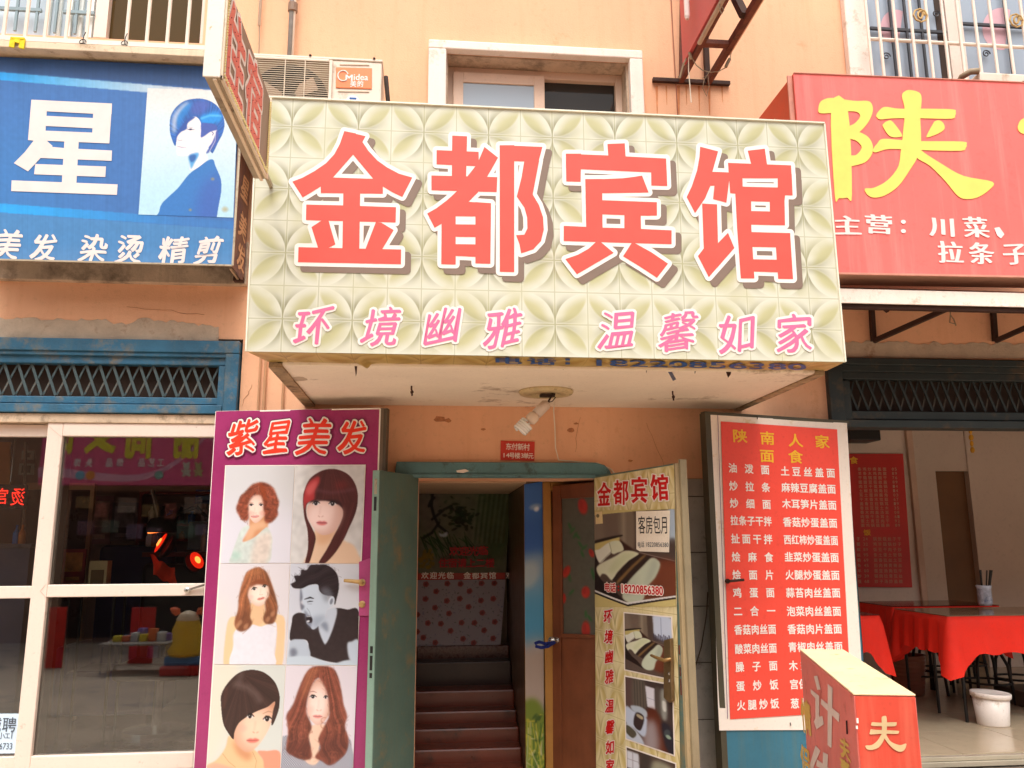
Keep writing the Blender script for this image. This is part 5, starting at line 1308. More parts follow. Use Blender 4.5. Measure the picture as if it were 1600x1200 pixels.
# red diode sign hanging inside (seen from behind)
Yn = .9; PNn = planeY(Yn)
c = AT(20, 775, Yn)
t = thing('diode_sign', 'black hanging diode sign with red reversed characters in the left pane', 'sign', c)
q = [PNn.at(x, y, -.004) for x, y in ((-50, 755), (42, 758), (40, 796), (-50, 794))]
MB().slab(q, (0, .02, 0)).build('sign_board', mat('smoke_board', (52, 46, 48), rough=.3), t)
write([('烫', 28, 776, 22, 27), ('宫', 2, 775, 22, 25)], PNn, mat('red_diode_glow', (255, 60, 40), emit=((255, 44, 30), 1.6)), 'diode_lettering', t, lift=.002, flip=True, bold=.0)
MB().tube([c + Vector((-.03, .01, .1)), c + Vector((-.03, .01, 1.2))], .003, 5).build('chain', M_steel, t)
for i, (px, s) in enumerate(((24, 0), (33, 1))):
    p = AT(px, 852, 1.4); o = MB().lathe((p.x, 1.4, p.z), [(.025, 0), (.025, .09), (.009, .12), (.009, .15)], 12).build('bottle', bc[3 if i else 1]); tag(o, ('amber' if i else 'blue') + ' bottle on the counter behind the left pane', 'bottle')
p = AT(10, 856, 1.4)
t = thing('counter', 'dark salon counter behind the left pane with bottles on it', 'counter', (p.x - .4, 1.5, SZ))
MB().box(p.x - 1.2, p.x + .22, 1.3, 1.7, p.z + .0, p.z + .03).build('counter_top', mat('counter_top', (66, 62, 70), rough=.3), t, bevel=.004)
MB().box(p.x - 1.18, p.x + .2, 1.33, 1.68, SZ, p.z).build('counter_body', mat('counter_navy', (36, 44, 70), rough=.4, var=.2), t)
tag(MB().tube([AT(40, 692, 2.2), AT(38, 800, 2.2), AT(36, 910, 2.2)], .014, 8).build('floor_pole', M_steel), 'thin chrome pole standing behind the left pane', 'pole')

# ================================================================== HOTEL DOORWAY
dh = MB(); 
xh0, xh1 = X0(616, 735, -.05), X0(957, 735, -.05)
PT = planeY(-.05)
hz0, hz1 = PT.at(790, 746.5).z, PT.at(790, 722).z
npt = [Vector((xh0, -.05, hz0)), Vector((xh0 + .012, -.05, hz1)), Vector((xh1 - .11, -.05, hz1)), Vector((xh1 - .05, -.05, hz1 - .015)), Vector((xh1 - .015, -.05, hz1 - .05)), Vector((xh1, -.05, hz0))]
head = MB().slab(npt, (0, .05, 0)).build('door_head', M_tealhead, bld, bevel=.006, label='greenish blue steel head over the hotel doorway')
MB().box(xh0 + .01, xh1 - .01, -.062, -.05, hz0, hz0 + .022).build('head_lip', M_tealhead, head, bevel=.004)
MB().slab([PT.at(x, y, .014) for x, y in ((713, 735), (727, 733), (733, 736), (724, 739), (714, 738))], (0, .003, 0)).build('chipped_patch', M_white, head)
MB().box(xd0, xd1, 0, W, hz0 - .0 + .0, zt_door).build('lintel', M_conc, head) if hz0 < zt_door - .002 else None
# the narrow hallway behind
HX0, HX1 = xd0 - .02, X0(822, 950, .3)
YH = 1.62
HZ = wz(700, 1240).z - .3
dkw = mat('hall_wall', (104, 84, 66), rough=.6, var=.15, vs=2)
hall = MB().box(HX0 - .1, HX0, .0 + W, YH, GZ, 2.6).box(HX1 + .0, HX1 + .06, .3, YH, GZ, 2.6).box(HX0 - .1, HX1 + .06, YH, YH + .1, GZ, 2.6).box(HX0 - .1, xd1 + .2, W, YH + .1, 2.45, 2.6).build('hall_room', dkw, bld)
MB().box(HX0, HX1, W, YH, zt_door - .01, zt_door + .02).build('hall_ceiling', mat('hall_ceiling', (190, 164, 134), rough=.7), hall)
MB().box(HX1 + .06, xd1 + .3, 1.1, 1.2, GZ, 2.6).box(xd1 + .2, xd1 + .3, W, 1.2, GZ, 2.6).build('side_wall', dkw, hall)
# painted brown side panel with a shiny surface
MB().box(HX1 - .006, HX1, .31, YH, GZ, zt_door - .02).build('side_lining', mat('brown_lining', (92, 70, 52), rough=.35, var=.15, vs=3, spec=.5), hall)
# banner, strip, wallpapered board at the stair head
Yw = 1.45; PW = planeY(Yw)
def cvq(y0, y1, xl_=lambda y: 652, xr_=lambda y: 792): return [(xl_(y0), y0), (xr_(y0), y0), (xr_(y1), y1), (xl_(y1), y1)]
bn = thing('painted_banner', 'dim green landscape banner with red welcome writing hanging in the stairway', 'banner', PW.at(720, 895))
cv = Canvas(350, 540, 880, 1040, 130, 124, (104, 104, 84))
cv.poly([(700, 540), (880, 540), (880, 900), (760, 960)], (64, 84, 50), 30, .8)
for i in range(14):
    x = 690 + i * 14; cv.stroke([(x, 560), (x - 10, 700), (x - 20, 860)], 12, (44 + i * 3, 74, 40) if i % 2 else (120, 124, 100), .5, 10)
cv.poly([(350, 540), (470, 540), (480, 720), (420, 800), (350, 700)], (110, 102, 92), 20, .8)
for p_ in ([(430, 560), (425, 640), (440, 700), (470, 760), (520, 800)], [(430, 720), (500, 660), (540, 640)], [(440, 590), (420, 610), (410, 640)], [(470, 740), (430, 800), (380, 830)]): cv.stroke(p_, 16, (30, 30, 30), .85, 6)
rr = random.Random(5)
for i in range(90):
    a_, b_ = rr.gauss(590, 40), rr.gauss(700, 36); cv.ell(a_, b_, rr.uniform(8, 20), rr.uniform(5, 11), (28 + rr.randrange(20), 34 + rr.randrange(22), 26), rr.uniform(-40, 40), .6, .8)
for i in range(40): a_ = rr.uniform(360, 640); cv.stroke([(a_, rr.uniform(780, 860)), (a_ + rr.uniform(20, 90), rr.uniform(880, 980))], 5, (30, 50 + rr.randrange(30), 24), .7, 4)
for i in range(30): cv.ell(rr.gauss(385, 25), rr.gauss(950, 30), 9, 12, (126, 104, 30), rr.uniform(0, 90), .7, .8)
for i in range(26): cv.ell(rr.gauss(560, 120), rr.gauss(600, 60), rr.uniform(5, 11), rr.uniform(4, 8), (50, 70, 44), rr.uniform(0, 90), .7, .6)
cv.poly([(470, 800), (490, 808), (520, 795), (515, 825), (480, 822)], (190, 200, 210), 3, .9)
cv.speck(np.ones_like(cv.X), .12, 3, 2)
z5 = lambda x, y: (560 + x * .26667, 620 + y * .26667)
cv.build('banner_cloth', bn, PW, [z5(352, 545), z5(895, 540), z5(862, 1030), z5(350, 1035)], lift=.0, k=1.0, mt=paintmat('banner_cloth_print', .7, .2, .2), wob=.012)
M_dr = ink('dull_red', (190, 46, 52))
write([('欢', 710, 861, 15, 14), ('迎', 725, 861, 15, 14), ('光', 740, 861, 15, 14), ('临', 755, 860, 15, 14)] + [(c, 692.5 + i * 14.6, 879.5, 14, 14) for i, c in enumerate('住宿请上二楼')], PW, M_dr, 'lettering', bn, lift=.03, bold=.03)
sp_ = [PW.at(x, y, .01) for x, y in ((651, 893), (790, 892), (789, 905), (650, 906))]
ws = MB().slab(sp_, (0, .004, 0)).build('welcome_strip', mat('strip_red', (170, 50, 36), rough=.4, var=.1)); tag(ws, 'narrow red strip with white writing above the flowered board', 'strip banner')
write([(c, 664 + i * 13.2, 899, 11, 10.5) for i, c in enumerate('欢迎光临 金都宾馆 欢') if c != ' '], PW, M_wht, 'lettering', ws, lift=.012, bold=.03)
wp = thing('flowered_board', 'lilac board with red rose pattern at the head of the stairs', 'board', PW.at(720, 1009))
cv = Canvas(330, 100, 870, 490, 150, 108, (164, 156, 164))
FL = [(390,125),(518,122),(598,125),(725,122),(803,122),(453,168),(655,168),(390,213),(520,225),(598,213),(728,225),(803,215),(450,265),(655,262),(537,300),(742,298),(343,305),(410,355),(490,360),(617,355),(697,357),(823,353),(552,402),(760,402),(385,440),(632,450),(345,405),(460,470),(700,475),(820,450)]
for i in range(240): cv.ell(rr.uniform(330, 870), rr.uniform(100, 490), rr.uniform(3, 8), rr.uniform(2, 4), rr.choice(((92, 104, 96), (110, 110, 140), (84, 88, 84), (150, 120, 130))), rr.uniform(0, 180), .6, .7)
for x, y in FL:
    for k in range(5): cv.ell(x + 9 * math.cos(k * 1.26), y + 8 * math.sin(k * 1.26), 10, 9, (136 + 8 * (k % 2), 46, 42), k * 30, .5, .85)
    cv.ell(x, y, 6, 6, (96, 26, 30), 0, .6, .9)
z6 = lambda x, y: (560 + x * .26667, 880 + y * .26667)
cv.build('board_face', wp, PW, [(650, 906.5), (790, 905.5), (782, 1008), (647, 1010)], lift=.004, k=.8, mt=paintmat('wallpaper_print', .5, .3))
MB().slab([PW.at(x, y, .002) for x, y in ((650, 906.5), (790, 905.5), (782, 1008), (647, 1010))], (0, .02, 0)).build('board_back', M_dark, wp)
# stairs: nosing, landing riser, steps
steps = [  # (riser top px, riser bottom px, Y, mat)
 (1009, 1032, 1.42), (1034, 1078, 1.24), (1079, 1103, 1.02), (1111, 1133, .86), (1138, 1164, .70), (1170, 1196, .54), (1203, 1230, .38)]
mst = mat('oxblood_tread', (108, 52, 36), rough=.32, var=.15, vs=5, spec=.5, dirt=((70, 40, 30), 6, .25))
mnb = mat('brown_leatherette', (88, 52, 42), rough=.28, var=.2, vs=12, spec=.6, bump=.4, bs=14)
mbk = mat('dark_riser', (58, 44, 38), rough=.35, var=.2, vs=6)
st_ = thing('staircase', 'dark oxblood steps climbing inside the hotel doorway', 'stairs', ((HX0 + HX1) / 2, .4, GZ))
prevz = None
for i, (ya_, yb2, Yy) in enumerate(steps):
    a = PY(720, ya_, Yy); b = PY(720, yb2, Yy)
    yb_end = steps[i - 1][2] if i else YH - .1
    m_ = mnb if i == 0 else mbk if i == 1 else mst
    MB().box(HX0, HX1 - .008, Yy, max(yb_end, Yy + .1) + .02, b.z - .12, a.z).build('step', m_, st_, bevel=.012)
MB().box(HX0, HX1, .3, .31, GZ, PY(720, 1232, .3).z).build('riser', mbk, st_)

# sky poster on the narrow inner jamb
PJ = planeY(.3)
jq = [(819, 757), (847.5, 752.5), (851, 1240), (822, 1240)]
zj = lambda x, y: (560 + x * .26667, 880 + y * .26667)
js = thing('landscape_poster', 'tall narrow poster of blue sky and grass on the inner jamb', 'poster', PJ.at(835, 1240))
cv = Canvas(0, 0, 30, 484, 22, 300, (60, 100, 170))
cv.poly([(-5, -5), (40, -5), (40, 80), (-5, 80)], (66, 116, 190), 14); cv.poly([(-5, 60), (40, 60), (40, 130), (-5, 130)], (46, 92, 160), 12)
cv.poly([(-5, 128), (12, 116), (34, 128), (34, 220), (-5, 220)], (140, 160, 170), 6, .85); cv.poly([(-5, 180), (35, 180), (35, 270), (-5, 270)], (72, 142, 176), 16)
cv.ell(6, 150, 16, 22, (176, 180, 172), 20, .6, .6); cv.ell(18, 40, 9, 5, (170, 190, 210), 0, .8, .7); cv.ell(20, 44, 4, 4, (230, 236, 240), 0, .8, .9)
cv.poly([(-5, 266), (35, 262), (35, 360), (-5, 360)], (164, 148, 136), 9); cv.poly([(-5, 355), (30, 362), (35, 490), (-5, 490)], (104, 122, 40), 3)
for i in range(70): cv.stroke([(rr.uniform(0, 30), rr.uniform(375, 480)), (rr.uniform(0, 30), rr.uniform(375, 484))], 1.6, rr.choice(((60, 96, 30), (150, 160, 60), (190, 176, 60), (190, 184, 150))), .7, 1.2) if i % 2 else cv.ell(rr.uniform(0, 30), rr.uniform(366, 484), rr.uniform(1, 3.5), rr.uniform(2, 6), rr.choice(((70, 110, 36), (172, 160, 50), (54, 80, 28))), rr.uniform(0, 90), .6, .8)
cv.build('poster_sheet', js, PJ, jq, lift=.003, k=.9)
MB().slab([PJ.at(x, y) for x, y in jq], (0, .04, 0)).build('poster_board', M_ochre, js)
# inner timber frame and door, opened outwards
ja, jb = PY(848, 900, .3), PY(863, 900, .27)
zt_in = PY(855, 753, .28).z
fi = MB().box(ja.x + .004, jb.x, .27, .36, GZ, zt_in).build('inner_frame', M_ochre, bld, bevel=.004, label='ochre varnished timber door frame beside the sky poster')
MB().box(jb.x, xd1 + .1, .27, .36, zt_in - .06, zt_in).build('frame_head', M_ochre, fi, bevel=.004)
A_, B_ = PY(863, 900, .26), PY(938, 900, .0)
PD = vplane(A_, B_)
idr = lambda q4, nm, m, parent, t=.035, lift=0, lab=None: MB().slab([PD.at(x, y, lift) for x, y in q4], PD.n * -t).build(nm, m, parent, bevel=.002, label=lab)
ind = idr([(863, 760), (875, 758.5), (878, 1240), (864, 1240)], 'inner_door', M_wood, bld, lab='brown wooden inner door with a frosted pane painted with red tulips')
idr([(875, 758.5), (940, 752), (940, 776), (876, 779.5)], 'top_rail', M_wood, ind)
idr([(878, 993), (940, 996), (940, 1240), (878.5, 1240)], 'lower_panel', M_wood, ind, lift=-.005)
idr([(878, 990), (940, 992.5), (940, 998), (878, 996)], 'rail_bead', M_wood, ind, lift=.006)
idr([(873, 775), (876, 775), (879, 996), (876, 996)], 'bead', M_wood, ind, lift=.006)
cv = Canvas(0, 0, 62, 216, 50, 150, (92, 88, 76))
def tulip(x, y, w, h, a=0): cv.ell(x, y, w, h, (186, 46, 34), a, .5, .95); cv.ell(x - w * .3, y - h * .2, w * .35, h * .5, (150, 34, 28), a, .6, .6)
for x, y in ((14, 45), (18, 52), (22, 60), (26, 62), (30, 75), (36, 80), (33, 90), (13, 128), (16, 150), (48, 118), (50, 125), (44, 190), (38, 184), (40, 200)): cv.ell(x, y, 2.2, 6, (52, 100, 52), rr.uniform(-50, 50), .7, .85)
tulip(34, 14, 7, 13, -10); tulip(47, 89, 3.6, 7, -20); tulip(8, 118, 5.4, 10, 25); tulip(38, 150, 6.5, 9); tulip(3, 160, 4, 8); tulip(38, 208, 6.5, 13)
cv.speck(np.ones_like(cv.X), .06, 2, 4)
cv.build('frosted_pane', ind, PD, [(876, 779.5), (940, 776), (940, 993), (878, 991)], lift=-.008, k=.8, mt=paintmat('frosted_print', .35, .5))
MB().lathe(PD.at(871, 1000, 0), [(.02, 0), (.02, .012), (.01, .02), (.01, .035), (.026, .045), (.026, .065), (.012, .075)], 16, axis=PD.n).build('knob', M_steel, ind, smooth=True)
kp = PD.at(866, 1004, .07)
tag(MB().tube([kp, PY(856, 1010, -.0), PY(846, 1012, .1), PY(838, 1010, .15), PY(837, 1005, .15), PY(843, 1003, .1), PY(852, 1006, .0), kp], .010, 8).build('cord_loop', mat('blue_cord', (28, 44, 122), rough=.8)), 'dark blue cord looped over the inner door knob', 'cord')

# ---------------- green steel leaf on the left, opened out
zl_ = PY(651, 744, -.005).z
F0 = PZ(594, 734.5, zl_)
PLf = vplane((xd0, 0, 0), (F0.x, F0.y, 0))
n2 = Vector((PLf.n.x, PLf.n.y, 0)); dd = Vector((F0.x - xd0, F0.y, 0)).normalized()
zlow = GZ + .06
base_ = Vector((xd0, 0, 0))
e1_ = Vector((F0.x, F0.y, 0))
def zv(p, z): return Vector((p.x, p.y, z))
gl = MB().slab([zv(base_, zlow), zv(e1_, zlow), zv(e1_, zl_), zv(base_, zl_)], -n2 * .045).build('door_leaf', M_teal, bld, bevel=.003, label='plain green steel leaf folded out at the left of the hotel doorway')
e2_ = e1_ + dd * .0
MB().slab([zv(e1_ + dd * .001 - n2 * .002, zlow), zv(e1_ + dd * .001 - n2 * .043, zlow), zv(e1_ + dd * .001 - n2 * .043, zl_ - .002), zv(e1_ + dd * .001 - n2 * .002, zl_ - .002)], dd * .006).build('leaf_edge', mat('pale_green_edge', (132, 160, 144), rough=.45, var=.15, streak=((100, 100, 80), .3)), gl)
for (ya_, yb2, m_) in ((748, 772, M_alu), (776, 798, M_black), (1010, 1021, M_black), (1025, 1048, M_black), (1052, 1060, M_black)):
    Pe = Plane(e1_ + dd * .008, dd); za, zb_ = Pe.at(588, ya_).z, Pe.at(588, yb2).z
    q_ = e1_ + dd * .0072 - n2 * .014
    MB().slab([zv(q_, zb_), zv(q_ - n2 * .016, zb_), zv(q_ - n2 * .016, za), zv(q_, za)], dd * .0015).build('lock_slot', m_, gl)
# ================================================================== RIGHT STEEL LEAF WITH THE HOTEL POSTER
zr_ = PY(932, 744, -.07).z
H0 = PY(930, 745, -.07)
G0 = PZ(1056, 723.5, zr_)
PR = vplane(H0, G0)
dR = Vector((G0.x - H0.x, G0.y - H0.y, 0)).normalized(); nR = PR.n
def LR(px, py, l=0): return PR.at(px, py, l)
gx = LR(1060, 900); 
b0 = Vector((H0.x, H0.y, 0)); e0_ = Vector((LR(1060.5, 950).x, LR(1060.5, 950).y, 0))
rl = MB().slab([zv(b0, zlow), zv(e0_, zlow), zv(e0_, zr_), zv(b0, zr_)], -nR * .045).build('door_leaf', M_teal, bld, bevel=.003, label='green steel leaf standing open to the right, covered by the hotel poster')
M_lvedge = mat('olive_edge', (168, 148, 112), rough=.5, var=.15, streak=((120, 100, 70), .4))
MB().slab([zv(e0_ + dR * .001, zlow), zv(e0_ + dR * .001 - nR * .045, zlow), zv(e0_ + dR * .001 - nR * .045, zr_), zv(e0_ + dR * .001, zr_)], dR * .022).build('leaf_edge', M_lvedge, rl, bevel=.002)
MB().slab([zv(e0_ + dR * .023 - nR * .02, zlow), zv(e0_ + dR * .023 - nR * .06, zlow), zv(e0_ + dR * .023 - nR * .06, zr_ + .02), zv(e0_ + dR * .023 - nR * .02, zr_ + .02)], dR * .018).build('leaf_flange', mat('olive_flange', (142, 128, 100), rough=.5, var=.15), rl, bevel=.002)
for (ya_, yb2, m_) in ((1008, 1022, M_rust), (1024, 1038, M_alu), (1042, 1056, M_rust), (1060, 1085, M_rust)):
    za, zb_ = LR(1062, ya_).z, LR(1062, yb2).z; q_ = e0_ + dR * -.012
    MB().slab([zv(q_, zb_) + nR * .0005, zv(q_ + dR * .010, zb_) + nR * .0005, zv(q_ + dR * .010, za) + nR * .0005, zv(q_, za) + nR * .0005], nR * .003).build('lock_plate', m_, rl)
hp = thing('hotel_poster', 'tall gold patterned hotel poster with bed photos and phone number on the right door leaf', 'poster', zv(b0, zlow) + nR * .01)
qp = [(928.5, 747), (1053, 726.5), (1065, 1290), (932, 1290)]
cs = [LR(x, y, .004) for x, y in qp]
tA, tB = LR(938, 790), LR(962, 790)
uvp = lambda p: ((Vector((p.x - b0.x, p.y - b0.y, 0)).dot(dR)) / .105, (p.z - zr_) / .155)
uvgrid('poster_sheet', MTG, hp, cs[0], cs[1], cs[2], cs[3], [uvp(p) for p in cs], 10, 40)
RCT = dict(jin=(440, 190, 660, 450), du=(660, 190, 880, 450), bin_=(870, 200, 1070, 460), guan=(1060, 210, 1270, 460))
M_pred = ink('poster_red', (214, 28, 30))
for k, (cx, cyy, w, h) in dict(jin=(944, 773, 22, 37), du=(970, 770.5, 24, 40), bin_=(999, 767, 26, 42), guan=(1030, 762.5, 28, 42)).items():
    allp = [p for pl_ in BIG[k] for p in pl_]; x0 = min(p[0] for p in allp); x1 = max(p[0] for p in allp); y0 = min(p[1] for p in allp); y1 = max(p[1] for p in allp)
    sc_ = lambda x, y: (cx + ((x - x0) / (x1 - x0) - .5) * w, cyy + ((y - y0) / (y1 - y0) - .5) * h + (x - x0) / (x1 - x0) * -2)
    ps = [[sc_(*p) for p in pl_] for pl_ in BIG[k]]
    c = pxpoly(PR, M_pred, 'character', hp, ps, lift=.009); pxpoly(PR, M_wht, 'outline', c, ps, lift=.0075, r=1.9)
# bed photo (painted)
def bedphoto(cv, X, Y, s):
    """X,Y map photo units (zoom of the upper photo) to canvas"""
    T = lambda pts: [(X(x), Y(y)) for x, y in pts]
    cv.poly(T([(60, 100), (340, 100), (360, 400), (60, 460)]), (118, 100, 88), 30 * s); cv.poly(T([(60, 100), (120, 100), (180, 400), (60, 440)]), (140, 124, 108), 30 * s, .8)
    cv.poly(T([(340, 100), (500, 100), (500, 560), (370, 540)]), (128, 112, 96), 10 * s); cv.stroke(T([(400, 110), (400, 520)]), 40 * s, (166, 150, 130), .7, 40 * s)
    cv.poly(T([(60, 430), (355, 375), (358, 395), (60, 462)]), (44, 34, 30), 4 * s)
    cv.poly(T([(60, 462), (355, 396), (358, 450), (60, 545)]), (206, 188, 120), 4 * s, smooth=False)
    cv.poly(T([(355, 420), (560, 570), (910, 660), (910, 1030), (700, 1080), (400, 900)]), (62, 34, 28), 8 * s, smooth=False)
    cv.poly(T([(600, 720), (910, 650), (910, 1020), (600, 1060)]), (126, 66, 44), 30 * s, .9)
    cv.stroke(T([(560, 560), (900, 655)]), 8 * s, (190, 176, 168), .5)
    cv.poly(T([(60, 560), (110, 660), (120, 820), (200, 900), (300, 960), (420, 1080), (60, 960)]), (40, 28, 26), 4 * s, smooth=False)
    cv.poly(T([(90, 700), (300, 600), (420, 540), (560, 575), (450, 650), (330, 760), (270, 850), (200, 790), (150, 780), (118, 806)]), (226, 226, 196), 5 * s)
    cv.poly(T([(300, 640), (420, 560), (540, 580), (420, 660), (300, 760), (220, 760)]), (206, 212, 168), 20 * s, .7)
    cv.poly(T([(62, 540), (120, 520), (235, 455), (262, 545), (200, 610), (120, 665)]), (232, 230, 214), 4 * s)
    cv.poly(T([(232, 458), (350, 438), (400, 530), (330, 560), (268, 570)]), (224, 226, 196), 4 * s)
    cv.stroke(T([(240, 460), (262, 545), (130, 660)]), 7 * s, (150, 146, 120), .7)
    cv.poly(T([(562, 580), (680, 615), (560, 750), (440, 880), (380, 900), (266, 845), (350, 750), (450, 650)]), (52, 38, 34), 3 * s, smooth=False)
    cv.poly(T([(600, 596), (625, 602), (500, 720), (350, 870), (320, 860), (460, 720)]), (150, 116, 72), 8 * s, .9)
    cv.poly(T([(680, 622), (740, 640), (765, 700), (720, 820), (640, 920), (590, 1060), (460, 1085), (380, 1020), (420, 900), (500, 800), (600, 700)]), (206, 214, 190), 6 * s)
    cv.poly(T([(690, 640), (750, 680), (700, 820), (620, 900)]), (170, 176, 160), 22 * s, .6)
cv = Canvas(60, 110, 905, 1125, 150, 180, (92, 74, 66))
idn = lambda v: v
bedphoto(cv, idn, idn, 1)
cv.poly([(845, 110), (905, 110), (905, 440), (850, 420)], (190, 210, 230), 12, .9); cv.poly([(860, 430), (905, 440), (905, 650), (840, 580)], (80, 66, 60), 12, .8)
cv.poly([(60, 945), (430, 1078), (905, 1012), (905, 1030), (435, 1100), (60, 965)], (230, 226, 222), 2, smooth=False)
cv.poly([(60, 965), (435, 1100), (905, 1030), (905, 1046), (440, 1118), (60, 985)], (40, 32, 30), 2, smooth=False)
cv.poly([(60, 985), (440, 1120), (905, 1048), (905, 1200), (60, 1200)], (214, 196, 130), 2, smooth=False)
cv.poly([(60, 105), (905, 105), (905, 112), (500, 128), (160, 152), (60, 160)], (214, 196, 130), 2, smooth=False)
zA = lambda x, y: (920 + x * .15, 780 + y * .15)
cv.build('bed_photo', hp, PR, [zA(60, 118), zA(893, 100), zA(910, 1118), zA(63, 1126)], lift=.006, k=.9)
ns = thing('paper_note', 'white paper note with black writing pasted over the bed photo', 'note', LR(1020, 862, .01))
MB().slab([LR(x, y, .009) for x, y in ((994, 799), (1047, 797.5), (1045.5, 863), (1000, 861.5), (994.5, 858))], nR * .001).build('note_sheet', mat('note_paper', (238, 226, 208), rough=.8, var=.04), ns)
write([(c, 1002.7 + i * 11.8, 820, 11, 28, -.03) for i, c in enumerate('客房包月')], PR, M_blk, 'lettering', ns, lift=.0115)
write([('电', 998.5, 851, 5.2, 9), ('话', 1004, 850.5, 5.2, 9), ('18220856380', 1027, 851, 35, 7, .02)], PR, M_gry, 'lettering', ns, lift=.0115)
c = write([('电', 948.5, 917.5, 8.5, 14), ('话', 957.8, 918, 8.5, 14), ('18220856380', 1003.5, 921.5, 64, 13, .06)], PR, M_pred, 'phone_lettering', hp, lift=.010, bold=.03)
write([('电', 948.5, 917.5, 8.5, 14), ('话', 957.8, 918, 8.5, 14)], PR, M_wht, 'outline', c, lift=.009, grow=.11)
V, F = rawglyph('18220856380', .03); V2, F2 = union([[(V[i][0] * 12, V[i][1] * 2) for i in f] for f in F], r=.30, n=7)
mb = MB(); put(mb, ([(x / 12, y / 2) for x, y in V2], F2), PR, 1003.5, 921.5, 64, 13, .06, .009); mb.build('outline', M_wht, c)
put_ = MB(); put(put_, cir, PR, 966.3, 916.5, 2.6, 3, 0, .010); put(put_, cir, PR, 966.3, 922, 2.6, 3, 0, .010); put_.build('colon', M_pred, c)
tg = MB().slab([LR(x, y, .008) for x, y in ((930.5, 800), (941, 799), (942, 818), (931, 819))], nR * .001).build('sticker', mat('yellow_tag', (226, 202, 150), rough=.6)); tag(tg, 'small yellow sticker at the top left of the bed photo', 'sticker')
pxpoly(PR, mat('ink_olive', (120, 110, 80)), 'sticker_print', tg, [[(934 + 2.6 * math.cos(t), 806 + 3 * math.sin(t)) for t in np.linspace(0, 6.28, 11)[:-1]]], lift=.0095)
vt = [('环', 950, 962.5), ('境', 951, 995), ('幽', 951.5, 1026), ('雅', 952, 1057), ('温', 952.5, 1103), ('馨', 953, 1136), ('如', 953, 1167), ('家', 953, 1197), ]
c = write([(a, x, y, 13, 21) for a, x, y in vt], PR, M_pred, 'slogan_lettering', hp, lift=.009, pen=(.04, .02, 2.4), **BR)
write([(a, x, y, 13, 21) for a, x, y in vt], PR, M_wht, 'outline', c, lift=.0075, pen=(.04, .02, 2.4), grow=.07, **BR)
zBx = lambda x, y: (920 + x * .21667, 940 + y * .21667)
def photo(quad, cv, lab):
    q = [zBx(*p) for p in quad]; P = [LR(x, y, .006) for x, y in q]; c_ = (P[0] + P[2]) / 2
    b = MB().slab([c_ + (p - c_) * 1.045 for p in P], -nR * .001).build('photo_border', M_wht, hp)
    cv.build('room_photo', hp, PR, q, lift=.0075, k=.9, label=lab)
cv = Canvas(255, 80, 600, 560, 90, 126, (96, 80, 72))
fX = lambda x: 255 + (x - 60) * .40; fY = lambda y: 110 + (y - 200) * .47
bedphoto(cv, fX, fY, .42)
cv.poly([(465, 85), (600, 85), (600, 260), (480, 240)], (206, 216, 236), 8); cv.stroke([(530, 90), (530, 250)], 5, (150, 160, 190)); cv.poly([(430, 80), (468, 80), (472, 260), (440, 260)], (86, 70, 62), 4)
for i in range(10): cv.stroke([(475 + i * 12, 225 + (i % 3) * 8), (478 + i * 12, 275)], 7, (56, 48, 66), .9, 6)
photo([(257, 84), (592, 116), (608, 562), (262, 488)], cv, 'photo of a double bed by a bright window')
cv = Canvas(0, 0, 340, 500, 90, 126, (70, 56, 54))
cv.poly([(0, 0), (60, 0), (70, 220), (0, 240)], (96, 74, 70), 10); cv.poly([(60, 10), (150, 20), (150, 230), (60, 220)], (104, 94, 84), 10)
for x in (70, 90, 112, 134): cv.stroke([(x, 15), (x + 4, 225)], 8, (66, 58, 52), .7, 6)
cv.poly([(152, 40), (222, 48), (222, 210), (165, 200)], (224, 222, 232), 3, smooth=False); cv.stroke([(165, 130), (222, 138)], 4, (170, 170, 190))
cv.poly([(222, 50), (262, 56), (256, 330), (226, 215)], (86, 76, 70), 6); cv.poly([(262, 56), (300, 60), (300, 250), (266, 250)], (158, 158, 150), 8); cv.poly([(272, 130), (296, 134), (296, 200), (276, 196)], (226, 226, 220), 3)
cv.poly([(160, 230), (220, 205), (270, 300), (330, 500), (140, 500), (150, 340)], (96, 44, 30), 10); cv.poly([(150, 330), (220, 300), (240, 500), (130, 500)], (170, 160, 164), 22, .9)
cv.poly([(40, 225), (110, 215), (160, 240), (150, 290), (60, 262)], (186, 196, 208), 4); cv.poly([(0, 240), (60, 260), (150, 285), (160, 330), (140, 440), (60, 400), (0, 370)], (196, 206, 226), 5)
cv.poly([(80, 270), (140, 288), (110, 400), (60, 370)], (58, 44, 46), 3); cv.poly([(90, 276), (132, 290), (124, 312), (84, 296)], (186, 172, 140), 3)
cv.poly([(0, 380), (60, 400), (120, 460), (130, 520), (0, 520)], (200, 208, 222), 5); cv.poly([(0, 392), (50, 405), (80, 440), (50, 480), (0, 450)], (90, 84, 70), 3)
cv.poly([(262, 300), (330, 320), (345, 500), (290, 470)], (44, 40, 50), 8); cv.ell(300, 360, 20, 30, (70, 76, 80), 20, .4); cv.ell(308, 385, 18, 14, (150, 170, 150), 20, .5)
photo([(263, 542), (600, 606), (612, 1104), (270, 986)], cv, 'photo of a twin room with striped bed runners')
cv = Canvas(0, 0, 340, 500, 60, 80, (84, 66, 58))
cv.poly([(0, 20), (90, 20), (96, 150), (0, 150)], (220, 222, 232), 4, smooth=False); cv.stroke([(45, 20), (45, 150)], 5, (160, 150, 160)); cv.stroke([(0, 80), (92, 84)], 4, (160, 150, 160))
cv.poly([(110, 20), (190, 40), (190, 300), (110, 300)], (70, 60, 56), 5); cv.poly([(190, 40), (340, 60), (340, 300), (190, 300)], (156, 152, 128), 12)
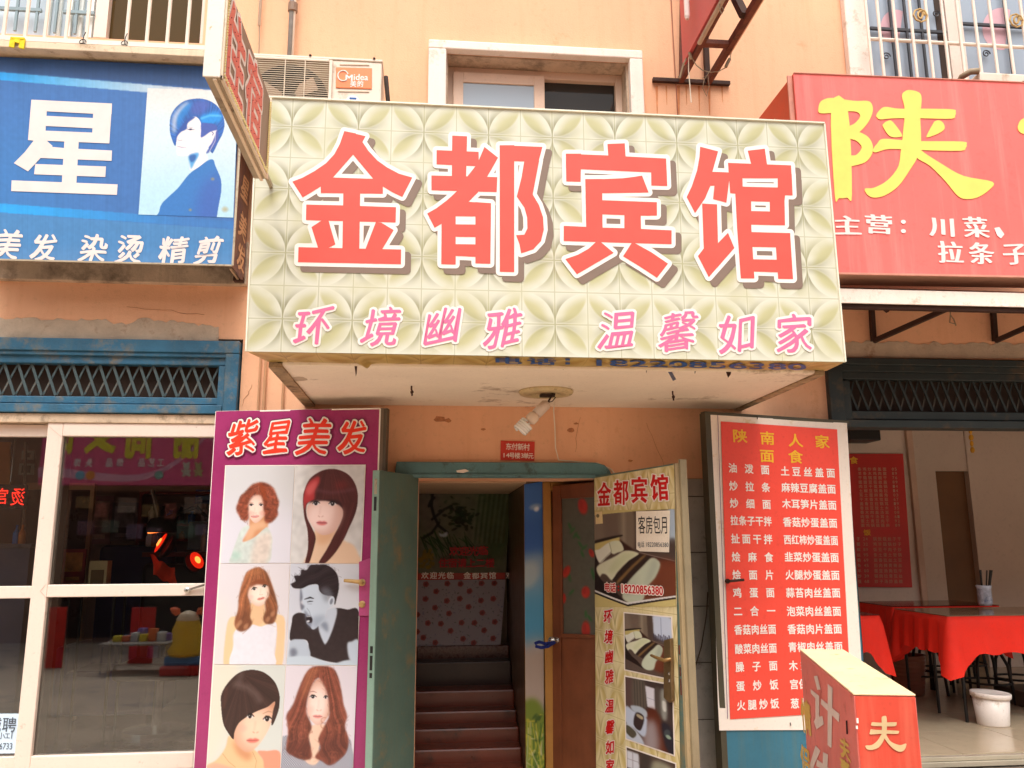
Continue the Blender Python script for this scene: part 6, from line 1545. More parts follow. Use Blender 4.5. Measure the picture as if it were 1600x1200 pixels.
photo([(273, 1052), (622, 1172), (634, 1650), (280, 1530)], cv, 'lowest room photo cut by the frame')
# handle
MB().slab([LR(x, y, .006) for x, y in ((1042, 1000), (1052.5, 997), (1055, 1095), (1051, 1098), (1041.5, 1090))], nR * .02).build('handle_plate', mat('old_bronze', (118, 96, 66), rough=.4, metal=.5, var=.2, vs=20), rl, bevel=.004)
MB().tube([LR(1046, 1030, .02), LR(1046, 1030, .055), LR(1038, 1032, .06), LR(1024, 1027, .055), LR(1017.5, 1024, .05)], [.010, .010, .010, .008, .007], 10).build('handle', mat('dull_brass', (150, 116, 70), rough=.4, metal=.5), rl, smooth=True)
for (x, y) in ((1045.5, 1053), (1046, 1064)): MB().lathe(LR(x, y, .026), [(.008, 0), (.008, .003), (.003, .005)], 10, axis=nR).build('screw', M_steel, rl)
tag(MB().tube([PY(x, y, -.03) for x, y in ((1106, 925), (1104, 960), (1096, 1010), (1084, 1050), (1077, 1072))], .004, 6).build('wall_wire', mat('dark_brown_cable', (92, 72, 54))), 'thin dark wire slanting across the grey tiles beside the poster leaf', 'wire')

# ================================================================== PURPLE SALON POSTER ON ITS LEAF
z_pp = PY(338, 642.5, -.16).z
P0 = PY(338, 642.5, -.16); P1 = PZ(594, 637.5, z_pp)
if P1.y > P0.y: P1 = PY(594, 637.5, -.3)
PPu = vplane(P0, P1); nP = PPu.n; dP = Vector((P1.x - P0.x, P1.y - P0.y, 0)).normalized()
lp = lambda x, y, l=0: PPu.at(x, y, l)
ptop = [lp(338, 643, -.004), lp(601, 637.5, -.004), lp(578, 1260, -.004), lp(300, 1260, -.004)]
pz0 = GZ + .1
sleaf = MB().slab([Vector((ptop[0].x, ptop[0].y, pz0)), Vector((lp(590, 950).x, lp(590, 950).y, pz0)) , Vector((lp(598, 700).x, lp(598, 700).y, z_pp)), Vector((ptop[0].x, ptop[0].y, z_pp))], -nP * .05).build('glass_door', mat('leaf_back', (110, 96, 80), rough=.5), bld, label='salon door leaf folded out behind the purple poster')
MB().slab([lp(596, 638, -.002), lp(605, 637.5, -.002), lp(583.5, 1255, -.002), lp(577, 1255, -.002)], -nP * .06).build('leaf_edge', mat('dark_leaf_edge', (84, 74, 60), rough=.5, var=.2), sleaf)
sp2_ = thing('salon_poster', 'tall purple salon poster with six hairstyle portraits and red title', 'poster', lp(450, 1255))
M_purple = mat('purple_vinyl', (158, 50, 104), rough=.22, var=.10, vs=2.5, spec=.6, bump=.35, bs=3.5, k=.95)
pgrid = [lp(338, 643), lp(594, 638), lp(575, 1260), lp(300, 1260)]
o = uvgrid('poster_sheet', M_purple, sp2_, *pgrid, [(0, 0)] * 4, 30, 60, wob=lambda u, v: tuple(nP * (.004 * (math.sin(u * 13 + v * 22) * math.exp(-v * 9) + .4 * math.sin(v * 31 + u * 5)) * min(1, 8 * u, 8 * (1 - u)) * .6 + .005)))
eg = MB()
for (a, b) in (((338, 643.5), (594, 638.5)), ((338, 643), (300, 1255)), ((594, 638), (575, 1255))): eg.bar(lp(*a, .001), lp(*b, .001), .008, .008)
eg.build('white_edge', M_wht, sp2_)
tt = [('紫', 379.5, 682, 46, 54), ('星', 434, 682, 40, 52), ('美', 491, 682, 50, 56), ('发', 551, 682, 44, 52)]
M_or = ink('poster_orange', (250, 62, 34))
pnt = dict(thin=-.012, pen=(.044, .010, 2.4), shear=.16, warp=.03)
write_each(tt, PPu, M_or, 'title_character', sp2_, [(M_wht, .05, .0125, 'outline'), (mat('ink_plum', (110, 24, 70)), .085, .011, 'outer_outline')], lift=.014, **pnt)

def eye(cv, x, y, w, h, a=0, col=(50, 34, 30), white=True, clip=None):
    w *= 1.12; h *= 1.35; col = tuple(v * .7 for v in col)
    if white: cv.ell(x, y, w, h * .8, (236, 230, 230), a, .3, .9)
    cv.ell(x, y, w * .52, h * .85, col, a, .3); cv.ell(x - w * .12, y - h * .25, w * .12, h * .2, (220, 220, 225), 0, .6, .8)
    ca, sa = math.cos(rad(a)), math.sin(rad(a))
    cv.stroke([(x - w * ca, y - w * sa + h * .1), (x - w * .3, y - h * .9), (x + w * .4, y - h * .8), (x + w * 1.15 * ca, y + w * 1.15 * sa - h * .1)], [h * .3, h * .6, h * .55, h * .3], tuple(v * .6 for v in col), .9, h * .35)
def nose(cv, x, y, w, c): cv.stroke([(x - w, y), (x - w * .5, y + w * .3)], w * .4, c, .8, w * .5); cv.stroke([(x + w * .5, y + w * .3), (x + w, y)], w * .4, c, .7, w * .5); cv.stroke([(x - w * .3, y - w * 4), (x - w * .5, y - w)], w * .5, c, .25, w * 1.2)
def lips(cv, x, y, w, h, a, c): 
    T = lambda px, py: (x + px * math.cos(rad(a)) - py * math.sin(rad(a)), y + px * math.sin(rad(a)) + py * math.cos(rad(a)))
    cv.poly([T(-w, 0), T(-w * .4, -h * .8), T(0, -h * .5), T(w * .4, -h * .8), T(w, 0), T(w * .45, h * .95), T(-w * .45, h * .95)], c, h * .25, .95)
    cv.stroke([T(-w * .95, 0), T(0, h * .12), T(w * .95, 0)], h * .22, tuple(v * .62 for v in c), .8, h * .3)
cvs = []
# 1: curly bob
cv = Canvas(35, 55, 825, 1165, 124, 172, (214, 214, 216))
cv.poly([(0, 600), (900, 500), (900, 1300), (0, 1300)], (226, 224, 234), 150, .9); cv.poly([(600, 40), (900, 40), (900, 700)], (208, 208, 208), 120, .8)
cv.poly([(350, 640), (530, 640), (545, 770), (460, 860), (290, 930), (275, 900), (340, 800)], (214, 150, 108), 10)
cv.poly([(340, 740), (500, 690), (540, 760), (420, 800), (380, 880), (300, 925)], (232, 184, 146), 16, .9)
m = cv.poly([(300, 745), (240, 800), (200, 920), (160, 1060), (160, 1180), (560, 1180), (610, 960), (600, 850), (550, 765), (500, 790), (400, 880), (280, 930), (275, 880), (345, 760)], (210, 220, 214), 5)
cv.poly([(430, 880), (580, 820), (610, 920), (560, 1165), (380, 1165)], (222, 206, 194), 26, .9, clip=m); cv.speck(m, .08, 3, 1); cv.poly([(160, 1040), (260, 1050), (240, 1120), (160, 1120)], (166, 206, 190), 20, .6, clip=m)
hr = [(180, 540), (205, 460), (230, 400), (280, 350), (340, 280), (430, 245), (520, 260), (600, 320), (640, 410), (668, 480), (650, 550), (662, 620), (610, 690), (560, 715), (520, 700), (500, 600), (470, 420), (400, 390), (340, 440), (318, 520), (330, 650), (300, 690), (250, 670), (210, 620)]
fm = cv.poly([(335, 450), (400, 385), (450, 380), (500, 450), (512, 560), (490, 650), (420, 712), (370, 690), (330, 620), (316, 530)], (248, 216, 200), 3); cv.tone(fm, 400, 560, 130, 190, .3)
m = cv.poly(hr, (138, 72, 52), 9); cv.strands(m, np.arctan2(cv.Y - 280, cv.X - 425) * 8 + np.sin(cv.Y * .05 + cv.X * .03) * .7, .45, 3); cv.speck(m, .22, 2, 3); cv.fly(hr, (150, 96, 76), 50, 34, 3, 3, 6)
for i in range(60):
    a_ = rr.uniform(0, 6.28); x = 425 + 225 * math.cos(a_); y = 500 + 210 * math.sin(a_)
    if y > 330 or abs(x - 425) > 80: cv.stroke([(x, y), (x + rr.uniform(-20, 20), y + 25), (x + rr.uniform(-14, 14), y + 48)], 5, (128, 66, 46), .7, 6) if abs(x - 425) > 110 else None
cv.poly([(430, 260), (440, 330), (470, 400), (520, 470), (510, 330), (470, 270)], (150, 66, 34), 10, .7, clip=m); cv.stroke([(428, 290), (428, 370)], 5, (190, 130, 110), .7)
cv.ell(350, 600, 30, 26, (240, 176, 160), 0, 1, .5); cv.ell(480, 600, 30, 26, (236, 168, 150), 0, 1, .5)
cv.stroke([(322, 488), (345, 480), (372, 486)], 5, (150, 96, 76), .8); cv.stroke([(435, 488), (462, 480), (486, 488)], 5, (150, 96, 76), .8)
eye(cv, 350, 508, 22, 11, -3); eye(cv, 462, 508, 22, 11, 3); nose(cv, 398, 598, 14, (206, 140, 120)); lips(cv, 400, 636, 46, 16, -2, (214, 110, 104)); cv.stroke([(370, 634), (430, 634)], 8, (250, 240, 236), .8)
cvs.append(cv)
# 2: long straight hair with red streak
cv = Canvas(60, 55, 850, 1165, 124, 172, (216, 214, 212)); cv.speck(np.ones_like(cv.X), .07, 5, 7); cv.speck(np.ones_like(cv.X), .05, 10, 8)
cv.poly([(330, 780), (560, 760), (640, 900), (760, 960), (820, 1060), (830, 1180), (240, 1180), (300, 1000)], (234, 200, 170), 10)
cv.poly([(360, 830), (540, 800), (500, 900), (400, 960), (340, 900)], (222, 170, 130), 26, .8)
m = cv.poly([(165, 440), (180, 330), (230, 210), (330, 130), (440, 95), (560, 105), (680, 170), (760, 290), (790, 430), (770, 600), (700, 780), (650, 900), (560, 1050), (450, 1165), (380, 1165), (470, 1000), (540, 850), (600, 720), (625, 600), (560, 480), (460, 455), (300, 455), (215, 500), (220, 640), (290, 780), (330, 870), (320, 980), (270, 1165), (225, 1165), (250, 1000), (235, 800), (190, 640)], (84, 42, 40), 3)
cv.strands(m, np.where(cv.Y < 480, (cv.X - 440) / (60 + cv.Y * .9) * 16, (cv.X + cv.Y * .25) * .06), .28, 5)
cv.poly([(170, 440), (190, 320), (240, 230), (330, 180), (345, 240), (300, 340), (290, 450), (215, 490), (190, 560)], (190, 60, 62), 10, .9, clip=m); cv.poly([(195, 330), (260, 250), (320, 230), (300, 330), (230, 400)], (222, 110, 110), 16, .7, clip=m)
cv.stroke([(330, 340), (480, 370), (640, 350), (740, 330)], 34, (120, 72, 86), .45, 40, clip=m); cv.poly([(540, 240), (640, 240), (660, 310), (540, 320)], (140, 46, 44), 26, .5, clip=m)
cv.poly([(222, 520), (300, 460), (460, 458), (565, 490), (625, 570), (620, 660), (570, 770), (500, 830), (410, 850), (330, 800), (260, 710), (222, 620)], (246, 216, 208), 4); cv.tone(cv.mask([(222, 520), (300, 460), (460, 458), (565, 490), (625, 570), (620, 660), (570, 770), (500, 830), (410, 850), (330, 800), (260, 710), (222, 620)], 4), 400, 640, 250, 240, .3)
cv.poly([(540, 560), (622, 560), (615, 680), (540, 800), (480, 830)], (226, 184, 172), 30, .7)
cv.poly([(200, 500), (240, 480), (300, 452), (560, 452), (620, 540), (560, 500), (430, 462), (300, 470)], (60, 32, 34), 6)
eye(cv, 316, 490, 34, 20, 0, (60, 50, 56)); eye(cv, 506, 494, 38, 22, 4, (60, 50, 56)); nose(cv, 378, 635, 26, (206, 158, 146)); lips(cv, 394, 712, 62, 26, 2, (222, 120, 122)); cv.stroke([(345, 708), (440, 708)], 7, (150, 60, 70), .7)
cvs.append(cv)
# 3: long brown waves, white top
cv = Canvas(70, 35, 860, 1155, 124, 172, (226, 220, 224))
cv.poly([(0, 500), (200, 500), (150, 1200), (0, 1200)], (230, 222, 218), 80)
sk = (240, 204, 160)
cv.poly([(210, 650), (290, 620), (460, 560), (600, 560), (740, 600), (820, 640), (836, 800), (820, 1160), (730, 1160), (745, 900), (700, 760), (300, 780), (270, 960), (262, 1160), (175, 1160), (180, 800)], sk, 5)
cv.poly([(440, 480), (590, 480), (600, 640), (560, 720), (480, 720), (440, 640)], (234, 192, 150), 8)
m = cv.poly([(285, 780), (400, 780), (470, 720), (560, 740), (640, 715), (735, 700), (738, 900), (720, 1000), (722, 1180), (265, 1180), (275, 950)], (232, 230, 238), 3); cv.speck(m, .02, 3, 2)
hr = [(340, 230), (380, 130), (490, 78), (590, 120), (650, 230), (700, 360), (735, 480), (742, 560), (715, 680), (680, 710), (610, 700), (590, 640), (610, 560), (600, 470), (640, 380), (620, 280), (560, 260), (470, 260), (420, 300), (400, 380), (430, 470), (445, 560), (440, 640), (465, 700), (420, 770), (340, 795), (280, 740), (275, 660), (300, 560), (300, 430), (315, 320)]
fm = cv.poly([(400, 340), (440, 280), (560, 250), (625, 290), (640, 360), (610, 450), (560, 508), (500, 510), (440, 460), (408, 400)], (250, 224, 208), 3); cv.tone(fm, 530, 380, 150, 160, .28)
m = cv.poly(hr, (158, 98, 66), 7); cv.strands(m, (cv.X - 490) / (50 + cv.Y * .55) * 11 + np.sin(cv.Y * .016 + cv.X * .004) * .5, .42, 9); cv.speck(m, .1, 2, 3); cv.fly(hr, (150, 92, 62), 80, 60, 4, 4, 12); cv.put(m * np.clip((cv.Y - 500) / 300, 0, .45), (92, 56, 42))
cv.stroke([(360, 180), (440, 120), (520, 120)], 50, (200, 130, 84), .4, 50, clip=m); cv.poly([(420, 300), (470, 225), (560, 215), (630, 260), (610, 285), (500, 270)], (140, 78, 50), 8, .9)
for x, y in ((330, 700), (400, 740), (300, 740), (640, 660), (690, 600)): cv.ell(x, y, 22, 34, (206, 150, 112), 30, .9, .6, clip=m)
cv.ell(440, 410, 26, 22, (248, 190, 180), 0, 1, .5)
eye(cv, 470, 320, 26, 14, -14, (70, 60, 40)); eye(cv, 585, 290, 24, 13, -12, (70, 60, 40)); nose(cv, 550, 382, 15, (222, 150, 120)); lips(cv, 552, 428, 44, 15, -14, (226, 136, 120))
cvs.append(cv)
# 4: man shouting, black and white
cv = Canvas(65, 40, 848, 1160, 124, 172, (216, 218, 226))
cv.poly([(60, 40), (500, 40), (300, 600), (60, 600)], (206, 210, 222), 120, .7)
m = cv.poly([(120, 620), (200, 590), (330, 640), (420, 760), (480, 920), (540, 820), (600, 600), (590, 535), (720, 550), (850, 580), (860, 1130), (600, 1135), (320, 1060), (300, 930), (250, 885), (95, 895), (105, 700)], (52, 42, 44), 3); cv.speck(m, .12, 3, 2)
cv.poly([(490, 560), (590, 530), (605, 600), (560, 780), (500, 920), (470, 920), (410, 780), (420, 690), (480, 640)], (196, 206, 220), 6); cv.poly([(440, 700), (500, 700), (510, 800), (440, 740)], (120, 130, 148), 14, .8)
cv.poly([(100, 900), (180, 880), (270, 900), (310, 980), (320, 1080), (200, 1140), (90, 1100), (88, 980)], (186, 198, 212), 5); cv.poly([(150, 980), (180, 1040), (120, 1080), (100, 1000)], (90, 94, 110), 14, .7)
cv.poly([(60, 1150), (70, 1090), (160, 1070), (330, 1070), (560, 1140), (700, 1110), (780, 1100), (850, 1100), (850, 1180), (60, 1180)], (198, 212, 224), 6); cv.poly([(730, 930), (780, 900), (850, 888), (850, 1120), (760, 1100)], (196, 208, 222), 8)
cv.poly([(195, 310), (300, 280), (400, 270), (470, 330), (500, 450), (560, 500), (490, 560), (470, 660), (420, 720), (350, 775), (310, 740), (270, 700), (255, 600), (208, 580), (225, 470), (190, 440)], (200, 212, 226), 3)
cv.poly([(190, 310), (215, 420), (200, 480), (240, 520), (206, 560), (186, 440)], (90, 92, 108), 8, .8); cv.poly([(240, 560), (310, 640), (330, 700), (310, 760), (270, 700)], (110, 116, 134), 10, .7); cv.poly([(340, 640), (480, 620), (430, 710), (360, 765)], (150, 162, 180), 22, .7)
m = cv.poly([(80, 270), (130, 240), (110, 180), (180, 170), (190, 110), (250, 110), (290, 55), (370, 50), (460, 50), (540, 90), (600, 170), (620, 300), (600, 420), (578, 500), (560, 410), (500, 400), (440, 380), (400, 340), (380, 275), (290, 280), (200, 320), (110, 315)], (44, 36, 40), 3)
cv.strands(m, (cv.X * .5 + cv.Y) * .05 + np.sin(cv.X * .03) * .5, .6, 4); cv.fly([(80, 270), (130, 240), (110, 180), (180, 170), (190, 110), (250, 110), (290, 55), (370, 50), (460, 50), (540, 90), (600, 170)], (44, 36, 40), 60, 40, 5, 4, 16); cv.poly([(420, 320), (500, 310), (560, 400), (480, 470), (440, 400)], (130, 136, 148), 20, .6)
for i in range(16): x = 95 + i * 17; y = 290 - i * 14; cv.stroke([(x + 30, y + 10), (x - 14, y - 16)], [16, 2], (44, 36, 40), 1, 5)
cv.ell(540, 460, 34, 56, (206, 216, 228), 14, .15); cv.ell(540, 462, 16, 34, (110, 116, 132), 14, .5, .8)
cv.stroke([(238, 440), (300, 420), (340, 430)], [8, 20, 8], (50, 46, 54)); cv.stroke([(270, 470), (300, 462), (335, 462)], [6, 14, 4], (40, 40, 48)); cv.stroke([(275, 490), (320, 492)], 5, (120, 126, 140), .7)
cv.poly([(262, 640), (310, 625), (335, 660), (325, 700), (275, 690)], (48, 40, 46), 4); cv.stroke([(275, 632), (310, 630)], 8, (230, 234, 240), .8); cv.poly([(272, 680), (300, 672), (300, 690), (280, 696)], (220, 224, 232), 3)
cv.stroke([(270, 540), (300, 580), (320, 640)], 7, (130, 138, 156), .7, 8)
cvs.append(cv)
# 5: glossy short bob, coral top
cv = Canvas(100, 25, 915, 1200, 124, 178, (214, 218, 212)); cv.poly([(80, 0), (380, 0), (330, 700), (60, 1200)], (228, 222, 204), 60)
m = cv.poly([(210, 460), (215, 340), (290, 210), (400, 110), (540, 78), (680, 110), (800, 210), (862, 350), (872, 480), (840, 620), (795, 705), (790, 500), (820, 430), (740, 500), (640, 540), (520, 610), (430, 680), (385, 780), (378, 860), (320, 800), (250, 680)], (66, 46, 42), 2)
sk = (244, 204, 178)
cv.poly([(320, 830), (400, 860), (620, 980), (700, 1060), (750, 1200), (60, 1200), (200, 1090), (290, 960)], (236, 196, 150), 6); cv.poly([(380, 880), (560, 1000), (600, 1010), (560, 1100), (430, 1020)], (208, 140, 100), 26, .8)
cv.poly([(655, 995), (760, 990), (900, 1000), (920, 1220), (760, 1220), (720, 1090)], (246, 158, 130), 5); cv.poly([(80, 1200), (170, 1125), (300, 1150), (420, 1200)], (246, 176, 150), 10)
cv.poly([(378, 780), (430, 660), (520, 590), (640, 530), (750, 490), (822, 430), (820, 520), (795, 640), (760, 760), (680, 900), (600, 985), (520, 1000), (430, 930), (385, 860)], sk, 4); cv.tone(cv.mask([(378, 780), (430, 660), (520, 590), (640, 530), (750, 490), (822, 430), (820, 520), (795, 640), (760, 760), (680, 900), (600, 985), (520, 1000), (430, 930), (385, 860)], 4), 620, 740, 270, 300, .28)
cv.poly([(385, 780), (430, 700), (480, 680), (460, 860), (520, 980), (430, 930)], (232, 178, 150), 24, .6)
m = cv.poly([(210, 460), (215, 340), (290, 210), (400, 110), (540, 78), (680, 110), (800, 210), (862, 350), (872, 480), (840, 620), (797, 705), (800, 560), (822, 435), (740, 498), (640, 540), (530, 600), (430, 680), (385, 780), (378, 862), (320, 800), (250, 680)], (66, 46, 42), 2)
cv.strands(m, np.arctan2(cv.Y - 130, cv.X - 430) * 14, .28, 6); cv.stroke([(370, 250), (500, 280), (600, 360), (640, 420)], 60, (124, 104, 98), .5, 70, clip=m); cv.stroke([(420, 130), (400, 220)], 50, (110, 92, 88), .5, 60, clip=m); cv.stroke([(260, 300), (250, 500)], 26, (104, 62, 52), .4, 40, clip=m)
eye(cv, 548, 604, 34, 22, 6, (50, 34, 32)); eye(cv, 742, 634, 40, 24, 2, (50, 34, 32)); cv.stroke([(690, 575), (750, 548), (805, 560)], [6, 12, 6], (176, 136, 110), .8)
cv.ell(470, 740, 46, 40, (246, 176, 160), 0, 1, .45); nose(cv, 620, 780, 28, (220, 150, 124)); lips(cv, 594, 872, 70, 28, -2, (234, 120, 108))
cv.stroke([(265, 1020), (340, 1110), (420, 1170)], 5, (170, 130, 90), .7); cv.stroke([(600, 1000), (650, 1100), (640, 1180)], 5, (170, 130, 90), .7)
cvs.append(cv)
# 6: long auburn curls, checked shirt
cv = Canvas(55, 35, 915, 1200, 124, 178, (224, 216, 224))
m = cv.poly([(40, 880), (120, 820), (400, 760), (560, 760), (820, 820), (890, 960), (860, 1220), (40, 1220)], (90, 90, 112), 5)
cv.a = np.where((m[..., None] > .5) & (((np.floor(cv.X / 14) + np.floor(cv.Y / 14)) % 2)[..., None] == 0), np.array([206, 208, 216]), cv.a)
cv.poly([(380, 720), (560, 700), (540, 840), (500, 960), (520, 1080), (440, 1150), (330, 1080), (400, 950), (360, 830)], (238, 202, 178), 6)
hr = [(300, 120), (380, 50), (500, 36), (620, 60), (690, 160), (740, 330), (770, 470), (820, 600), (800, 720), (850, 860), (830, 1000), (760, 1080), (640, 1150), (540, 1100), (460, 1060), (520, 960), (490, 860), (540, 740), (600, 620), (600, 500), (560, 330), (470, 180), (400, 220), (340, 380), (330, 560), (400, 720), (370, 830), (400, 950), (420, 1060), (340, 1090), (200, 1050), (110, 980), (120, 820), (110, 700), (90, 600), (160, 480), (230, 280)]
cv.poly([(345, 360), (400, 230), (470, 180), (530, 250), (580, 400), (610, 540), (570, 640), (480, 706), (400, 660), (340, 570)], (248, 218, 206), 4); cv.tone(cv.mask([(345, 360), (400, 230), (470, 180), (530, 250), (580, 400), (610, 540), (570, 640), (480, 706), (400, 660), (340, 570)], 4), 460, 470, 150, 270, .3)
m = cv.poly(hr, (138, 76, 60), 8); cv.strands(m, (cv.X - 480) / (70 + cv.Y * .35) * 11 + np.sin(cv.Y * .018 + cv.X * .006) * np.clip((cv.Y - 300) / 700, 0, .9), .48, 12); cv.speck(m, .14, 3, 3); cv.fly(hr, (128, 70, 56), 90, 60, 6, 4, 14)
cv.poly([(300, 120), (400, 60), (470, 60), (400, 180), (320, 350), (260, 420)], (190, 120, 84), 20, .5, clip=m); cv.poly([(100, 840), (420, 900), (420, 1060), (200, 1060)], (84, 44, 40), 40, .5, clip=m); cv.poly([(540, 860), (830, 860), (760, 1080), (560, 1100)], (84, 44, 40), 40, .5, clip=m)
for i in range(34):
    x = rr.choice((rr.uniform(130, 380), rr.uniform(520, 810))); y = rr.uniform(620, 1050); r_ = rr.uniform(20, 44)
    cv.stroke([(x + r_ * math.cos(t), y + r_ * .8 * math.sin(t)) for t in np.linspace(rr.uniform(0, 2), rr.uniform(3, 6), 8)], 12, rr.choice(((176, 104, 80), (84, 44, 38), (160, 92, 70))), .4, 14)
cv.stroke([(355, 335), (395, 325), (440, 338)], [5, 10, 5], (150, 100, 90), .8); eye(cv, 398, 388, 34, 17, 2, (60, 44, 50)); eye(cv, 552, 392, 22, 15, 0, (60, 44, 50)); nose(cv, 480, 535, 26, (214, 160, 146)); lips(cv, 466, 606, 58, 19, 2, (226, 140, 134))
cv.ell(380, 530, 40, 40, (246, 186, 170), 0, 1, .4)
cvs.append(cv)
quads = [[(353, 728), (460.5, 728), (453, 879.5), (345, 880)], [(461.5, 728), (570, 727), (563, 880.5), (454, 879.5)],
         [(344.5, 881), (453, 880.5), (446.7, 1038.5), (334.5, 1037.5)], [(454, 880.5), (562.5, 881.5), (558.5, 1039.5), (447.7, 1038.5)],
         [(334.2, 1038.8), (446, 1039.8), (437.5, 1203), (323, 1203)], [(447.2, 1039.8), (558.3, 1041), (551, 1203), (438.5, 1203)]]
labs = ['portrait of a woman with a curly auburn bob', 'portrait of a woman with a straight fringe and red streak', 'portrait of a woman with long brown waves and white top', 'black and white portrait of a shouting man with spiky hair', 'portrait of a woman with a glossy short bob and coral top', 'portrait of a woman with long auburn curls and checked shirt']
for cv, q, lb in zip(cvs, quads, labs): cv.build('portrait', sp2_, PPu, q, lift=.0125, k=.9, mt=paintmat('glossy_print', .3, .5), label=lb)
MB().slab([lp(x, y, .009) for x, y in ((352, 727), (571.5, 726), (551.5, 1204), (322, 1204))], nP * .001).build('portrait_border', M_wht, sp2_)
# lever handle of the leaf poking through the poster and cylinder below
hd = lp(568, 909, .02)
MB().lathe(lp(566, 910, .014), [(.02, 0), (.02, .01), (.011, .014), (.011, .05)], 14, axis=nP).build('handle_rose', mat('old_brass', (196, 160, 104)), sleaf)
MB().tube([lp(568, 908, .055), lp(560, 909, .062), lp(545, 907.5, .06), lp(538, 907, .055)], [.012, .012, .010, .009], 10).build('handle', mat('old_brass', (196, 160, 104)), sleaf, smooth=True)
MB().lathe(lp(566, 944, .012), [(.019, 0), (.019, .008), (.012, .012), (.012, .016)], 14, axis=nP).build('lock_cylinder', mat('old_brass', (196, 160, 104)), sleaf)
MB().slab([lp(x, y, .0125) for x, y in ((561, 878), (578, 872), (583, 880), (579, 962), (561, 962))], nP * .001).build('tape_patch', mat('tape_pink', (186, 84, 130), rough=.15, spec=.7, var=.1), sp2_)

# ================================================================== MENU BOARD ON THE RIGHT
zq = PY(1325, 660, -.12).z
Q1 = PY(1325, 660, -.12); Q0 = PZ(1108, 649, zq)
if Q0.y > Q1.y: Q0 = PY(1108, 649, -.35)
PM = vplane(Q0, Q1); nM = PM.n; dM = Vector((Q1.x - Q0.x, Q1.y - Q0.y, 0)).normalized()
lm = lambda x, y, l=0: PM.at(x, y, l)
ml_, mr_ = lm(1116, 900), lm(1338, 900)
mleaf = MB().slab([Vector((ml_.x, ml_.y, GZ + .3)), Vector((mr_.x, mr_.y, GZ + .3)), Vector((mr_.x, mr_.y, zq)), Vector((ml_.x, ml_.y, zq))], -nM * .05).build('door_leaf', mat('blue_green_leaf', (52, 108, 128), rough=.45, var=.15, vs=4, dirt=((120, 112, 60), 3, .3), streak=((110, 110, 70), .4)), bld, bevel=.003, label='blue green steel leaf folded out behind the red menu board')
MB().slab([lm(1101.5, 644.5, .006), lm(1110, 646, .006), lm(1140, 1240, .006), lm(1131, 1240, .006)], -nM * .062).build('leaf_edge', mat('dark_olive_edge', (72, 66, 50), rough=.5, var=.25), mleaf)
MB().slab([lm(1101.5, 642.5, .004), lm(1326, 657.5, .004), lm(1326, 662, .004), lm(1102, 648, .004)], -nM * .05).build('top_edge', mat('dark_olive_edge', (72, 66, 50)), mleaf)
mn = thing('menu_board', 'red noodle menu sheet with yellow title and white dish names by the restaurant entrance', 'menu board', lm(1235, 1140))
M_paper = mat('cream_paper', (246, 232, 218), rough=.6, var=.03, k=.9, dirt=((214, 186, 140), 5, .05))
bq_ = [lm(1108, 648, .004), lm(1323, 661, .004), lm(1352, 1140, .004), lm(1123, 1141, .004)]
uvgrid('board_sheet', M_paper, mn, *bq_, [(0, 0)] * 4, 20, 30, wob=lambda u, v: tuple(nM * (.003 * math.sin(u * 7) * math.sin(v * 9 + 1) + .006 * max(0, v - .9) * 10 * (1 - u))))
M_mred = mat('menu_red', (255, 82, 64), rough=.4, var=.07, vs=2, k=.86, bump=.3, bs=5)
rq = [(1126.5, 658.5), (1308, 671), (1330, 1134), (1141, 1123.5)]
rq[3] = (1141, 1124); rq[2] = (1331, 1112)
MB().slab([lm(x, y, .010) for x, y in rq], -nM * .002).build('red_panel', M_mred, mn)
MB().bar(lm(1121.5, 648.5, .012), lm(1137, 1123, .012), .003, .002).build('fold_line', mat('ink_purple_line', (110, 70, 110)), mn)
def mrow(s, x0, x1, y, w, h, sl=.03):
    w = min(w, (x1 - x0) / len(s) * .93)
    return [(c, (x0 + w / 2) + (x1 - x0 - w) * (i / max(1, len(s) - 1)), y + sl * ((x1 - x0) * i / max(1, len(s) - 1)), w, h, sl) for i, c in enumerate(s)]
T1 = [('陕', 1156, 681), ('南', 1199, 684.5), ('人', 1243, 688), ('家', 1284.5, 690), ('面', 1198.5, 712), ('食', 1243, 713.5)]
write_each([(c, x, y, 22, 20, .05) for c, x, y in T1], PM, M_gold, 'title_character', mn, lift=.0125, pen=(.028, .018, 2.5))
ML = ['油泼面', '炒拉条', '炒细面', '拉条子干拌', '扯面干拌', '烩麻食', '烩面片', '鸡蛋面', '二合一', '香菇肉丝面', '酸菜肉丝面', '臊子面', '蛋炒饭', '火腿炒饭']
MR_ = ['土豆丝盖面', '麻辣豆腐盖面', '木耳笋片盖面', '香菇炒蛋盖面', '西红柿炒蛋盖面', '韭菜炒蛋盖面', '火腿炒蛋盖面', '蒜苔肉丝盖面', '泡菜肉丝盖面', '香菇肉片盖面', '青椒肉丝盖面', '木须肉盖面', '宫保鸡丁盖面', '葱爆肉盖面']
yl = [731, 759, 786, 813, 841.5, 870, 898, 926, 955, 984, 1014, 1042, 1072, 1102]
yr_ = [736, 761.5, 787, 815.5, 843, 870, 898, 926, 955, 983, 1011, 1040, 1069, 1099]
for i, s in enumerate(ML):
    t = i / 13; x0 = 1138.5 + 13 * t; x1 = 1202 + 15 * t; sl = .045 - .09 * t
    write(mrow(s, x0, x1, yl[i], 13, 14.5 + t, sl), PM, M_wht, 'dish_lettering', mn, lift=.0125, bold=.026)
for i, s in enumerate(MR_):
    t = i / 13; x0 = 1220 + 15.5 * t; x1 = 1304.5 + 15.5 * t; sl = .035 - .06 * t
    write(mrow(s, x0, x1, yr_[i], 13, 14.5 + t, sl), PM, M_wht, 'dish_lettering', mn, lift=.0125, bold=.026)
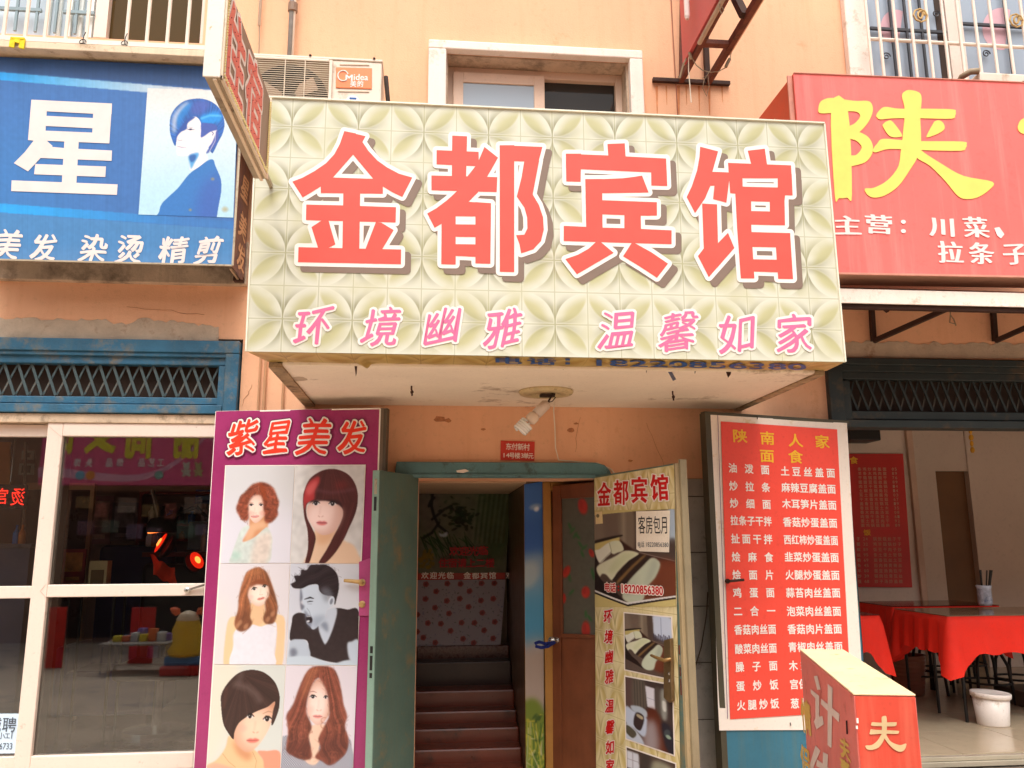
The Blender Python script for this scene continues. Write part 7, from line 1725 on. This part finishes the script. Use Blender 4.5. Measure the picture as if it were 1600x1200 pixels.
MB().tube([lm(1134, 908, .02), lm(1140, 908, .05), lm(1162, 906, .05)], .008, 8).lathe(lm(1136, 908, .012), [(.014, 0), (.014, .012)], 10, axis=nM).build('latch_lever', M_rustdk, mleaf)
for x, y in ((1183, 652), (1235, 1131)): MB().tube([lm(x, y - 2, .014), lm(x + .5, y + 3, .016)], .003, 5).build('staple', M_dark, mn)

# ================================================================== RESTAURANT FRONT AND ROOM
g4 = MB(); xL2 = X0(1295, 620, -.03)
hb = lambda mb, a, b, Y0, Y1, x0=xL2, x1=XR: hbox(mb, x0, x1, a, b, Y0, Y1, px=1450)
hb(g4, 560.5, 571, -.04, .06); hb(g4, 571.5, 582, -.02, .06); hb(g4, 582.5, 594, -.005, .06)
rf = g4.build('transom_frame', M_tealdk, bld, bevel=.005, label='dark dusty frame round the lattice over the restaurant')
MB().box(xL2, xL2 + .10, -.045, .06, Z0(1300, 700, -.045), Z0(1300, 571.5, -.045)).box(xL2 + .102, xL2 + .16, -.02, .06, Z0(1300, 660, -.02), Z0(1300, 594.5, -.02)).build('frame_stile', M_tealdk, rf, bevel=.005)
g5 = MB(); hb(g5, 643, 656, -.01, .06, xL2 + .162); hb(g5, 656.5, 668.5, -.04, .1, xL2 + .102)
g5.build('frame_rail', M_tealdk, rf, bevel=.005)
MB().box(xL2 + .16, XR, .09, .1, Z0(1450, 646, .09), Z0(1450, 590, .09)).build('backing', M_dark, rf)
lattice(PY(1330, 615, .02).x, PY(1800, 620, .02).x, Z0(1450, 594, .02), Z0(1450, 642, .02), .02, step * .95, step * .9, M_tealdk, rf)
MB().box(xL2, xL2 + .1, -.02, .1, GZ, Z0(1300, 700, -.02)).build('door_jamb', M_tealdk, rf)
# room
RX0 = xL2 + .12; RX1 = XR - .1; YR = 3.6
wallR = mat('restaurant_wall', (222, 204, 190), rough=.7, var=.06, vs=1.5, k=.92)
RZ = FZ
room2 = MB().box(RX0 - .1, RX0, W, YR + 1, RZ, RZ + 2.9).box(RX1, RX1 + .1, W, YR + 1, RZ, RZ + 2.9).box(RX0 - .1, RX1 + .1, YR + 1, YR + 1.1, RZ, RZ + 2.9).box(RX0 - .1, RX1 + .1, W, YR + 1.1, RZ + 2.55, RZ + 2.65).build('restaurant_room', wallR, bld)
c1_ = PY(1425, 800, 2.9); c2b = PY(1437, 800, 2.94)
MB().box(RX0, c1_.x, 2.9, 3.0, RZ, RZ + 2.55).build('menu_wall', wallR, room2)
dk0, dk1 = PY(1473, 850, 3.4), PY(1524, 850, 3.4)
MB().box(c1_.x + .02, dk0.x, 3.4, 3.5, RZ, RZ + 2.55).box(dk1.x, RX1, 3.38, 3.5, RZ, RZ + 2.55).box(dk0.x, dk1.x, 3.4, 3.5, PY(1500, 736, 3.4).z, RZ + 2.55).build('door_wall', wallR, room2)
MB().box(dk0.x + .03, dk1.x, 3.46, 3.5, RZ, PY(1500, 736, 3.4).z).build('room_door', mat('dull_brown_door', (120, 84, 52), rough=.5, var=.12), room2)
MB().box(c1_.x + .0, c1_.x + .06, 2.86, 2.9, RZ, RZ + 2.55).build('pilaster', mat('pale_pilaster', (196, 166, 146), rough=.7), room2)
fl = MB(); 
tl_ = .6; kx = int((RX1 - RX0) / tl_) + 1
for i in range(kx):
    for j in range(int((YR + 1) / tl_) + 1):
        x0 = RX0 + i * tl_; y0 = .02 + j * tl_
        x1 = min(x0 + tl_ - .004, RX1); y1 = min(y0 + tl_ - .004, YR + 1)
        if x0 < RX0 + 4.2: MB().box(x0, x1, y0, y1, RZ - .01, RZ).build('tile', mat('cream_floor_tile', (178, 160, 134), rough=.18, var=.05, vs=2, spec=.5, dirt=((170, 150, 124), 3, .1)), bld)
        else: fl.box(x0, x1, y0, y1, RZ - .01, RZ)
if fl.v: kind(fl.build('far_tile', mat('cream_floor_tile', (178, 160, 134)), bld), 'stuff')
kind(MB().box(RX0, RX1, .0, YR + 1, RZ - .1, RZ - .012).build('floor', M_grout), 'structure')
MB().box(RX0, RX1, -.03, .015, RZ - .03, RZ - .004).box(RX0, RX1, -.05, -.03, RZ - .06, RZ - .03).build('door_rail', mat('steel_rail', (190, 180, 160), rough=.35, metal=.5), bld, bevel=.003)
MB().box(RX0, RX1, -.2, -.02, GZ, RZ - .07).build('threshold', mat('speckled_granite', (120, 108, 96), rough=.4, var=.3, vs=40), bld)
# wall menu
PW2 = planeY(2.88)
wm = thing('wall_menu', 'dim red price list with small pale writing on the restaurant wall', 'price list', PW2.at(1370, 918))
MB().slab([PW2.at(x, y) for x, y in ((1312, 709), (1411, 709), (1425.5, 918), (1318, 917))], (0, .004, 0)).build('list_sheet', mat('list_red', (196, 40, 34), rough=.5, var=.08), wm)
MP = ink('list_white', (214, 170, 140))
pool = '香菇肉丝盖面土豆麻辣腐炒蛋拉条牛羊汤饭鸡青椒干锅豆角茄子木耳'
r3 = random.Random(9); its = []
for i in range(14):
    y = 733 + i * 6.75; x0 = 1343 + i * .4
    its += [(r3.choice(pool), x0 + k * 7.8, y, 5.6, 5.4) for k in range(6)] + [(r3.choice('0123456789'), x0 + 52 + k * 4.5, y, 3, 4.4) for k in range(2)]
for i in range(9):
    y = 842 + i * 8.3; x0 = 1341 + i * .3
    its += [(r3.choice(pool), x0, y, 5.6, 5.8), (r3.choice('0123456789'), x0 + 9, y, 3, 4.6), (r3.choice('0123456789'), x0 + 13, y, 3, 4.6)] + [(r3.choice(pool), x0 + 26 + k * 7.6, y, 5.6, 5.8) for k in range(6)]
write(its, PW2, MP, 'lettering', wm, lift=.003, bold=.01)
write([('食', 1334, 719, 12, 11), ('饭', 1355, 832, 11, 9)], PW2, M_gold, 'lettering', wm, lift=.003, bold=.03)
p0 = PY(1327, 668, 2.6); p1 = PY(1377, 688, 2.6)
t = MB().box(p0.x, p1.x, 2.6, 2.88, p1.z, p0.z + .1).build('ventilator_box', M_black, bevel=.01); tag(t, 'dark box hung high on the wall above the price list', 'wall box')
p = PY(1518, 690, 2.2); t = MB()
for k, (dz, w_) in enumerate(((.10, .016), (.04, .022), (-.02, .016), (-.08, .02))): t.lathe((p.x, 2.2, p.z + dz), [(w_ * .5, -.028), (w_, -.01), (w_, .01), (w_ * .5, .028)], 8)
t.tube([(p.x, 2.2, p.z + .8), (p.x, 2.2, p.z + .1)], .003, 5); tag(t.build('hanging_charm', mat('gold_charm', (216, 160, 40), rough=.4)), 'small gold charm hanging from the restaurant ceiling', 'ornament')
# tables with red cloths
M_cloth = mat('red_tablecloth', (236, 40, 18), rough=.75, var=.08, vs=4, bump=.2, bs=200, k=.9)
M_cloth2 = mat('wine_tablecloth', (176, 30, 24), rough=.75, var=.08, vs=4, k=.9)
def table(x0, x1, y0, y1, lab, tlab, top_m=None, drops=.26):
    H = .76
    t = thing('table', lab, 'table', ((x0 + x1) / 2, (y0 + y1) / 2, RZ))
    MB().box(x0 + .02, x1 - .02, y0 + .02, y1 - .02, RZ + H - .03, RZ + H).build('tabletop', mat('table_board', (90, 60, 40)), t)
    for sx in (x0 + .2, x1 - .2):
        for sy_ in (y0 + .2, y1 - .16): MB().tube([(sx, sy_, RZ), (sx, sy_, RZ + H - .03)], .012, 8).build('leg', M_black, t)
    # cloth: top grid + hanging skirt with longer corners
    cl = MB(); per = []; n = 36
    for k in range(n): per.append((x0 + (x1 - x0) * k / n, y0, 0, -1))
    for k in range(n): per.append((x1, y0 + (y1 - y0) * k / n, 1, 0))
    for k in range(n): per.append((x1 - (x1 - x0) * k / n, y1, 0, 1))
    for k in range(n): per.append((x0, y1 - (y1 - y0) * k / n, -1, 0))
    N = len(per); zt = RZ + H + .006; vs = [(p[0], p[1], zt) for p in per]
    for r_ in range(1, 7):
        for k, p in enumerate(per):
            corner = abs(((k % n) / n) - 0) ; cn = max(0, 1 - min(k % n, n - k % n) / 7.0) ** 1.4
            L_ = (drops + .17 * cn + .010 * math.sin(k * .8)) * r_ / 6
            nx_, ny_ = p[2], p[3]
            if k % n == 0: q = per[k - 1]; nx_, ny_ = (p[2] + q[2]) * .8, (p[3] + q[3]) * .8
            f = (.014 + .014 * math.sin(k * .75 + x0 * 9) + .008 * math.sin(k * 1.9) + .05 * cn) * (r_ / 6)
            vs.append((p[0] + nx_ * (.01 + f), p[1] + ny_ * (.01 + f), zt - L_))
    F = [list(range(N))]
    for r_ in range(6):
        for k in range(N): F.append([r_ * N + k, (r_ + 1) * N + k, (r_ + 1) * N + (k + 1) % N, r_ * N + (k + 1) % N])
    cl.add(vs, F); o = cl.build('tablecloth', M_cloth, smooth=True); tag(o, tlab, 'tablecloth')
    s = MB().box(x0 + .0, x1 - .0, y0, y1, zt + .003, zt + .008).build('table_cover', top_m or mat('wine_cover', (86, 30, 26), rough=.15, spec=.6), t)
    return t
ta = PZ(1376, 961, RZ + .77); tb_ = PZ(1482, 961, RZ + .77); tc_ = PZ(1395, 947, RZ + .77); 
ta = PY(1374, 962, 1.35); RH = RZ + .77
p_l = PZ(1374, 961, RH); p_c = PZ(1394, 948, RH); p_r = PZ(1480, 963, RH)
table(p_l.x - .7, p_l.x, p_l.y, p_l.y + .72, 'left table with a red cloth, its left half hidden by the menu board', 'red tablecloth nearest the menu board, with a pointed corner hanging low')
table(p_c.x, p_c.x + .95, p_c.y, p_c.y + .6, 'rear table in the middle under a dark red cloth', 'dark red tablecloth on the rear middle table')
table(p_r.x, p_r.x + 1.2, p_r.y, p_r.y + .7, 'right table with a red cloth and a chopstick pot on it', 'bright red tablecloth on the right table below the chopstick pot', mat('clear_cover', (130, 104, 84), rough=.12, spec=.7))
cp = PZ(1540, 946, RH + .02)
jar = thing('chopstick_pot', 'white and blue chopstick pot standing on the right restaurant table', 'pot', cp)
MB().lathe(cp, [(.045, 0), (.055, .02), (.052, .13), (.06, .16), (.056, .16), (.048, .12)], 18).build('pot_body', mat('blue_white_china', (190, 190, 200), rough=.2, var=.3, vs=30, dirt=((50, 70, 130), 22, .35)), jar, smooth=True)
for i in range(7): a_ = r3.uniform(0, 6.28); MB().bar(cp + Vector((.02 * math.cos(a_), .02 * math.sin(a_), .03)), cp + Vector((.03 + .05 * math.cos(a_), .05 * math.sin(a_), .28)), .008).build('chopstick', M_black, jar)
# stools and chairs (black arched tube backs)
def stool(x, y, lab):
    t = thing('stool', lab, 'stool', (x, y, RZ))
    MB().lathe((x, y, RZ + .40), [(.15, 0), (.165, .015), (.16, .035), (.02, .04)], 24).build('seat', M_black, t, smooth=False)
    for k in range(4):
        a_ = k * math.pi / 2 + .6; MB().tube([(x + .2 * math.cos(a_), y + .2 * math.sin(a_), RZ), (x + .17 * math.cos(a_), y + .17 * math.sin(a_), RZ + .3), (x + .12 * math.cos(a_), y + .12 * math.sin(a_), RZ + .4)], .013, 8).build('leg', M_black, t)
    MB().tube([(x + .185 * math.cos(a_), y + .185 * math.sin(a_), RZ + .16) for a_ in np.linspace(0, 6.283, 24)], .009, 6, caps=False).build('ring', M_black, t)
for (px, Y_, lab) in ((1441, 2.05, 'round black stool between the left and rear tables, behind the bin'), (1468, 2.3, 'round black stool tucked under the rear table'), (1540, 1.6, 'round black stool behind the white bucket'), (1590, 1.75, 'round black stool at the right edge of the frame'), (1508, 2.6, 'round black stool deep in the shadow between the rear and right tables')):
    stool(PY(px, 1040, Y_).x, Y_, lab)
# ribbed bin and white bucket
b1 = PZ(1421, 1084, RZ)
t = thing('waste_bin', 'brown ribbed waste bin standing on the restaurant floor', 'bin', b1)
prof = [(.12, 0)]
for i in range(9): z_ = .02 + i * .034; prof += [(.125 + i * .0028, z_), (.131 + i * .0028, z_ + .014), (.125 + i * .0028, z_ + .03)]
prof += [(.16, .33), (.15, .33), (.12, .05)]
MB().lathe(b1, prof, 24).build('bin_body', mat('brown_plastic', (150, 96, 76), rough=.4, var=.08), t, smooth=True)
b2 = PZ(1570, 1138, RZ)
rr2 = (PZ(1581, 1128, RZ) - PZ(1534, 1128, RZ)).length / 2
t = thing('bucket', 'white plastic bucket with a slightly crooked lid on the restaurant floor', 'bucket', b2)
hb_ = rr2 * 2.05
MB().lathe(b2 + Vector((0, .12, 0)), [(rr2 * .94, 0), (rr2 * .97, .01), (rr2 * 1.12, hb_ * .86)], 28).build('bucket_body', mat('white_plastic', (244, 232, 222), rough=.35, var=.04, k=.9, dirt=((190, 170, 150), 8, .1)), t, smooth=True)
MB().lathe(b2 + Vector((0, .12, hb_ * .84)), [(rr2 * 1.14, 0), (rr2 * 1.22, .005), (rr2 * 1.24, hb_ * .15), (rr2 * 1.2, hb_ * .17), (rr2 * 1.12, hb_ * .15), (.01, hb_ * .14)], 28, axis=(.05, -.02, 1)).build('lid', mat('white_plastic', (244, 232, 222)), t, smooth=True)
q2 = PZ(1608, 1105, RZ); MB_ = MB().box(q2.x - .05, q2.x + 1.1, q2.y - .05, q2.y + .35, RZ, RZ + .12).build('low_plinth', mat('dark_plinth', (92, 78, 66), rough=.5), room2, bevel=.01)

# ================================================================== RED BOX SIGN IN FRONT
DB = -2.65
f0, f1 = PY(1334, 1087.5, DB), PY(1431, 1089, DB)
zt_b = (f0.z + f1.z) / 2
bk0, bk1 = PZ(1250, 1017, zt_b), PZ(1345, 1018, zt_b)
f0, f1 = PZ(1333.5, 1087.5, zt_b), PZ(1431, 1089, zt_b)
bk1 = bk0 + (f1 - f0) * 1.0
fs = thing('box_sign', 'weathered red box sign with pale cut characters standing on the pavement', 'sign', ((f0.x + bk1.x) / 2, (f0.y + bk0.y) / 2, GZ))
M_bx = mat('weathered_red_vinyl', (240, 126, 116), rough=.45, var=.12, vs=3, streak=((236, 140, 120), .5), dirt=((170, 70, 60), 9, .2), k=.85)
M_bx2 = mat('front_red_vinyl', (226, 82, 62), rough=.45, var=.12, vs=3, streak=((236, 150, 120), .5), dirt=((150, 60, 50), 9, .2), k=.85)
dz = Vector((0, 0, zt_b - GZ))
core = MB().slab([f0, f1, bk1, bk0], -dz).build('side_panel', M_bx, fs, bevel=.004)
dn = (f0 - bk0).normalized(); nf = Vector((dn.x, dn.y, 0))
cw = (f1 - f0).normalized()
MB().slab([f0 + nf * .001 + cw * .004, f1 + nf * .001 - cw * .004, f1 + nf * .001 - cw * .004 - dz, f0 + nf * .001 + cw * .004 - dz], nf * .003).build('front_panel', M_bx2, fs)
up_ = Vector((0, 0, .002))
MB().slab([f0 + up_, f1 + up_, bk1 + up_, bk0 + up_], (0, 0, .006)).build('top_board', mat('lit_pale_ply', (246, 216, 170), rough=.7, var=.08, vs=5, dirt=((206, 166, 116), 14, .15), k=.9), fs, bevel=.002)  # brightness of light from above put into the board's pale colour
PL2 = vplane(bk0, f0); PF2 = vplane(f0 + nf * .004, f1 + nf * .004)
M_pale = mat('ink_pale_cut', (222, 200, 188), rough=.5, var=.1, vs=12)
M_tan2 = mat('ink_sand', (214, 184, 138), rough=.5, var=.12, vs=14)
ji = [[(250,340),(283,335),(312,465),(282,468)], [(218,458),(300,525),(300,720),(330,712),(343,790),(275,838),(250,765),(265,735),(265,548),(222,500)], [(380,412),(425,450),(415,1015),(378,985)], [(318,550),(490,695),(485,772),(315,600)],
      [(265,988),(312,1040),(262,1150),(235,1230),(205,1190)], [(336,1050),(382,1075),(375,1260),(330,1260)], [(280,1120),(400,1210),(400,1250),(270,1180)]]
pxpoly(PL2, M_pale, 'character', fs, zoomed(ji, 1230, 1000, 1 / 6), lift=.002)
fu = [[(885,730),(900,714),(930,718),(935,800),(930,900),(920,920),(888,915),(888,800)], [(800,770),(870,775),(1010,770),(1026,780),(1010,808),(900,808),(795,804),(790,785)], [(785,836),(830,842),(1030,850),(1048,862),(1030,880),(900,878),(782,885),(776,865)],
      [(888,880),(920,880),(905,940),(860,1005),(800,1030),(752,1025),(735,1003),(738,988),(790,985),(845,945)], [(895,890),(925,885),(960,940),(1000,968),(1060,985),(1110,970),(1117,985),(1100,1030),(1060,1048),(1010,1030),(950,975)]]
pxpoly(PF2, M_tan2, 'character', fs, zoomed(fu, 1230, 1000, 1 / 6), lift=.003, smooth=3)
mb = MB()
for ch, x, y, w, h, sl in (('情', 1259.5, 1120, 15, 52, .75), ('侣', 1259, 1189, 15, 44, .75), ('夫', 1320, 1170, 15, 32, .75), ('妻', 1321, 1205, 15, 36, .75)):
    put(mb, shape(ch, pen=(.05, .02, 2.4), warp=.02), PL2, x, y, w, h, sl, .002)
mb.build('lettering', mat('ink_mustard', (216, 176, 84), rough=.5, var=.1), fs)
for a, b in (((1323, 1126), (1324, 1147)), ((1339.5, 1122), (1340, 1130)), ((1338.5, 1134), (1339, 1139))):
    MB().bar(PL2.at(*a, .002) if a[0] < 1330 else PF2.at(*a, .002), PL2.at(*b, .002) if a[0] < 1330 else PF2.at(*b, .002), .006, .002).build('tear', M_black if a[0] < 1330 else M_wht, fs)

# ================================================================== ACROSS THE STREET (seen mirrored in the salon glass)
VY = 12.0       # mirrored distance
VPn = planeY(VY)
def mir(px, py, Y=VY):
    p = PY(px, py, Y); return Vector((p.x, -p.y, p.z))
op = thing('opposite_shop', 'purple gift shop across the street that shows as a reflection in the salon panes', 'building', (0, -VY - 2, GZ))
zs0, zs1 = mir(200, 757).z, mir(200, 600).z
ox_0, ox_1 = mir(52, 750).x, mir(420, 750).x
MB().box(-16, 14, -VY - 4, -VY - .6, GZ, zs1 + 1.6).build('wall', mat('opposite_wall', (150, 120, 100), rough=.8), op)
MB().box(ox_0, ox_1 + 2, -VY - .35, -VY - .05, zs0, zs1).build('fascia', mat('purple_fascia', (240, 96, 150), rough=.5, var=.06, vs=1, k=.95), op)
MB().box(ox_0 + .5, ox_1 + 1.5, -VY - .62, -VY - .55, GZ + .1, zs0 - .1).build('shop_opening', mat('dark_opening', (40, 30, 26), rough=.9), op)
def mslab(pts, m, nm, y_=.0, t=.01): 
    P = [mir(x, y) for x, y in pts]; P = [Vector((p.x, -VY - .045 + y_, p.z)) for p in P]; return MB().slab(P, (0, -t, 0)).build(nm, m, op)
arc = [(52, 745)] + [(70 + i * 14, 742 + 10 * math.sin(i / 18 * 3.14) - (i > 9) * (i - 9) ** 2 * .75) for i in range(19)] + [(330, 690)]
arc2 = [(x, y - 16 + .04 * (x - 60)) for x, y in arc][::-1]
mslab(arc + arc2, mat('pale_swoosh', (236, 170, 200), rough=.5), 'swoosh')
def mtext(ch, px, py, w, h, m, nm, **st):
    V, F = shape(ch, **st); mb = MB()
    a, b = mir(px - w / 2, py + h / 2), mir(px + w / 2, py - h / 2)
    mb.add([Vector((b.x + (a.x - b.x) * u, -VY - .03, a.z + (b.z - a.z) * v)) for u, v in V], F); return mb.build(nm, m, op)
My = mat('sign_yellow', (236, 226, 60), rough=.5); Mw = mat('sign_white', (250, 236, 240), rough=.5)
for ch, x, w in (('尚', 215, 50), ('女', 155, 54), ('丽', 290, 46), ('时', 92, 46)): mtext(ch, x, 680 if ch != '女' else 672, w, 66, My, 'character', pen=(.06, .03, 2.4))
for ch, x in (('工', 312), ('艺', 300), ('品', 288)): pass
for ch, x in (('工', 249), ('艺', 235), ('品', 219), ('饰', 185), ('品', 168), ('头', 136), ('饰', 118)): mtext(ch, x, 722, 12, 13, Mw, 'lettering', bold=.03)
# two plain toy bears printed on the fascia
for bx, c_ in ((289, (214, 214, 196)), (308, (196, 190, 130))):
    mm = mat('toy_print_%d' % bx, c_, rough=.5); mb = MB()
    for dx, dy, r in ((0, -6, 5), (-4, -11, 2), (4, -11, 2), (0, 3, 5), (-4, 8, 2.4), (4, 8, 2.4), (-6, 1, 2), (6, 1, 2)):
        c = mir(bx + dx, 734 + dy); R_ = abs(mir(bx + r, 734).x - mir(bx, 734).x)
        mb.slab([Vector((c.x + R_ * math.cos(t), -VY - .04, c.z + R_ * math.sin(t))) for t in np.linspace(0, 6.28, 13)[:-1]], (0, .01 + .001 * abs(dx), 0))
    mb.build('toy_print', mm, op)
for x, c_ in ((122, (120, 190, 220)), (138, (240, 150, 60)), (246, (130, 180, 170))):
    c = mir(x, 742); mb = MB().slab([Vector((c.x + .09 * math.cos(t), -VY - .04, c.z + .09 * math.sin(t))) for t in np.linspace(0, 6.28, 11)[:-1]], (0, .01, 0)); mb.build('trinket_print', mat('trinket_%d' % x, c_, rough=.5), op)
# goods table and coin ride on the far pavement
VT = 8.2
def mp(px, py, Y=VT): p = PY(px, py, Y); return Vector((p.x, -p.y, p.z))
ta_, tb2 = mp(150, 1009), mp(262, 1000); tz = ta_.z
t = thing('goods_table', 'folding table loaded with small toys across the street', 'table', ((ta_.x + tb2.x) / 2, -VT - .3, GZ))
MB().box(ta_.x, tb2.x, -VT - .7, -VT, tz - .02, tz + .01).build('tabletop', mat('table_grey', (150, 140, 130)), t)
for x_ in (ta_.x + .05, tb2.x - .05):
    for y_ in (-VT - .65, -VT - .05): MB().tube([(x_, y_, GZ), (x_, y_, tz)], .015, 6).build('leg', M_steel, t)
cols = [(230, 210, 60), (120, 190, 230), (230, 120, 60), (120, 190, 90), (220, 220, 220), (150, 120, 200)]
for i in range(12):
    x_ = ta_.x + .12 + (tb2.x - ta_.x - .24) * (i + .5) / 12; h = r3.uniform(.06, .22); m_ = mat('toy_box_%d' % (i % 6), cols[i % 6], rough=.4)
    o = MB().box(x_ - .05, x_ + .06, -VT - .45 - .1 * (i % 2), -VT - .3 - .1 * (i % 2), tz + .01, tz + .01 + h).build('toy_box', m_, bevel=.005)
    tag(o, ('yellow', 'sky blue', 'orange', 'green', 'white', 'violet')[i % 6] + ' toy packet, ' + ORD[i] + ' along the goods table across the street', 'toy packet', 'toy packets on the goods table')
c = mp(290, 1000)
t = thing('coin_ride', 'yellow coin operated children ride with a pale round head across the street', 'coin ride', (c.x, -VT, GZ))
Yl_ = mat('ride_yellow', (246, 190, 40), rough=.35)
zb_r, zh = mp(290, 1035).z, mp(290, 968).z
MB().box(c.x - .3, c.x + .3, -VT - .35, -VT + .25, GZ, GZ + .14).build('ride_base', mat('ride_red', (200, 50, 40)), t, bevel=.02)
MB().box(c.x - .26, c.x + .26, -VT - .3, -VT + .2, GZ + .14, GZ + .26).build('ride_plinth', mat('ride_blue', (90, 130, 180)), t, bevel=.02)
MB().lathe((c.x, -VT, GZ + .26), [(.24, 0), (.27, .08), (.2, .18), (.22, .38), (.16, .52), (.08, .58)], 20).build('ride_body', Yl_, t, smooth=True)
MB().lathe((c.x, -VT, zh - .13), [(.03, 0), (.12, .04), (.17, .13), (.12, .22), (.02, .26)], 18).build('ride_head', mat('ride_cream', (246, 214, 180), rough=.4), t, smooth=True)
for s in (-1, 1): MB().lathe((c.x + s * .12, -VT, zh + .08), [(.01, 0), (.06, .05), (.05, .12), (.01, .17)], 10, axis=(s * .9, 0, .5)).build('ride_ear', mat('ride_orange', (236, 110, 60), rough=.4), t, smooth=True)
for (px0, px1, Y_) in ((60, 92, 9.0), (204, 234, 9.4)):
    a_, b_ = mp(px0, 950, Y_), mp(px1, 1045, Y_)
    o = MB().box(a_.x, b_.x, -Y_ - .06, -Y_, GZ, a_.z).build('banner_stand', mat('red_banner', (214, 50, 40), rough=.6, var=.2), bevel=.01); tag(o, ('left' if px0 == 60 else 'right') + ' of two red banner stands reflected from across the street', 'banner stand')

# goods hanging in the opposite shop opening
zg = mp(200, 800, VY).z
for r_ in range(2):
    for i in range(6):
        x_ = mir(106 + i * 38 + r_ * 14 + r3.uniform(-9, 9), 800).x; w_ = r3.uniform(.1, .2); h_ = r3.uniform(.2, .36); z_ = mir(200, 778 + r_ * 40 + r3.uniform(-7, 9)).z; m_ = mat('bag_%d' % ((i * 2 + r_) % 6), [(120, 100, 60), (96, 70, 90), (120, 60, 50), (70, 90, 80), (130, 120, 110), (100, 84, 110)][(i * 2 + r_) % 6], rough=.6)
        o = MB().box(x_ - w_, x_ + w_, -VY - .5, -VY - .42, z_ - h_, z_).build('hanging_bag', m_, bevel=.02)
        tag(o, ORD[i] + ' bag of the ' + ('upper', 'lower')[r_] + ' row hanging in the gift shop opposite', 'bag', 'bags hanging in the gift shop')
